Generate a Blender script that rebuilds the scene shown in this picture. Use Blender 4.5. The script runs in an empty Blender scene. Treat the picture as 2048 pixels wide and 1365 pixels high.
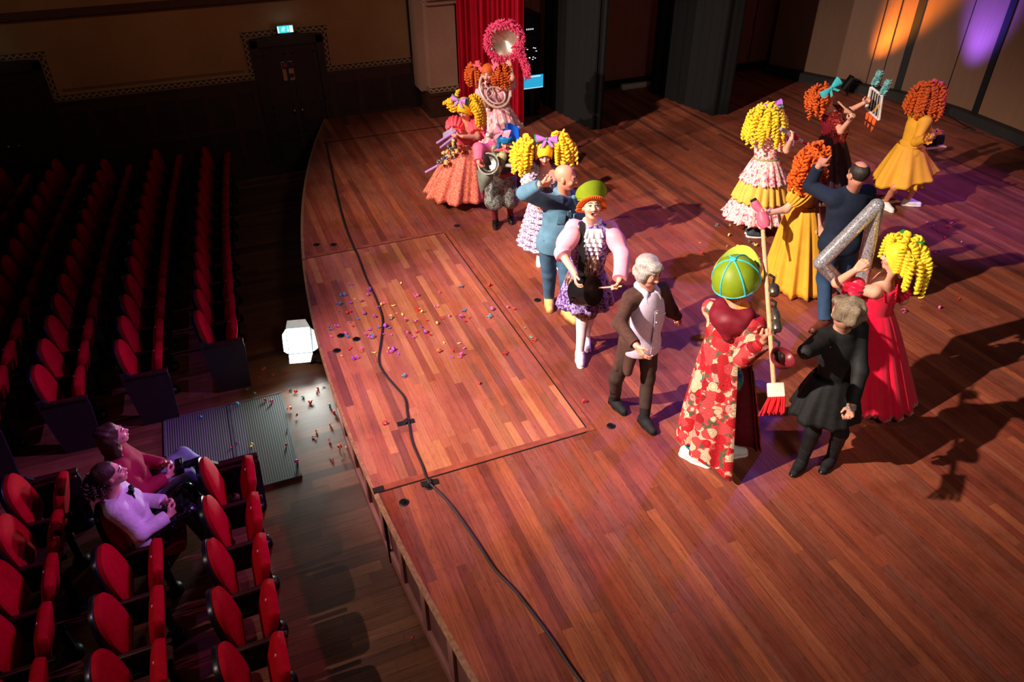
import bpy, math, random
import numpy as np
from mathutils import Vector, Matrix

sc = bpy.context.scene
col = sc.collection
PI = math.pi
ST = 0.92            # height of the stage floor above the hall floor
HC = 4.5 + ST        # camera height

# ------------------------------------------------------------------ camera, world, light, exposure
FPX = 1476.65        # focal length in pixels of the 2048 px wide frame
_yaw, _pit, _rol = 0.38236, 0.61789, -0.00818
_fw = np.array([math.sin(_yaw)*math.cos(_pit), math.cos(_yaw)*math.cos(_pit), -math.sin(_pit)])
_r0 = np.array([math.cos(_yaw), -math.sin(_yaw), 0.0])
_u0 = np.cross(_r0, _fw)
_rt = math.cos(_rol)*_r0 + math.sin(_rol)*_u0
_up = -math.sin(_rol)*_r0 + math.cos(_rol)*_u0
CAM = np.array([0.0, 0.0, HC])
cam = bpy.data.cameras.new('camera')
cam.sensor_width = 36.0
cam.lens = 36.0*FPX/2048.0
cam.clip_end = 200
co = bpy.data.objects.new('camera', cam)
col.objects.link(co)
co.matrix_world = Matrix(((_rt[0], _up[0], -_fw[0], CAM[0]), (_rt[1], _up[1], -_fw[1], CAM[1]),
                          (_rt[2], _up[2], -_fw[2], CAM[2]), (0, 0, 0, 1)))
sc.camera = co

w = bpy.data.worlds.new('world')
sc.world = w
w.use_nodes = True
w.node_tree.nodes['Background'].inputs[0].default_value = (0.05, 0.035, 0.05, 1)
w.node_tree.nodes['Background'].inputs[1].default_value = 0.11

sc.view_settings.view_transform = 'Standard'
sc.view_settings.look = 'None'
sc.view_settings.exposure = 0.0
sc.view_settings.gamma = 1.0
sc.view_settings.use_curve_mapping = False

def spot(name, loc, target, power, color, angle, blend=0.5, radius=0.08):
    l = bpy.data.lights.new(name, 'SPOT')
    l.energy = power
    l.color = color
    l.spot_size = math.radians(angle)
    l.spot_blend = blend
    l.shadow_soft_size = radius
    o = bpy.data.objects.new(name, l)
    col.objects.link(o)
    o.location = loc
    d = Vector(target) - Vector(loc)
    o.rotation_euler = d.to_track_quat('-Z', 'Y').to_euler()
    return o

# front-of-house key spots hung over the auditorium
for tgt, pw in (((4.9, 2.2, ST), 4200), ((5.0, 5.4, ST), 12500), ((6.0, 9.6, ST), 8000)):
    spot('key_spot', (-7.0, 3.9, ST+8.6), tgt, pw, (1.0, 0.80, 0.68), 33, 0.9, 0.08)
spot('wash_spot', (-5.0, 8.2, ST+6.0), (4.4, 10.2, ST+1.4), 2700, (1.0, 0.76, 0.66), 44, 0.9, 0.08)
spot('pool_spot', (-3.2, 6.0, ST+7.0), (2.4, 5.6, ST), 2300, (1.0, 0.62, 0.68), 34, 0.5, 0.08)
spot('key_spot', (-7.0, 3.9, ST+8.6), (0.5, 3.0, 0.1), 1500, (1.0, 0.78, 0.70), 24, 1.0, 0.08)
# soft warm fill from the near balcony
spot('fill_spot', (2.5, -2.5, ST+6.5), (4.4, 6.4, ST), 600, (1.0, 0.84, 0.74), 60, 1.0, 0.6)
# violet back light hung over the upstage edge
spot('violet_spot', (9.5, 8.5, ST+6.5), (2.6, 6.4, ST), 1500, (0.36, 0.12, 1.0), 46, 0.8, 0.08)
spot('violet_spot', (10.5, 5.0, ST+6.5), (9.3, 6.6, ST), 1500, (0.36, 0.12, 1.0), 34, 0.8, 0.08)
spot('violet_spot', (7.0, 3.8, ST+6.5), (-1.5, 5.9, 0.8), 2700, (0.52, 0.22, 1.0), 25, 0.9, 0.08)
spot('red_spot', (6.0, 4.2, ST+6.8), (-1.5, 4.5, 0.6), 620, (1.0, 0.12, 0.36), 36, 0.9, 0.1)
# dim warm fill spots, added out of view to brighten the far wall
spot('far_wall_fill', (-2.0, 9.6, 5.6), (-1.8, 13.75, 3.0), 42, (1.0, 0.68, 0.38), 62, 0.9, 0.25)
spot('far_wall_fill', (1.6, 9.6, 5.6), (1.6, 13.75, 3.0), 42, (1.0, 0.68, 0.38), 62, 0.9, 0.25)

# ------------------------------------------------------------------ pixel -> place helpers (a place on a real surface)
def ray(x, y):
    return _rt*((x-1024.0)/FPX) + _up*((682.5-y)/FPX) + _fw
def gnd(x, y, z=ST):
    d = ray(x, y)
    return CAM + d*((z-CAM[2])/d[2])
def at_y(x, y, Y):
    d = ray(x, y)
    return CAM + d*(Y/d[1])
_n = np.array([math.sin(_yaw), math.cos(_yaw), 0.0])
def at_d(x, y, D):
    d = ray(x, y)
    return CAM + d*(D/(_n@d))
def proj(p):
    q = np.asarray(p, float)-CAM
    zz = q@_fw
    return 1024+FPX*(q@_rt)/zz, 682.5-FPX*(q@_up)/zz

# ------------------------------------------------------------------ materials
MATS = {}
class NT:
    def __init__(s, name):
        s.m = bpy.data.materials.new(name)
        s.m.use_nodes = True
        s.t = s.m.node_tree
        s.b = s.t.nodes['Principled BSDF']
    def n(s, typ, **kw):
        nd = s.t.nodes.new(typ)
        ins = kw.pop('ins', {})
        for k, v in kw.items():
            setattr(nd, k, v)
        for k, v in ins.items():
            if isinstance(v, bpy.types.NodeSocket):
                s.t.links.new(v, nd.inputs[k])
            else:
                nd.inputs[k].default_value = v
        return nd
    def l(s, a, b):
        s.t.links.new(a, b)
    def math(s, op, a, b=0.0, c=None):
        ins = {0: a, 1: b}
        if c is not None:
            ins[2] = c
        return s.n('ShaderNodeMath', operation=op, ins=ins).outputs[0]
    def mix(s, f, a, b, mode='MIX'):
        nd = s.n('ShaderNodeMix', data_type='RGBA', blend_type=mode)
        for i, v in ((0, f), (6, a), (7, b)):
            if isinstance(v, bpy.types.NodeSocket):
                s.l(v, nd.inputs[i])
            else:
                nd.inputs[i].default_value = (v if not isinstance(v, tuple) or len(v) == 4 else v+(1,))
        return nd.outputs[2]
    def ramp(s, f, stops, interp='LINEAR'):
        nd = s.n('ShaderNodeValToRGB', ins={0: f})
        cr = nd.color_ramp
        cr.interpolation = interp
        while len(cr.elements) < len(stops):
            cr.elements.new(0.5)
        for e, (p, c) in zip(cr.elements, stops):
            e.position = p
            e.color = c if len(c) == 4 else c+(1,)
        return nd.outputs[0]
    def coord(s, kind='Object'):
        return s.n('ShaderNodeTexCoord').outputs[kind]
    def noise(s, scale, detail=3, vec=None, rough=0.55):
        nd = s.n('ShaderNodeTexNoise', ins={'Scale': scale, 'Detail': detail, 'Roughness': rough})
        s.l(vec if vec is not None else s.coord(), nd.inputs['Vector'])
        return nd.outputs['Fac']
    def bump(s, h, strength=0.3, dist=0.01):
        nd = s.n('ShaderNodeBump', ins={'Strength': strength, 'Distance': dist, 'Height': h})
        s.l(nd.outputs[0], s.b.inputs['Normal'])
    def base(s, c):
        if isinstance(c, bpy.types.NodeSocket):
            s.l(c, s.b.inputs['Base Color'])
        else:
            s.b.inputs['Base Color'].default_value = c if len(c) == 4 else c+(1,)

def lin(r, g, b):
    f = lambda v: (v/255/12.92) if v/255 <= 0.04045 else ((v/255+0.055)/1.055)**2.4
    return (f(r), f(g), f(b))

def mat(name, c, rough=0.7, metal=0.0, var=0.12, scale=18.0, bump=0.0, bscale=60.0, sheen=0.0, spec=0.35, coat=0.0):
    if name in MATS:
        return MATS[name]
    t = NT(name)
    t.b.inputs['Roughness'].default_value = rough
    t.b.inputs['Metallic'].default_value = metal
    t.b.inputs['Specular IOR Level'].default_value = spec
    if sheen:
        t.b.inputs['Sheen Weight'].default_value = sheen
    if coat:
        t.b.inputs['Coat Weight'].default_value = coat
        t.b.inputs['Coat Roughness'].default_value = 0.12
    f = t.noise(scale)
    dark = tuple(v*(1-var) for v in c)
    lite = tuple(min(1, v*(1+var)) for v in c)
    t.base(t.ramp(f, [(0.3, dark), (0.7, lite)]))
    if bump:
        t.bump(t.noise(bscale, 4), bump, 0.006)
    MATS[name] = t.m
    return t.m

def emat(name, c, strength):
    t = NT(name)
    t.base((0.02, 0.02, 0.02))
    t.b.inputs['Emission Color'].default_value = c+(1,)
    t.b.inputs['Emission Strength'].default_value = strength
    return t.m

def pattern(name, stops, scale=40, kind='noise', rough=0.6, metal=0.0, bump=0.2, spec=0.4, sharp=True, stretch=(1, 1, 1)):
    """printed fabric: colour bands cut out of a noise, a voronoi or a wave"""
    t = NT(name)
    t.b.inputs['Roughness'].default_value = rough
    t.b.inputs['Metallic'].default_value = metal
    t.b.inputs['Specular IOR Level'].default_value = spec
    mp = t.n('ShaderNodeMapping', ins={'Vector': t.coord(), 'Scale': stretch}).outputs[0]
    if kind == 'noise':
        f = t.noise(scale, 2, mp)
    elif kind == 'cell':
        v = t.n('ShaderNodeTexVoronoi', ins={'Scale': scale, 'Vector': mp})
        f = t.n('ShaderNodeSeparateColor', ins={0: v.outputs['Color']}).outputs[0]
    elif kind == 'dots':
        f = t.n('ShaderNodeTexVoronoi', ins={'Scale': scale, 'Vector': mp}).outputs['Distance']
    else:
        f = t.n('ShaderNodeTexWave', ins={'Scale': scale, 'Distortion': 3.0, 'Vector': mp}).outputs['Fac']
    t.base(t.ramp(f, stops, 'CONSTANT' if sharp else 'LINEAR'))
    if bump:
        t.bump(f, bump, 0.006)
    MATS[name] = t.m
    return t.m

def sequin(name, c, c2, scale=90, rough=0.22):
    t = NT(name)
    t.b.inputs['Metallic'].default_value = 0.45
    t.b.inputs['Specular IOR Level'].default_value = 0.9
    t.b.inputs['Roughness'].default_value = rough
    v = t.n('ShaderNodeTexVoronoi', ins={'Scale': scale, 'Vector': t.coord()})
    f = t.n('ShaderNodeSeparateColor', ins={0: v.outputs['Color']}).outputs[0]
    t.base(t.ramp(f, [(0.0, c), (0.6, c2), (0.95, tuple(min(1, x*1.4+0.1) for x in c2))]))
    nm = t.n('ShaderNodeTexVoronoi', ins={'Scale': scale, 'Vector': t.coord()})
    g = t.n('ShaderNodeSeparateColor', ins={0: nm.outputs['Color']}).outputs[1]
    t.bump(g, 0.9, 0.012)
    return t.m

def planks(name, tones, wid, length, along, gap=(0.02, 0.01, 0.008), rough=0.42, wear=0.5, streak=0.5, spec=0.4, gapw=0.03):
    """boards running along 'X' or 'Y', each board with a tone of its own"""
    t = NT(name)
    xyz = t.n('ShaderNodeSeparateXYZ', ins={0: t.coord()})
    a, b = (xyz.outputs[0], xyz.outputs[1]) if along == 'Y' else (xyz.outputs[1], xyz.outputs[0])
    u = t.math('DIVIDE', a, wid)
    row = t.math('FLOOR', u)
    rnd = t.n('ShaderNodeTexWhiteNoise', noise_dimensions='1D', ins={'W': row}).outputs['Value']
    v = t.math('ADD', t.math('DIVIDE', b, length), t.math('MULTIPLY', rnd, 7.31))
    cell = t.math('FLOOR', v)
    cmb = t.n('ShaderNodeCombineXYZ', ins={0: row, 1: cell, 2: 3.7}).outputs[0]
    wn = t.n('ShaderNodeTexWhiteNoise', noise_dimensions='3D', ins={'Vector': cmb})
    tone = t.ramp(wn.outputs['Value'], [(i/(len(tones)-1), c) for i, c in enumerate(tones)])
    # grain: long streaks along the board
    sx = (38, 1.2, 1) if along == 'Y' else (1.2, 38, 1)
    mp = t.n('ShaderNodeMapping', ins={'Vector': t.coord(), 'Scale': sx}).outputs[0]
    off = t.n('ShaderNodeVectorMath', operation='ADD', ins={0: mp, 1: wn.outputs['Color']}).outputs[0]
    gr = t.noise(1.6, 5, off, 0.6)
    c = t.mix(streak, tone, t.ramp(gr, [(0.25, (0.45, 0.40, 0.38)), (0.75, (1.25, 1.2, 1.15))]), 'MULTIPLY')
    blot = t.noise(1.3, 8, None, 0.68)
    c = t.mix(wear, c, t.ramp(blot, [(0.32, (0.62, 0.56, 0.54)), (0.5, (1.0, 1.0, 1.0)), (0.70, (1.22, 1.24, 1.3))]), 'MULTIPLY')
    sp = t.noise(70, 2, t.n('ShaderNodeMapping', ins={'Vector': t.coord(), 'Scale': (1.0, 0.25, 1) if along == 'Y' else (0.25, 1.0, 1)}).outputs[0])
    c = t.mix(wear*0.7, c, t.ramp(sp, [(0.28, (0.5, 0.45, 0.42)), (0.42, (1.0, 1.0, 1.0)), (0.68, (1.0, 1.0, 1.0)), (0.80, (1.35, 1.35, 1.4))]), 'MULTIPLY')
    # seams
    fu = t.math('FRACT', u)
    du = t.math('MINIMUM', fu, t.math('SUBTRACT', 1.0, fu))
    fv = t.math('FRACT', v)
    dv = t.math('MULTIPLY', t.math('MINIMUM', fv, t.math('SUBTRACT', 1.0, fv)), length/wid)
    edge = t.math('LESS_THAN', t.math('MINIMUM', du, t.math('MULTIPLY', dv, 1.6)), gapw)
    seam_on = t.math('MULTIPLY', edge, t.math('GREATER_THAN', t.noise(3.1, 2), 0.5))
    c = t.mix(t.math('MULTIPLY', seam_on, 0.6), c, gap+(1,))
    t.base(c)
    sr = t.noise(2.3, 6)
    t.l(t.ramp(sr, [(0.3, (rough-0.1,)*3), (0.7, (rough+0.14,)*3)]), t.b.inputs['Roughness'])
    t.b.inputs['Specular IOR Level'].default_value = spec
    t.bump(t.math('SUBTRACT', t.math('MULTIPLY', gr, 0.4), seam_on), 0.12, 0.004)
    return t.m

# ------------------------------------------------------------------ mesh building
class MB:
    """collects geometry in world coordinates; build() links it as one mesh object"""
    def __init__(s):
        s.v, s.f, s.n, s.mi = [], [], 0, []
    def add(s, v, f, mi=0):
        v = np.asarray(v, float)
        s.v.append(v)
        for q in f:
            s.f.append([i+s.n for i in q])
            s.mi.append(mi)
        s.n += len(v)
        return s
    def box(s, c, h, R=None, mi=0, taper=1.0):
        p = np.array([(x, y, z) for z in (-1, 1) for y in (-1, 1) for x in (-1, 1)], float)*np.asarray(h, float)
        p[4:, :2] *= taper
        if R is not None:
            p = p@np.asarray(R, float).T
        return s.add(p+np.asarray(c, float), [(0, 2, 3, 1), (4, 5, 7, 6), (0, 1, 5, 4), (2, 6, 7, 3), (0, 4, 6, 2), (1, 3, 7, 5)], mi)
    def rbox(s, c, h, R=None, r=0.02, mi=0):
        """box with chamfered vertical-profile edges (rounded in all three planes)"""
        h = np.asarray(h, float)
        r = min(r, h.min()*0.95)
        pts, fs = [], []
        lev = [(-h[2], r), (-h[2]+r*0.3, r*0.3), (-h[2]+r, 0), (h[2]-r, 0), (h[2]-r*0.3, r*0.3), (h[2], r)]
        ring = []
        for z, ins in lev:
            hx, hy = h[0]-ins, h[1]-ins
            q = r*0.8
            for sx, sy, st in ((1, 1, 0), (-1, 1, 1), (-1, -1, 2), (1, -1, 3)):
                for k in range(4):
                    a = st*PI/2 + k*PI/6
                    ring.append((sx*(hx-q)+q*math.cos(a), sy*(hy-q)+q*math.sin(a), z))
        n = 16
        for L in range(5):
            for i in range(n):
                fs.append((L*n+i, L*n+(i+1) % n, (L+1)*n+(i+1) % n, (L+1)*n+i))
        fs.append(tuple(range(n-1, -1, -1)))
        fs.append(tuple(range(5*n, 6*n)))
        p = np.array(ring)
        if R is not None:
            p = p@np.asarray(R, float).T
        return s.add(p+np.asarray(c, float), fs, mi)
    def tube(s, path, r, sides=8, closed=False, mi=0, caps=True, flat=1.0):
        P = np.asarray(path, float)
        n = len(P)
        T = np.roll(P, -1, 0)-np.roll(P, 1, 0)
        if not closed:
            T[0], T[-1] = P[1]-P[0], P[-1]-P[-2]
        T /= np.linalg.norm(T, axis=1)[:, None]+1e-12
        a = np.array([0, 0, 1.0]) if abs(T[0][2]) < 0.9 else np.array([1.0, 0, 0])
        N = np.cross(a, T[0]); N /= np.linalg.norm(N)
        rr = np.broadcast_to(np.asarray(r, float), (n,))
        ang = np.arange(sides)*2*PI/sides
        ca, sa = np.cos(ang)[:, None], np.sin(ang)[:, None]*flat
        V = []
        for i in range(n):
            N = N-T[i]*(N@T[i]); N /= np.linalg.norm(N)+1e-12
            B = np.cross(T[i], N)
            V.append(P[i]+rr[i]*(ca*N+sa*B))
        fs = []
        m = n if closed else n-1
        for i in range(m):
            j = (i+1) % n
            for k in range(sides):
                k2 = (k+1) % sides
                fs.append((i*sides+k, i*sides+k2, j*sides+k2, j*sides+k))
        if caps and not closed:
            fs.append(tuple(range(sides-1, -1, -1)))
            fs.append(tuple((n-1)*sides+k for k in range(sides)))
        return s.add(np.concatenate(V), fs, mi)
    def lathe(s, prof, c, R=None, sides=24, mi=0, fold=0, famp=0.0):
        """profile of (radius, height) turned about the local z axis"""
        P = []
        ang = np.arange(sides)*2*PI/sides
        for r, z in prof:
            q = r*(1+famp*np.cos(ang*fold)) if fold else np.full(sides, r)
            P.append(np.stack([q*np.cos(ang), q*np.sin(ang), np.full(sides, z)], 1))
        fs = []
        for i in range(len(prof)-1):
            for k in range(sides):
                k2 = (k+1) % sides
                fs.append((i*sides+k, i*sides+k2, (i+1)*sides+k2, (i+1)*sides+k))
        fs.append(tuple(range(sides-1, -1, -1)))
        fs.append(tuple((len(prof)-1)*sides+k for k in range(sides)))
        p = np.concatenate(P)
        if R is not None:
            p = p@np.asarray(R, float).T
        return s.add(p+np.asarray(c, float), fs, mi)
    def ball(s, c, r, R=None, nu=14, nv=9, mi=0):
        r = np.broadcast_to(np.asarray(r, float), (3,))
        P, fs = [], []
        for j in range(nv+1):
            th = PI*j/nv
            for i in range(nu):
                a = 2*PI*i/nu
                P.append((math.sin(th)*math.cos(a), math.sin(th)*math.sin(a), math.cos(th)))
        for j in range(nv):
            for i in range(nu):
                i2 = (i+1) % nu
                fs.append((j*nu+i, (j+1)*nu+i, (j+1)*nu+i2, j*nu+i2))
        p = np.array(P)*r
        if R is not None:
            p = p@np.asarray(R, float).T
        return s.add(p+np.asarray(c, float), fs, mi)
    def sheet(s, rows, th=0.006, mi=0):
        """a grid of points given as rows; gets real thickness"""
        G = np.asarray(rows, float)
        n, m, _ = G.shape
        du = np.gradient(G, axis=0); dv = np.gradient(G, axis=1)
        N = np.cross(du, dv); N /= np.linalg.norm(N, axis=2)[..., None]+1e-12
        A = (G+N*th/2).reshape(-1, 3); B = (G-N*th/2).reshape(-1, 3)
        fs = []
        o = n*m
        for i in range(n-1):
            for j in range(m-1):
                a, b, c, d = i*m+j, i*m+j+1, (i+1)*m+j+1, (i+1)*m+j
                fs.append((a, d, c, b)); fs.append((o+a, o+b, o+c, o+d))
        rim = [j for j in range(m)]+[i*m+m-1 for i in range(1, n)]+[(n-1)*m+j for j in range(m-2, -1, -1)]+[i*m for i in range(n-2, 0, -1)]
        for k in range(len(rim)):
            a, b = rim[k], rim[(k+1) % len(rim)]
            fs.append((a, b, o+b, o+a))
        return s.add(np.concatenate([A, B]), fs, mi)
    def build(s, name, mats, parent=None, smooth=True, attr=None):
        v = np.concatenate(s.v) if len(s.v) else np.zeros((0, 3))
        o = link_mesh(name, v, s.f, mats, parent, smooth, s.mi)
        return o

def link_mesh(name, v, faces, mats, parent=None, smooth=True, mi=None, colors=None):
    me = bpy.data.meshes.new(name)
    loc = np.array(world_loc(parent)) if parent is not None else np.zeros(3)
    v = np.asarray(v, np.float32)-loc.astype(np.float32)
    if isinstance(faces, np.ndarray):
        nf = len(faces); k = faces.shape[1]
        me.vertices.add(len(v)); me.vertices.foreach_set('co', v.ravel())
        me.loops.add(nf*k); me.loops.foreach_set('vertex_index', faces.astype(np.int32).ravel())
        me.polygons.add(nf)
        me.polygons.foreach_set('loop_start', np.arange(nf, dtype=np.int32)*k)
        me.polygons.foreach_set('loop_total', np.full(nf, k, np.int32))
        me.update(calc_edges=True)
    else:
        me.from_pydata(v.tolist(), [], faces)
        me.update()
    mats = mats if isinstance(mats, (list, tuple)) else [mats]
    for m in mats:
        me.materials.append(m)
    if mi is not None and len(mats) > 1:
        me.polygons.foreach_set('material_index', np.asarray(mi, np.int32))
    me.polygons.foreach_set('use_smooth', np.full(len(me.polygons), bool(smooth)))
    if colors is not None:
        at = me.color_attributes.new('tint', 'FLOAT_COLOR', 'POINT')
        c = np.ones((len(v), 4), np.float32); c[:, :3] = colors
        at.data.foreach_set('color', c.ravel())
    if smooth and not isinstance(faces, np.ndarray):
        me.set_sharp_from_angle(angle=math.radians(42))
    o = bpy.data.objects.new(name, me)
    col.objects.link(o)
    if parent is not None:
        o.parent = parent
    return o

_LOC = {}
def world_loc(o):
    l = np.zeros(3)
    while o is not None:
        l += np.array(o.location)
        o = o.parent
    return l

def tag(o, label, cat, group=None, kind=None):
    o['label'] = label
    o['category'] = cat
    if group:
        o['group'] = group
    if kind:
        o['kind'] = kind
    return o
def struct(o, label=None, cat=None):
    o['kind'] = 'structure'
    if label:
        o['label'] = label
        o['category'] = cat
    return o
def thing(name, label, cat, loc, group=None):
    o = bpy.data.objects.new(name, None)
    col.objects.link(o)
    o.location = tuple(float(x) for x in loc)
    o.empty_display_size = 0.1
    return tag(o, label, cat, group)

def nrm(v):
    v = np.asarray(v, float)
    return v/(np.linalg.norm(v)+1e-12)
def az(deg):
    a = math.radians(deg)
    return np.array([math.cos(a), math.sin(a), 0.0])
def frame(f, u=(0, 0, 1)):
    """columns: right, forward, up"""
    f = nrm(f); u = np.asarray(u, float)
    r = nrm(np.cross(f, u)); u = np.cross(r, f)
    return np.stack([r, f, u], 1)

# ------------------------------------------------------------------ smooth solids: union of rounded shapes, meshed as one surface
class Solid:
    def __init__(s, h=0.008):
        s.h = h; s.p = []
    def cap(s, a, b, ra, rb=None, k=0.03, clip_a=None, clip_b=None, op=1):
        rb = ra if rb is None else rb
        s.p.append(('c', np.asarray(a, float), np.asarray(b, float), ra, rb, k, clip_a, clip_b, op)); return s
    def ell(s, c, r, R=None, k=0.03, op=1):
        s.p.append(('e', np.asarray(c, float), np.broadcast_to(np.asarray(r, float), (3,)), np.eye(3) if R is None else np.asarray(R, float), k, op)); return s
    def cut(s, c, n):
        """keep only the side the normal points away from"""
        s.p.append(('h', np.asarray(c, float), nrm(n))); return s
    def bb(s, q):
        if q[0] == 'c':
            m = max(q[3], q[4])
            return np.minimum(q[1], q[2])-m, np.maximum(q[1], q[2])+m
        e = np.abs(q[3])@q[2]
        return q[1]-e, q[1]+e
    def mesh(s):
        h = s.h
        B = [s.bb(q) for q in s.p if q[0] in 'ce' and q[-1] == 1]
        lo = np.min([b[0] for b in B], 0)-4*h-0.01; hi = np.max([b[1] for b in B], 0)+4*h+0.01
        n = np.ceil((hi-lo)/h).astype(int)+1
        A = np.full(n, 9.0, np.float32)
        ax = [lo[i]+np.arange(n[i])*h for i in range(3)]
        for q in s.p:
            if q[0] == 'h':
                d = ((ax[0]-q[1][0])*q[2][0])[:, None, None]+((ax[1]-q[1][1])*q[2][1])[None, :, None]+((ax[2]-q[1][2])*q[2][2])[None, None, :]
                np.maximum(A, d.astype(np.float32), out=A); continue
            k, op = (q[5], q[8]) if q[0] == 'c' else (q[4], q[5])
            b0, b1 = s.bb(q)
            mg = k+3*h
            i0 = np.clip(np.floor((b0-mg-lo)/h).astype(int), 0, n); i1 = np.clip(np.ceil((b1+mg-lo)/h).astype(int)+1, 0, n)
            if np.any(i1 <= i0):
                continue
            sl = tuple(slice(i0[i], i1[i]) for i in range(3))
            X = ax[0][sl[0]].astype(np.float32)[:, None, None]; Y = ax[1][sl[1]].astype(np.float32)[None, :, None]; Z = ax[2][sl[2]].astype(np.float32)[None, None, :]
            if q[0] == 'c':
                a, b, ra, rb = q[1], q[2], q[3], q[4]
                ba = b-a; L2 = float(ba@ba)+1e-12
                t = ((X-a[0])*ba[0]+(Y-a[1])*ba[1]+(Z-a[2])*ba[2])/L2
                tc = np.clip(t, 0, 1)
                d = np.sqrt((X-a[0]-tc*ba[0])**2+(Y-a[1]-tc*ba[1])**2+(Z-a[2]-tc*ba[2])**2)-(ra+(rb-ra)*tc)
                L = math.sqrt(L2)
                if q[6] is not None:
                    d = np.maximum(d, (-t)*L-q[6])
                if q[7] is not None:
                    d = np.maximum(d, (t-1)*L-q[7])
            else:
                c, r, R = q[1], q[2], q[3]
                x, y, z = X-c[0], Y-c[1], Z-c[2]
                p = [(R[0, i]*x+R[1, i]*y+R[2, i]*z)/r[i] for i in range(3)]
                k0 = np.sqrt(p[0]**2+p[1]**2+p[2]**2)
                k1 = np.sqrt((p[0]/r[0])**2+(p[1]/r[1])**2+(p[2]/r[2])**2)+1e-9
                d = k0*(k0-1)/k1
            d = d.astype(np.float32)
            S = A[sl]
            if op == 1:
                hh = np.maximum(k-np.abs(S-d), 0)/max(k, 1e-6)
                A[sl] = np.minimum(S, d)-hh*hh*k*0.25
            else:
                d = -d
                hh = np.maximum(k-np.abs(S-d), 0)/max(k, 1e-6)
                A[sl] = np.maximum(S, d)+hh*hh*k*0.25
        return surf_net(A, lo, h)

def surf_net(A, lo, h):
    I = A < 0
    nx, ny, nz = A.shape
    cnt = np.zeros((nx-1, ny-1, nz-1), np.uint8)
    for dx in (0, 1):
        for dy in (0, 1):
            for dz in (0, 1):
                cnt += I[dx:nx-1+dx, dy:ny-1+dy, dz:nz-1+dz]
    act = (cnt > 0) & (cnt < 8)
    idx = np.argwhere(act)
    m = len(idx)
    vid = np.full(act.shape, -1, np.int32)
    vid[act] = np.arange(m)
    acc = np.zeros((m, 3)); num = np.zeros(m)
    cor = {}
    for c in [(a, b, d) for a in (0, 1) for b in (0, 1) for d in (0, 1)]:
        cor[c] = A[idx[:, 0]+c[0], idx[:, 1]+c[1], idx[:, 2]+c[2]].astype(float)
    for axis in range(3):
        for o1 in (0, 1):
            for o2 in (0, 1):
                c0 = [0, 0, 0]; oth = [i for i in range(3) if i != axis]
                c0[oth[0]], c0[oth[1]] = o1, o2
                c1 = list(c0); c1[axis] = 1
                va, vb = cor[tuple(c0)], cor[tuple(c1)]
                cr = (va < 0) != (vb < 0)
                t = np.where(cr, va/(va-vb+1e-20), 0)
                P = np.tile(np.array(c0, float), (m, 1)); P[:, axis] = t
                acc += P*cr[:, None]; num += cr
    V = lo+(idx+acc/np.maximum(num, 1)[:, None])*h
    F = []
    for axis in range(3):
        oth = [i for i in range(3) if i != axis]
        s0 = [slice(None)]*3; s1 = [slice(None)]*3
        s0[axis] = slice(0, -1); s1[axis] = slice(1, None)
        e = I[tuple(s0)] != I[tuple(s1)]
        q = np.argwhere(e)
        ok = (q[:, oth[0]] > 0) & (q[:, oth[1]] > 0) & (q[:, oth[0]] < A.shape[oth[0]]-1) & (q[:, oth[1]] < A.shape[oth[1]]-1)
        q = q[ok]
        ins = I[q[:, 0], q[:, 1], q[:, 2]]
        def at(a, b):
            r = q.copy(); r[:, oth[0]] -= a; r[:, oth[1]] -= b
            return vid[r[:, 0], r[:, 1], r[:, 2]]
        quad = np.stack([at(1, 1), at(0, 1), at(0, 0), at(1, 0)], 1)
        flip = ins if axis != 1 else ~ins
        quad[~flip] = quad[~flip][:, ::-1]
        F.append(quad)
    return V, np.concatenate(F)

def vnormals(V, F):
    n = np.cross(V[F[:, 2]]-V[F[:, 0]], V[F[:, 3]]-V[F[:, 1]])
    N = np.zeros_like(V)
    for i in range(4):
        np.add.at(N, F[:, i], n)
    return N/(np.linalg.norm(N, axis=1)[:, None]+1e-12)

def wrinkle(V, F, amp, freq=28.0, seed=0, stretch=(1, 1, 0.45)):
    """cloth wrinkles: a real displacement along the normals"""
    rs = np.random.RandomState(seed)
    N = vnormals(V, F)
    d = np.zeros(len(V))
    for i in range(7):
        k = nrm(rs.randn(3))*freq*(0.5+rs.rand())*np.array(stretch)
        d += np.sin(V@k+rs.rand()*6.28+1.3*np.sin(V@(k[[1, 2, 0]]*0.45)))
    return V+N*(amp*d/3.0)[:, None]
# ------------------------------------------------------------------ people
def skin_mat():
    t = NT('skin')
    a = t.n('ShaderNodeAttribute', attribute_name='tint')
    f = t.noise(22, 3)
    t.base(t.mix(0.25, a.outputs['Color'], t.ramp(f, [(0.3, (0.86, 0.80, 0.78)), (0.7, (1.08, 1.06, 1.05))]), 'MULTIPLY'))
    t.b.inputs['Roughness'].default_value = 0.48
    t.b.inputs['Subsurface Weight'].default_value = 0.06
    t.b.inputs['Subsurface Radius'].default_value = (0.02, 0.008, 0.005)
    return t.m
SKIN = skin_mat()
EYE = [mat('eye_white', (0.8, 0.78, 0.75), 0.25, var=0.02), mat('iris', (0.05, 0.035, 0.025), 0.2, var=0.05)]
LIPS = mat('lip_red', (0.48, 0.05, 0.06), 0.35)
LIPN = mat('lip_natural', (0.50, 0.18, 0.15), 0.45)
TEETH = mat('teeth', (0.80, 0.76, 0.68), 0.3, var=0.03)
MOUTH = mat('mouth_dark', (0.10, 0.02, 0.02), 0.5)
BROW = {}
M_lash = mat('eyelash', (0.02, 0.012, 0.01), 0.6)

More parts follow.
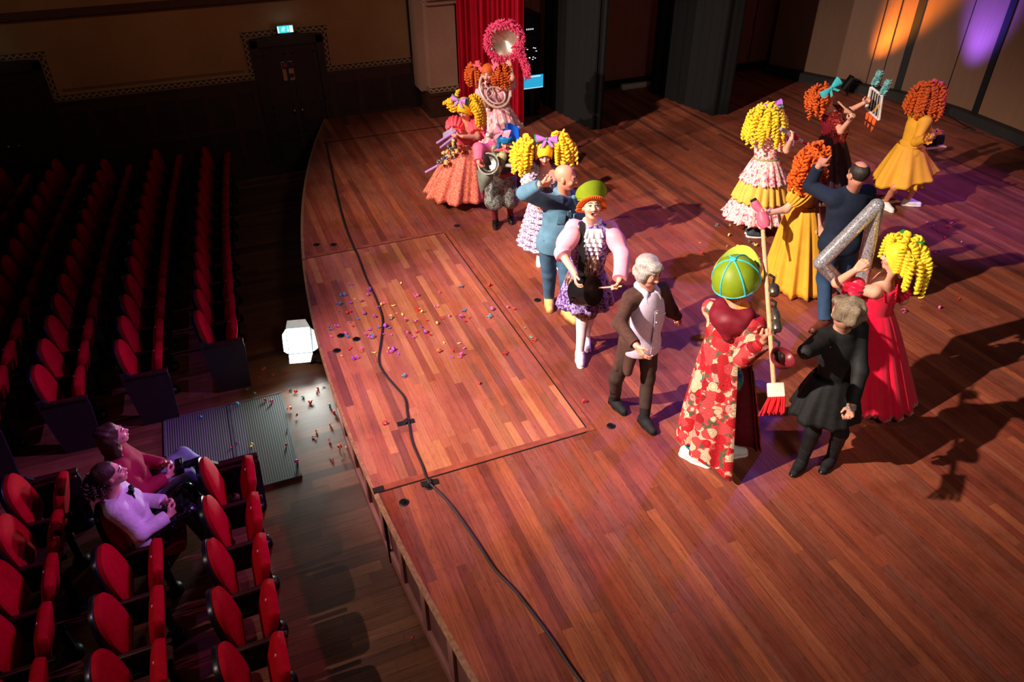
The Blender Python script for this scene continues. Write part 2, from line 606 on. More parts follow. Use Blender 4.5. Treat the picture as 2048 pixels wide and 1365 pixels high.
class Per:
    def __init__(s, label, base, yaw, h=1.74, z=ST, fem=True, vox=0.008, skin=(0.60, 0.33, 0.22), build=1.0):
        g = gnd(base[0], base[1], z)
        s.root = thing('person', label, 'person', g)
        s.g, s.z = g, z
        s.D = float(_n@g)
        s.s = h/1.75
        s.f = az(yaw)
        s.fem, s.vox, s.skin, s.b = fem, vox, np.array(skin), build
        s.A, s.L, s.hands = {}, {}, []
        s.seed = int(base[0]*7+base[1]) % 9973
        s.extra = []
    def px(s, x, y, dd=0.0):
        return at_d(x, y, s.D+dd)
    def ext(s, p, x, y, L, sg=-1, tol=0.15):
        """a joint seen at a pixel, one bone length from its parent (sg: nearer or farther from the viewer)"""
        d = nrm(ray(x, y)); o = CAM-p
        b = o@d; c = o@o-L*L
        D = b*b-c
        if D <= 0:
            q = CAM+d*(-b)
            v = q-p
            return p+nrm(v)*min(np.linalg.norm(v), L*(1+tol))
        return CAM+d*(-b+sg*math.sqrt(D))
    def torso(s, P, N, yaw=None, dP=0.0, dN=0.0, sw=None, hw=0.088, twist=0.0):
        k = s.s
        s.P = P if len(P) == 3 else s.px(P[0], P[1], dP)
        s.N = N if len(N) == 3 else s.px(N[0], N[1], dN)
        f = s.f if yaw is None else az(yaw)
        u = nrm(s.N-s.P)
        f = nrm(f-u*(f@u)); r = np.cross(f, u)
        s.T = np.stack([r, f, u], 1)
        a = math.radians(twist)
        rs = r*math.cos(a)+f*math.sin(a); fs = f*math.cos(a)-r*math.sin(a)
        s.TS = np.stack([rs, fs, u], 1)
        sw = sw or (0.158 if s.fem else 0.185)
        for sd, sg in (('R', 1), ('L', -1)):
            s.A[sd] = [s.N+rs*sg*sw*k-u*0.05*k]
            s.L[sd] = [s.P+r*sg*hw*k-u*0.05*k]
        return s
    def head(s, c, yaw, pitch=0.0, roll=0.0, dd=None, size=1.0):
        k = s.s*size
        s.hs = k
        if len(c) == 2:
            s.H = s.ext(s.N, c[0], c[1], 0.225*s.s, -1) if dd is None else s.px(c[0], c[1], dd)
        else:
            s.H = np.asarray(c, float)
        p = math.radians(pitch)
        f = az(yaw)*math.cos(p)+np.array([0, 0, math.sin(p)])
        u = -az(yaw)*math.sin(p)+np.array([0, 0, math.cos(p)])
        r = np.cross(f, u)
        q = math.radians(roll)
        u, r = u*math.cos(q)+r*math.sin(q), r*math.cos(q)-u*math.sin(q)
        s.HF = np.stack([r, f, u], 1)
        return s
    def hp(s, r, f, u):
        return s.H+s.HF@(np.array([r, f, u], float)*s.hs)
    def tp(s, r, f, u, o=None):
        return (s.P if o is None else o)+s.T@(np.array([r, f, u], float)*s.s)
    def arm(s, sd, e, w, hd=None, n=None, curl=0.5, spread=0.0, ua=0.29, fa=0.255):
        k = s.s
        S = s.A[sd][0]
        E = np.asarray(e[1:], float) if e[0] == 'w' else s.ext(S, e[0], e[1], ua*k, e[2] if len(e) > 2 else -1)
        W = np.asarray(w[1:], float) if w[0] == 'w' else s.ext(E, w[0], w[1], fa*k, w[2] if len(w) > 2 else -1)
        s.A[sd] = [S, E, W]
        if hd is None:
            d = nrm(W-E)
        elif len(hd) == 2:
            d = nrm(s.ext(W, hd[0], hd[1], 0.1*k, -1)-W)
        elif len(hd) == 3 and abs(hd[2]) == 9:
            d = nrm(s.ext(W, hd[0], hd[1], 0.1*k, hd[2]/9)-W)
        else:
            d = nrm(np.asarray(hd, float))
        n = s.T[:, 0]*(-1 if sd == 'R' else 1) if n is None else np.asarray(n, float)
        n = nrm(n-d*(n@d))
        s.hands.append((sd, W, d, n, curl, spread))
        s.A[sd].append(W+d*0.075*k+n*0.022*k)       # centre of the grip
        return s
    def leg(s, sd, kn=None, an=None, toe=None, lift=0.085, kl=0.425, sl=0.415):
        k = s.s
        Hp = s.L[sd][0]
        if an is None:
            sg = 1 if sd == 'R' else -1
            A = s.g+s.T[:, 0]*sg*0.1*k; A[2] = s.z+lift*k
        elif an[0] == 'w':
            A = np.asarray(an[1:], float)
        else:
            A = gnd(an[0], an[1], s.z+lift*k)
        if kn is None:
            d = A-Hp; m = (Hp+A)/2; L = np.linalg.norm(d)
            bend = math.sqrt(max(0.0, (0.84*k/2)**2-(L/2)**2))
            ff = nrm(s.f-nrm(d)*(s.f@nrm(d)))
            K = m+ff*min(bend, 0.25)
        elif kn[0] == 'w':
            K = np.asarray(kn[1:], float)
        else:
            d = nrm(ray(kn[0], kn[1])); t0 = (Hp-CAM)@d
            best = None
            for t in np.linspace(t0-0.5*k, t0+0.5*k, 81):
                q = CAM+d*t
                c_ = (np.linalg.norm(q-Hp)-kl*k)**2+(np.linalg.norm(q-A)-sl*k)**2
                if best is None or c_ < best[0]:
                    best = (c_, q)
            K = best[1]
        if toe is None:
            t = s.f
        elif len(toe) == 2:
            q = gnd(toe[0], toe[1], s.z+0.03)
            t = nrm((q-A)*np.array([1, 1, 0]))
        else:
            t = nrm(np.asarray(toe, float))
        s.L[sd] = [Hp, K, A, t]
        return s
    # -------------------------------------------------------------- the body, one continuous surface
    def torso_prims(s, S, i=0.0, chest=True, belly=0.0):
        k, P, T = s.s*1.0, s.P, s.T
        b = s.b
        n = np.linalg.norm(s.N-s.P)
        u = T[:, 2]
        at = lambda t: s.P+u*n*t
        S.ell(P, (0.165*k*b+i, 0.118*k*b+i, 0.125*k+i), T, 0.05)
        S.ell(at(0.36)+T[:, 1]*belly*0.5, ((0.128 if s.fem else 0.15)*k*b+i, 0.10*k*b+i+belly, 0.15*k+i), T, 0.07)
        S.ell(at(0.68), ((0.148 if s.fem else 0.168)*k*b+i, 0.112*k*b+i, 0.17*k+i), T, 0.06)
        sR, sL = s.A['R'][0], s.A['L'][0]
        m = (sR+sL)/2
        S.cap(m+(sR-m)*0.78, m+(sL-m)*0.78, 0.055*k+i, None, 0.05)
        S.cap(s.N-u*0.03*k, s.N+u*0.015*k, 0.066*k+i*0.8, 0.05*k+i*0.5, 0.05)
        if s.fem and chest:
            for sg in (1, -1):
                S.ell(at(0.64)+T[:, 0]*sg*0.068*k+T[:, 1]*0.085*k, (0.062*k+i, 0.055*k+i, 0.062*k+i), T, 0.035)
    def arm_prims(s, S, sd, i=0.0, t=2.0, flare=0.0):
        k = s.s*s.b**0.5
        a = s.A[sd]
        Sh, E, W = a[0], a[1], a[2]
        r0, r1, r2 = 0.053*k, 0.041*k, 0.027*k
        tt = min(t, 1.0)
        e = Sh+(E-Sh)*tt
        S.cap(Sh, e, r0+i, r0+(r1-r0)*tt+i, 0.04, None, 0.0 if t < 1 else None)
        if t > 1:
            q = E+(W-E)*(t-1)
            S.cap(E, q, r1+i, r1+(r2-r1)*(t-1)+i+flare, 0.03, None, 0.0 if i > 0 else None)
    def leg_prims(s, S, sd, i=0.0, t=2.0, flare=0.0):
        k = s.s*s.b**0.5
        Hp, K, A = s.L[sd][:3]
        r0, r1, r2 = 0.088*k, 0.056*k, 0.036*k
        tt = min(t, 1.0)
        S.cap(Hp, Hp+(K-Hp)*tt, r0+i, r0+(r1-r0)*tt+i, 0.05, None, 0.0 if t < 1 else None)
        if t > 1:
            q = K+(A-K)*(t-1)
            S.cap(K, q, r1+i, r1+(r2-r1)*(t-1)+i+flare, 0.03, None, 0.0 if i > 0 else None)
            if i < 0.012:
                back = nrm(np.cross(np.cross(A-K, s.L[sd][3]), A-K))
                S.ell(K+(A-K)*0.3-back*0.018*k, (0.042*k+i, 0.042*k+i, 0.11*k), frame(s.L[sd][3], K-A), 0.03)
    def hand_prims(s, S, sd, W, d, n, curl, spread):
        k = s.s
        ac = np.cross(d, n)*(1 if sd == 'R' else -1)      # towards the thumb
        q = 0.010
        cs = curl if isinstance(curl, (tuple, list)) else (curl,)*5
        curl = cs[4]
        for fi, (o, l, fs) in enumerate(((0.030, 0.068, 0.35), (0.010, 0.078, 0.12), (-0.010, 0.072, -0.12), (-0.029, 0.056, -0.38))):
            B = W+ac*o*0.55*k+d*0.012*k
            K = W+d*(0.086-abs(o-0.01)*0.25)*k+ac*o*k
            S.cap(B, K, 0.0145*k, 0.0125*k, q)
            dd = nrm(d+ac*fs*spread)
            p, ang = K, 0.0
            for j, (fl, fr) in enumerate(((0.47, 0.0098), (0.30, 0.0090), (0.23, 0.0080))):
                ang += cs[fi]*(0.9 if j == 0 else 1.15)*(1.0+0.12*(o < 0))
                v = dd*math.cos(ang)+n*math.sin(ang)
                e = p+v*l*fl*1.05*k
                S.cap(p, e, fr*k, fr*0.92*k, 0.004)
                p = e
        b = W+d*0.022*k+ac*0.022*k
        v1 = nrm(d*0.62+ac*0.72+n*0.35); m = b+v1*0.045*k
        S.cap(b, m, 0.015*k, 0.0115*k, q)
        v2 = nrm(d*0.85+ac*(0.35-0.3*curl)+n*(0.25+0.5*curl)); e = m+v2*0.036*k
        S.cap(m, e, 0.011*k, 0.009*k, 0.006)
    def head_prims(s, S, mouth=0.0):
        k, R = s.hs, s.HF
        u = s.T[:, 2]
        S.cap(s.N-u*0.02*k, s.hp(0, -0.018, -0.05), 0.058*k, 0.052*k, 0.035)
        S.ell(s.hp(0, -0.014, 0.032), (0.076*k, 0.095*k, 0.088*k), R, 0.02)
        S.ell(s.hp(0, 0.026, -0.028), (0.062*k, 0.066*k, 0.086*k), R, 0.03)
        S.ell(s.hp(0, 0.056, -0.092), (0.030*k, 0.026*k, 0.024*k), R, 0.03)
        S.cap(s.hp(0.026, 0.078, 0.022), s.hp(-0.026, 0.078, 0.022), 0.013*k, None, 0.02)
        for g in (1, -1):
            S.ell(s.hp(0.031*g, 0.102, 0.004), (0.018*k, 0.015*k, 0.011*k), R, 0.014, -1)
            S.cap(s.hp(0.018*g, 0.0885, 0.0165), s.hp(0.044*g, 0.0815, 0.0150), 0.0060*k, 0.0055*k, 0.004)
            S.ell(s.hp(0.041*g, 0.066, -0.030), (0.022*k, 0.022*k, 0.020*k), R, 0.02)
            S.ell(s.hp(0.076*g, -0.008, -0.010), (0.010*k, 0.019*k, 0.031*k), R, 0.008)
        S.cap(s.hp(0, 0.090, 0.004), s.hp(0, 0.112, -0.030), 0.010*k, 0.0125*k, 0.012)
        S.cap(s.hp(0.010, 0.098, -0.034), s.hp(-0.010, 0.098, -0.034), 0.010*k, None, 0.010)
        S.ell(s.hp(0, 0.082, -0.064), (0.026*k, 0.016*k, 0.016*k), R, 0.014)
        if mouth > 0:
            S.ell(s.hp(0, 0.100, -0.064), (0.021*k, 0.022*k, 0.010*k+0.012*mouth*k), R, 0.006, -1)
    def body(s, mouth=0.0, face=True, makeup=None, lips=None, brow=(0.10, 0.06, 0.04), smile=0.3, feet=True):
        S = Solid(s.vox)
        s.torso_prims(S, -0.004)
        for sd in 'RL':
            if len(s.A[sd]) > 1:
                s.arm_prims(S, sd)
            if len(s.L[sd]) > 1:
                s.leg_prims(S, sd, -0.004)
                if feet:
                    A, t = s.L[sd][2], s.L[sd][3]
                    k = s.s
                    S.cap(A-t*0.03*k-np.array([0, 0, 0.03*k]), A+t*0.13*k-np.array([0, 0, 0.055*k]), 0.036*k, 0.024*k, 0.03)
        for h in s.hands:
            s.hand_prims(S, *h)
        s.head_prims(S, mouth)
        V, F = S.mesh()
        C = np.tile(s.skin, (len(V), 1))
        lo = (V-s.H)@s.HF/s.hs
        hd = np.abs(lo).max(1) < 0.16
        ch = hd & (lo[:, 1] > 0.05)
        for g in (1, -1):
            d = np.hypot((lo[:, 0]-0.043*g)/0.026, (lo[:, 2]+0.030)/0.020)
            q = np.clip(1.2-d, 0, 1)*ch
            C = C*(1-0.35*q[:, None])+np.array((0.62, 0.16, 0.14))*0.35*q[:, None]
        if makeup is not None:
            for g in (1, -1):
                d = np.hypot((lo[:, 0]-0.032*g)/0.024, (lo[:, 2]-0.012)/0.016)
                q = np.clip(2.2-2*d, 0, 1)*ch
                C = C*(1-0.7*q[:, None])+np.array(makeup)*0.7*q[:, None]
        if mouth > 0:
            q = (np.clip(1.25-np.hypot(lo[:, 0]/0.021, (lo[:, 2]+0.064)/(0.007+0.013*mouth)), 0, 0.25)*4)*hd*(lo[:, 1] > 0.07)*(lo[:, 1] < 0.1)
            C = C*(1-q[:, None])+np.array((0.13, 0.02, 0.02))*q[:, None]
        o = link_mesh('body', V, F, SKIN, s.root, True, None, C)
        if face:
            for g in (1, -1):
                m = MB()
                c = s.hp(0.031*g, 0.0800, 0.003)
                R = frame(s.HF[:, 1], s.HF[:, 2])
                m.ball(c, 0.0118*s.hs, R, 12, 8)
                m.ball(c+s.HF[:, 1]*0.0066*s.hs, 0.0066*s.hs, R, 10, 6, 1)
                ey = m.build('eye', EYE, o)
                m = MB()
                m.tube([s.hp(g*x, y, z) for x, y, z in ((0.0165, 0.0915, 0.006), (0.024, 0.0955, 0.0105), (0.033, 0.0945, 0.0115), (0.041, 0.090, 0.0085), (0.049, 0.082, 0.003))], np.array([0.0016, 0.0026, 0.003, 0.0026, 0.001])*s.hs, 5)
                m.build('eyelash', M_lash, ey)
                bm_ = MB()
                a = [s.hp(g*x, y, z) for x, y, z in ((0.013, 0.094, 0.029), (0.026, 0.094, 0.033), (0.040, 0.086, 0.031), (0.050, 0.075, 0.023))]
                bm_.tube(a, [0.004*s.hs, 0.005*s.hs, 0.004*s.hs, 0.002*s.hs], 6)
                key = tuple(brow)
                if key not in BROW:
                    BROW[key] = mat('eyebrow_%d' % len(BROW), brow, 0.8)
                bm_.build('eyebrow', BROW[key], o)
            L = lips or LIPN
            m = MB()
            op = 0.004+0.020*mouth
            w = 0.022+0.010*smile
            ring = []
            for i in range(16):
                a = 2*PI*i/16
                x = w*math.cos(a); z = op*math.sin(a)
                ring.append(s.hp(x, 0.100-0.45*abs(x)**1.3*3.2, -0.066+z+smile*0.36*abs(x)))
            m.tube(ring, 0.0042*s.hs, 6, True)
            m.build('lips', L, o)
            if mouth > 0.05 or smile > 0.4:
                m = MB()
                for i in range(8):
                    x = (i-3.5)*0.0048
                    m.rbox(s.hp(x, 0.092-abs(x)*0.3, -0.064+op*0.55+smile*0.2*abs(x)), np.array((0.0023, 0.0026, 0.0045))*s.hs, s.HF, 0.001)
                m.build('teeth', TEETH, o)
        return o
    # -------------------------------------------------------------- clothing (children of the person)
    def garment(s, name, m, S, amp=0.003, freq=26, parent=None, label=None):
        V, F = S.mesh()
        V = wrinkle(V, F, amp, freq, s.seed)
        o = link_mesh(name, V, F, m, parent or s.root, True)
        if label:
            o['label'] = label
        return o
    def top(s, name, m, i=0.016, sleeves=(('R', 2.0), ('L', 2.0)), hem=0.10, neck=0.0, amp=0.004, freq=26, belly=0.0, si=None, flare=0.0, hemr=0.0, h=None, low=None):
        """shirt, vest, sweater or jacket: torso and sleeves as one piece"""
        S = Solid(h or s.vox)
        k = s.s
        s.torso_prims(S, i, True, belly)
        u = s.T[:, 2]
        if hem > 0.02:
            S.ell(s.P-u*hem*0.5*k, (0.170*k*s.b+i+hemr*0.6, 0.130*k*s.b+i+hemr*0.6, hem*0.5*k+0.12*k), s.T, 0.05)
            if hemr:
                for a in np.arange(0, 2*PI, PI/5):
                    d = s.T[:, 0]*math.cos(a)*0.12*k+s.T[:, 1]*math.sin(a)*0.08*k
                    S.cap(s.P+d+u*0.05*k, s.P-u*hem*k+d*(1+hemr/0.10), 0.05*k, 0.05*k+hemr*0.15, 0.05)
        S.cut(s.P-u*hem*k, -u)
        if low is None:
            S.cut(s.N+u*(0.018+neck)*k, u)
        else:
            S.cut(s.N-u*low*k, nrm(u+s.T[:, 1]*0.35))
        for sd, t in sleeves:
            s.arm_prims(S, sd, (si if si is not None else i*0.8), t, flare)
        return s.garment(name, m, S, amp, freq)
    def trousers(s, name, m, i=0.012, t=(1.97, 1.97), flare=0.006, waist=0.10, amp=0.004, freq=30):
        S = Solid(s.vox)
        k = s.s
        S.ell(s.P, (0.165*k*s.b+i, 0.120*k*s.b+i, 0.14*k), s.T, 0.05)
        S.cut(s.P+s.T[:, 2]*waist*k, s.T[:, 2])
        for sd, q in zip('RL', t):
            s.leg_prims(S, sd, i, q, flare)
        return s.garment(name, m, S, amp, freq)
    def legwear(s, name, m, sd, t0=0.0, i=0.005, cuff=True):
        """a stocking or a boot shaft over the shin, from t0 below the knee to the ankle"""
        S = Solid(s.vox*0.85)
        k = s.s*s.b**0.5
        Hp, K, A, t = s.L[sd]
        a = K+(A-K)*t0 if t0 >= 0 else K+(Hp-K)*(-t0)
        r = 0.058*k+i
        if t0 < 0:
            S.cap(a, K, 0.062*k+i, r, 0.03, 0.0)
            S.cap(K, A, r, 0.036*k+i, 0.03)
        else:
            S.cap(a, A, (0.056-0.02*t0)*k+i, 0.036*k+i, 0.03, 0.0)
        if t0 < 0.4:
            S.ell(K+(A-K)*0.3-t*0.012*k, (0.045*k+i, 0.045*k+i, 0.11*k), frame(t, K-A), 0.03)
        return s.garment(name, m, S, 0.001, 30)
    def shoe(s, sd, m, sole=None, boot=0.0, big=1.0, heel=0.0, name='shoe', pitch=0.0):
        k = s.s*big
        A, t = s.L[sd][2], s.L[sd][3]
        if pitch:
            p = math.radians(pitch)
            tt = nrm(t*math.cos(p)+np.array([0, 0, math.sin(p)]))
        else:
            tt = t
        r = nrm(np.cross(tt, (0, 0, 1))); u = np.cross(r, tt)
        R = np.stack([r, tt, u], 1)
        z0 = A-u*0.085*s.s
        S = Solid(0.006)
        S.cap(z0-tt*0.035*k+u*0.045*k, z0+tt*0.06*k+u*0.045*k, 0.042*k, 0.042*k, 0.03)
        S.cap(z0+tt*0.05*k+u*0.040*k, z0+tt*0.15*k+u*0.028*k, 0.045*k, 0.036*k, 0.03)
        S.cap(z0+u*0.06*k, A+u*(0.012+boot)*k, 0.044*k, 0.046*k, 0.03, None, 0.0)
        S.cut(z0+u*0.012, -u)
        V, F = S.mesh()
        o = link_mesh(name, V, F, m, s.root, True)
        S = Solid(0.006)
        S.cap(z0-tt*0.038*k, z0+tt*0.06*k, 0.044*k, 0.043*k, 0.03)
        S.cap(z0+tt*0.05*k, z0+tt*0.152*k, 0.049*k, 0.040*k, 0.03)
        S.cut(z0+u*0.024, u); S.cut(z0-u*0.0, -u)
        V, F = S.mesh()
        link_mesh('sole', V, F, sole or m, o, True)
        return o
    def skirt(s, name, m, top, rt, bot, rb, folds=14, famp=0.10, pw=0.8, asp=(1.0, 0.85), n=18, seg=112, ruff=0.0, tilt=None, seed=0, parent=None, thick=0.008, swirl=0.0):
        """a gathered skirt with deep folds, from a waist ring to a wide hem; cloth with thickness"""
        top, bot = np.asarray(top, float), np.asarray(bot, float)
        rs = np.random.RandomState(seed+s.seed)
        ang = np.arange(seg)*2*PI/seg
        ph = rs.rand(4)*6.28
        jit = 0.55*np.sin(ang*2+ph[0])+0.35*np.sin(ang*3+ph[1])
        ax0, ax1 = s.T[:, 0], nrm(np.cross((0, 0, 1), s.T[:, 0]))
        ax0 = nrm(np.array([ax0[0], ax0[1], 0]))
        out, inn = [], []
        for i in range(n):
            t = i/(n-1)
            c = top+(bot-top)*t
            r = rt+(rb-rt)*t**pw
            a = famp*(0.12+0.88*t**0.8)
            fold = np.sin(ang*folds+jit*2.2+ph[2])+0.45*np.sin(ang*folds*2.3+ph[3]+jit)
            rr = r*(1+a*fold*0.7)
            if ruff and t > 0.86:
                rr = rr*(1+ruff*(t-0.86)/0.14*np.sin(ang*folds*3+ph[1]))
            zz = np.zeros(seg)
            if tilt is not None:
                zz = t*t*(np.cos(ang)*tilt[0]+np.sin(ang)*tilt[1])
            th = ang+swirl*t
            p = c+np.outer(rr*asp[0]*np.cos(th), ax0)+np.outer(rr*asp[1]*np.sin(th), ax1)
            p[:, 2] += zz+0.006*t*np.sin(ang*folds+1.0)
            out.append(p)
            q = c+(p-c)*(1-thick/np.maximum(rr, 0.03))[:, None]
            inn.append(q)
        V = np.concatenate(out+inn[::-1])
        F = []
        for i in range(2*n-1):
            for k in range(seg):
                k2 = (k+1) % seg
                F.append((i*seg+k, i*seg+k2, (i+1)*seg+k2, (i+1)*seg+k))
        return link_mesh(name, V, np.array(F)[:, ::-1], m, parent or s.root, True)
    def puff(s, name, m, a, b, r, folds=16, famp=0.07, parent=None, p=0.6):
        """a gathered puff sleeve between two points"""
        a, b = np.asarray(a, float), np.asarray(b, float)
        L = np.linalg.norm(b-a)
        prof = []
        for i in range(11):
            t = i/10
            prof.append((r*(0.52+0.48*math.sin(PI*t)**p), t*L))
        R = frame(np.cross(b-a, (0.3, 0.2, 1.0)), b-a)
        mb = MB()
        mb.lathe(prof, a, R, 64, 0, folds, famp)
        return mb.build(name, m, parent or s.root)

def curl(mb, root, d0, length, R, r, turns, rs, grav=1.0, sides=6, per=9, tight=1.0):
    """one ringlet: a tube wound round a path that leaves the head and then hangs"""
    n = int(turns*per)
    d0 = nrm(d0); g = np.array([0, 0, -1.0])
    p = np.array(root, float); C = []
    for i in range(n):
        t = i/(n-1)
        d = nrm(d0*(1-t)**1.6+g*grav*min(1.0, t*1.9+0.08))
        C.append((p.copy(), d)); p = p+d*length/n
    ph = rs.rand()*6.28; sg = 1 if rs.rand() > 0.5 else -1
    a = nrm(np.cross(d0, rs.randn(3)))
    pts = []
    for i, (c, d) in enumerate(C):
        N = nrm(a-d*(a@d)); a = N; B = np.cross(d, N)
        th = ph+sg*2*PI*i/per
        q = R*(0.75+0.35*math.sin(PI*min(1.0, i/(n*0.8))))
        pts.append(c+q*(math.cos(th)*N+math.sin(th)*B))
    mb.tube(pts, r, sides)

def ball_dirs(n, rs, zmin=-1.0):
    out = []
    g = PI*(3-math.sqrt(5))
    for i in range(n):
        z = 1-(1-zmin)*(i+0.5)/n
        a = i*g+rs.rand()*0.5
        q = math.sqrt(max(0, 1-z*z))
        out.append(np.array([q*math.cos(a), q*math.sin(a), z]))
    return out

def wig_cap(per, mb, grooves=30, r=(0.098, 0.118, 0.112), front=0.045, mi=0, up=0.035, back=-0.09):
    """smooth combed cap of a foam wig with grooved strands; leaves the face open"""
    nu, nv = 96, 16
    P = []
    for j in range(nv+1):
        for i in range(nu):
            a = 2*PI*i/nu
            fr = max(0.0, math.sin(a))**1.4               # 1 at the forehead
            zlow = back*(1-fr)+front*fr
            t = j/nv
            z = up+r[2]-(up+r[2]-zlow)*t
            q = max(-1.0, min(1.0, (z-up)/r[2]))
            rad = math.sqrt(max(0.0, 1-min(q, 0.999)**2)) if z > up else 1.0-0.10*((up-z)/0.12)**2
            g = 1+0.030*abs(math.sin(a*grooves/2+0.8*math.sin(t*3)))
            P.append(per.hp(r[0]*rad*math.cos(a)*g, -0.012+r[1]*rad*math.sin(a)*g, z))
    F = []
    for j in range(nv):
        for i in range(nu):
            i2 = (i+1) % nu
            F.append((j*nu+i, (j+1)*nu+i, (j+1)*nu+i2, j*nu+i2))
    F.append(tuple(range(nu)))
    # inner side
    o = len(P)
    P2 = [per.H+(p-per.H)*0.90 for p in P[nv*nu:]]
    F += [(nv*nu+i, o+i, o+(i+1) % nu, nv*nu+(i+1) % nu) for i in range(nu)]
    mb.add(P+P2, F, mi)

def bow2(mb, c, R, w, h):
    """a stiff purple bow lying on a bigger green one"""
    R = np.asarray(R, float)
    bow(mb, c-R[:, 1]*0.022, R, w*1.12, h*1.3, 1, 1)
    bow(mb, c+R[:, 1]*0.012, R, w, h, 0, 1)

def bow(mb, c, R, w=0.12, h=0.09, mi=0, mk=0):
    """two pinched loops and a knot; R columns: right, out, up"""
    R = np.asarray(R, float)
    for g in (1, -1):
        rows = []
        for j in range(7):
            t = j/6
            hh = h*(0.22+0.78*t**0.8)/2
            row = []
            for i in range(13):
                a = 2*PI*i/12
                row.append(c+R@np.array([g*(0.015+t*(w/2-0.015)), 0.010+0.022*math.sin(a)*(0.4+t*0.9)*(1.15-t*0.5), hh*math.cos(a)+0.01*t*g]))
            rows.append(row)
        mb.sheet(rows, 0.006, mi)
        rows = [[c+R@np.array([g*(0.01+0.05*t+q*0.018), 0.012, -0.01-0.08*t]) for q in (-1, 0, 1)] for t in (0, 0.35, 0.7, 1.0)]
        mb.sheet(rows, 0.005, mi)
    mb.ball(c+R@np.array([0, 0.014, 0]), (0.018, 0.016, 0.020), R, 10, 7, mk)

def curly_wig(per, m, n=70, rc=(0.13, 0.15, 0.15), length=(0.16, 0.28), R=0.020, r=0.0085, turns=(5, 8), zmin=-0.5, face=0.35, cap=True, up=0.02, seed=1, grav=1.0, capkw=None, shift=(0, -0.02, 0), keep=None):
    rs = np.random.RandomState(seed)
    mb = MB()
    if cap:
        wig_cap(per, mb, **(capkw or {}))
    for d in ball_dirs(n, rs, zmin):
        if d[1] > face and d[2] < 0.75:
            continue
        root = per.hp(d[0]*rc[0]*0.85+shift[0], d[1]*rc[1]*0.85+shift[1], d[2]*rc[2]*0.85+up+shift[2])
        w = per.HF@np.array([d[0], d[1], d[2]*0.7+0.1])
        if keep is not None and not keep(w):
            continue
        curl(mb, root, w, rs.uniform(*length)*per.hs, R*rs.uniform(0.85, 1.15), r*rs.uniform(0.9, 1.1), rs.uniform(*turns), rs, grav)
    return mb.build('wig', m, per.root)

def bunch(mb, c, rad, n, length, R, r, turns, rs, bias=(0, 0, 0), zmin=-0.7, mi=0):
    """a bunch of ringlets springing from one point"""
    for d in ball_dirs(n, rs, zmin):
        v = d+np.asarray(bias, float)
        curl(mb, np.asarray(c)+d*rad*0.55, v, rs.uniform(length*0.75, length*1.2), R*rs.uniform(0.85, 1.15), r, rs.uniform(turns*0.8, turns*1.2), rs)
# ------------------------------------------------------------------ the setting
def L(*a):
    return lin(*a)
M_hall = planks('hall_boards', [L(106, 66, 44), L(142, 94, 62), L(94, 58, 40), L(130, 84, 56), L(118, 74, 50)], 0.11, 1.6, 'X', rough=0.45, streak=0.8)
M_deck = planks('stage_boards', [L(134, 68, 50), L(152, 82, 58), L(116, 60, 46), L(142, 72, 52), L(130, 74, 60), L(164, 92, 62), L(138, 64, 46), L(96, 54, 44)], 0.082, 2.7, 'Y', rough=0.5, streak=0.75, wear=0.85, gapw=0.022)
M_lift = planks('lift_boards', [L(156, 82, 64), L(180, 108, 78), L(138, 72, 60), L(168, 92, 66), L(152, 86, 74), L(190, 124, 84), L(118, 64, 58)], 0.075, 0.95, 'Y', rough=0.5, streak=0.6, wear=0.65, gapw=0.02)
M_nose = mat('nosing', L(150, 110, 80), 0.6, var=0.35, scale=30)
M_seam = mat('seam', L(28, 16, 13), 0.7)
M_cross = mat('cross_board', L(140, 70, 50), 0.5, var=0.25, scale=9)
M_fasc = mat('fascia_paint', L(160, 108, 98), 0.55, var=0.12, scale=6)
M_fasp = mat('fascia_panel', L(124, 80, 72), 0.6, var=0.12, scale=6)
M_black = mat('black', L(16, 16, 18), 0.6)
M_blackm = mat('black_metal', L(22, 22, 24), 0.38, 0.3)

def curve_x(y):
    return 0.48+0.0225*(y-5.9)**2
FAR = 13.72

def slab(name, ys, xf, xb, z0, z1, m, mi_front=None):
    mb = MB()
    top, bot = [], []
    for y in ys:
        top += [(xf(y), y, z1), (xb, y, z1)]
        bot += [(xf(y), y, z0), (xb, y, z0)]
    n = len(ys)
    F = []
    o = 2*n
    for i in range(n-1):
        F.append((2*i, 2*i+1, 2*i+3, 2*i+2))
        F.append((o+2*i, o+2*i+2, o+2*i+3, o+2*i+1))
        F.append((2*i, 2*i+2, o+2*i+2, o+2*i))
        F.append((2*i+1, o+2*i+1, o+2*i+3, 2*i+3))
    F.append((0, o, o+1, 1)); F.append((2*n-2, 2*n-1, o+2*n-1, o+2*n-2))
    mb.add(top+bot, F)
    return mb.build(name, m, None, False)

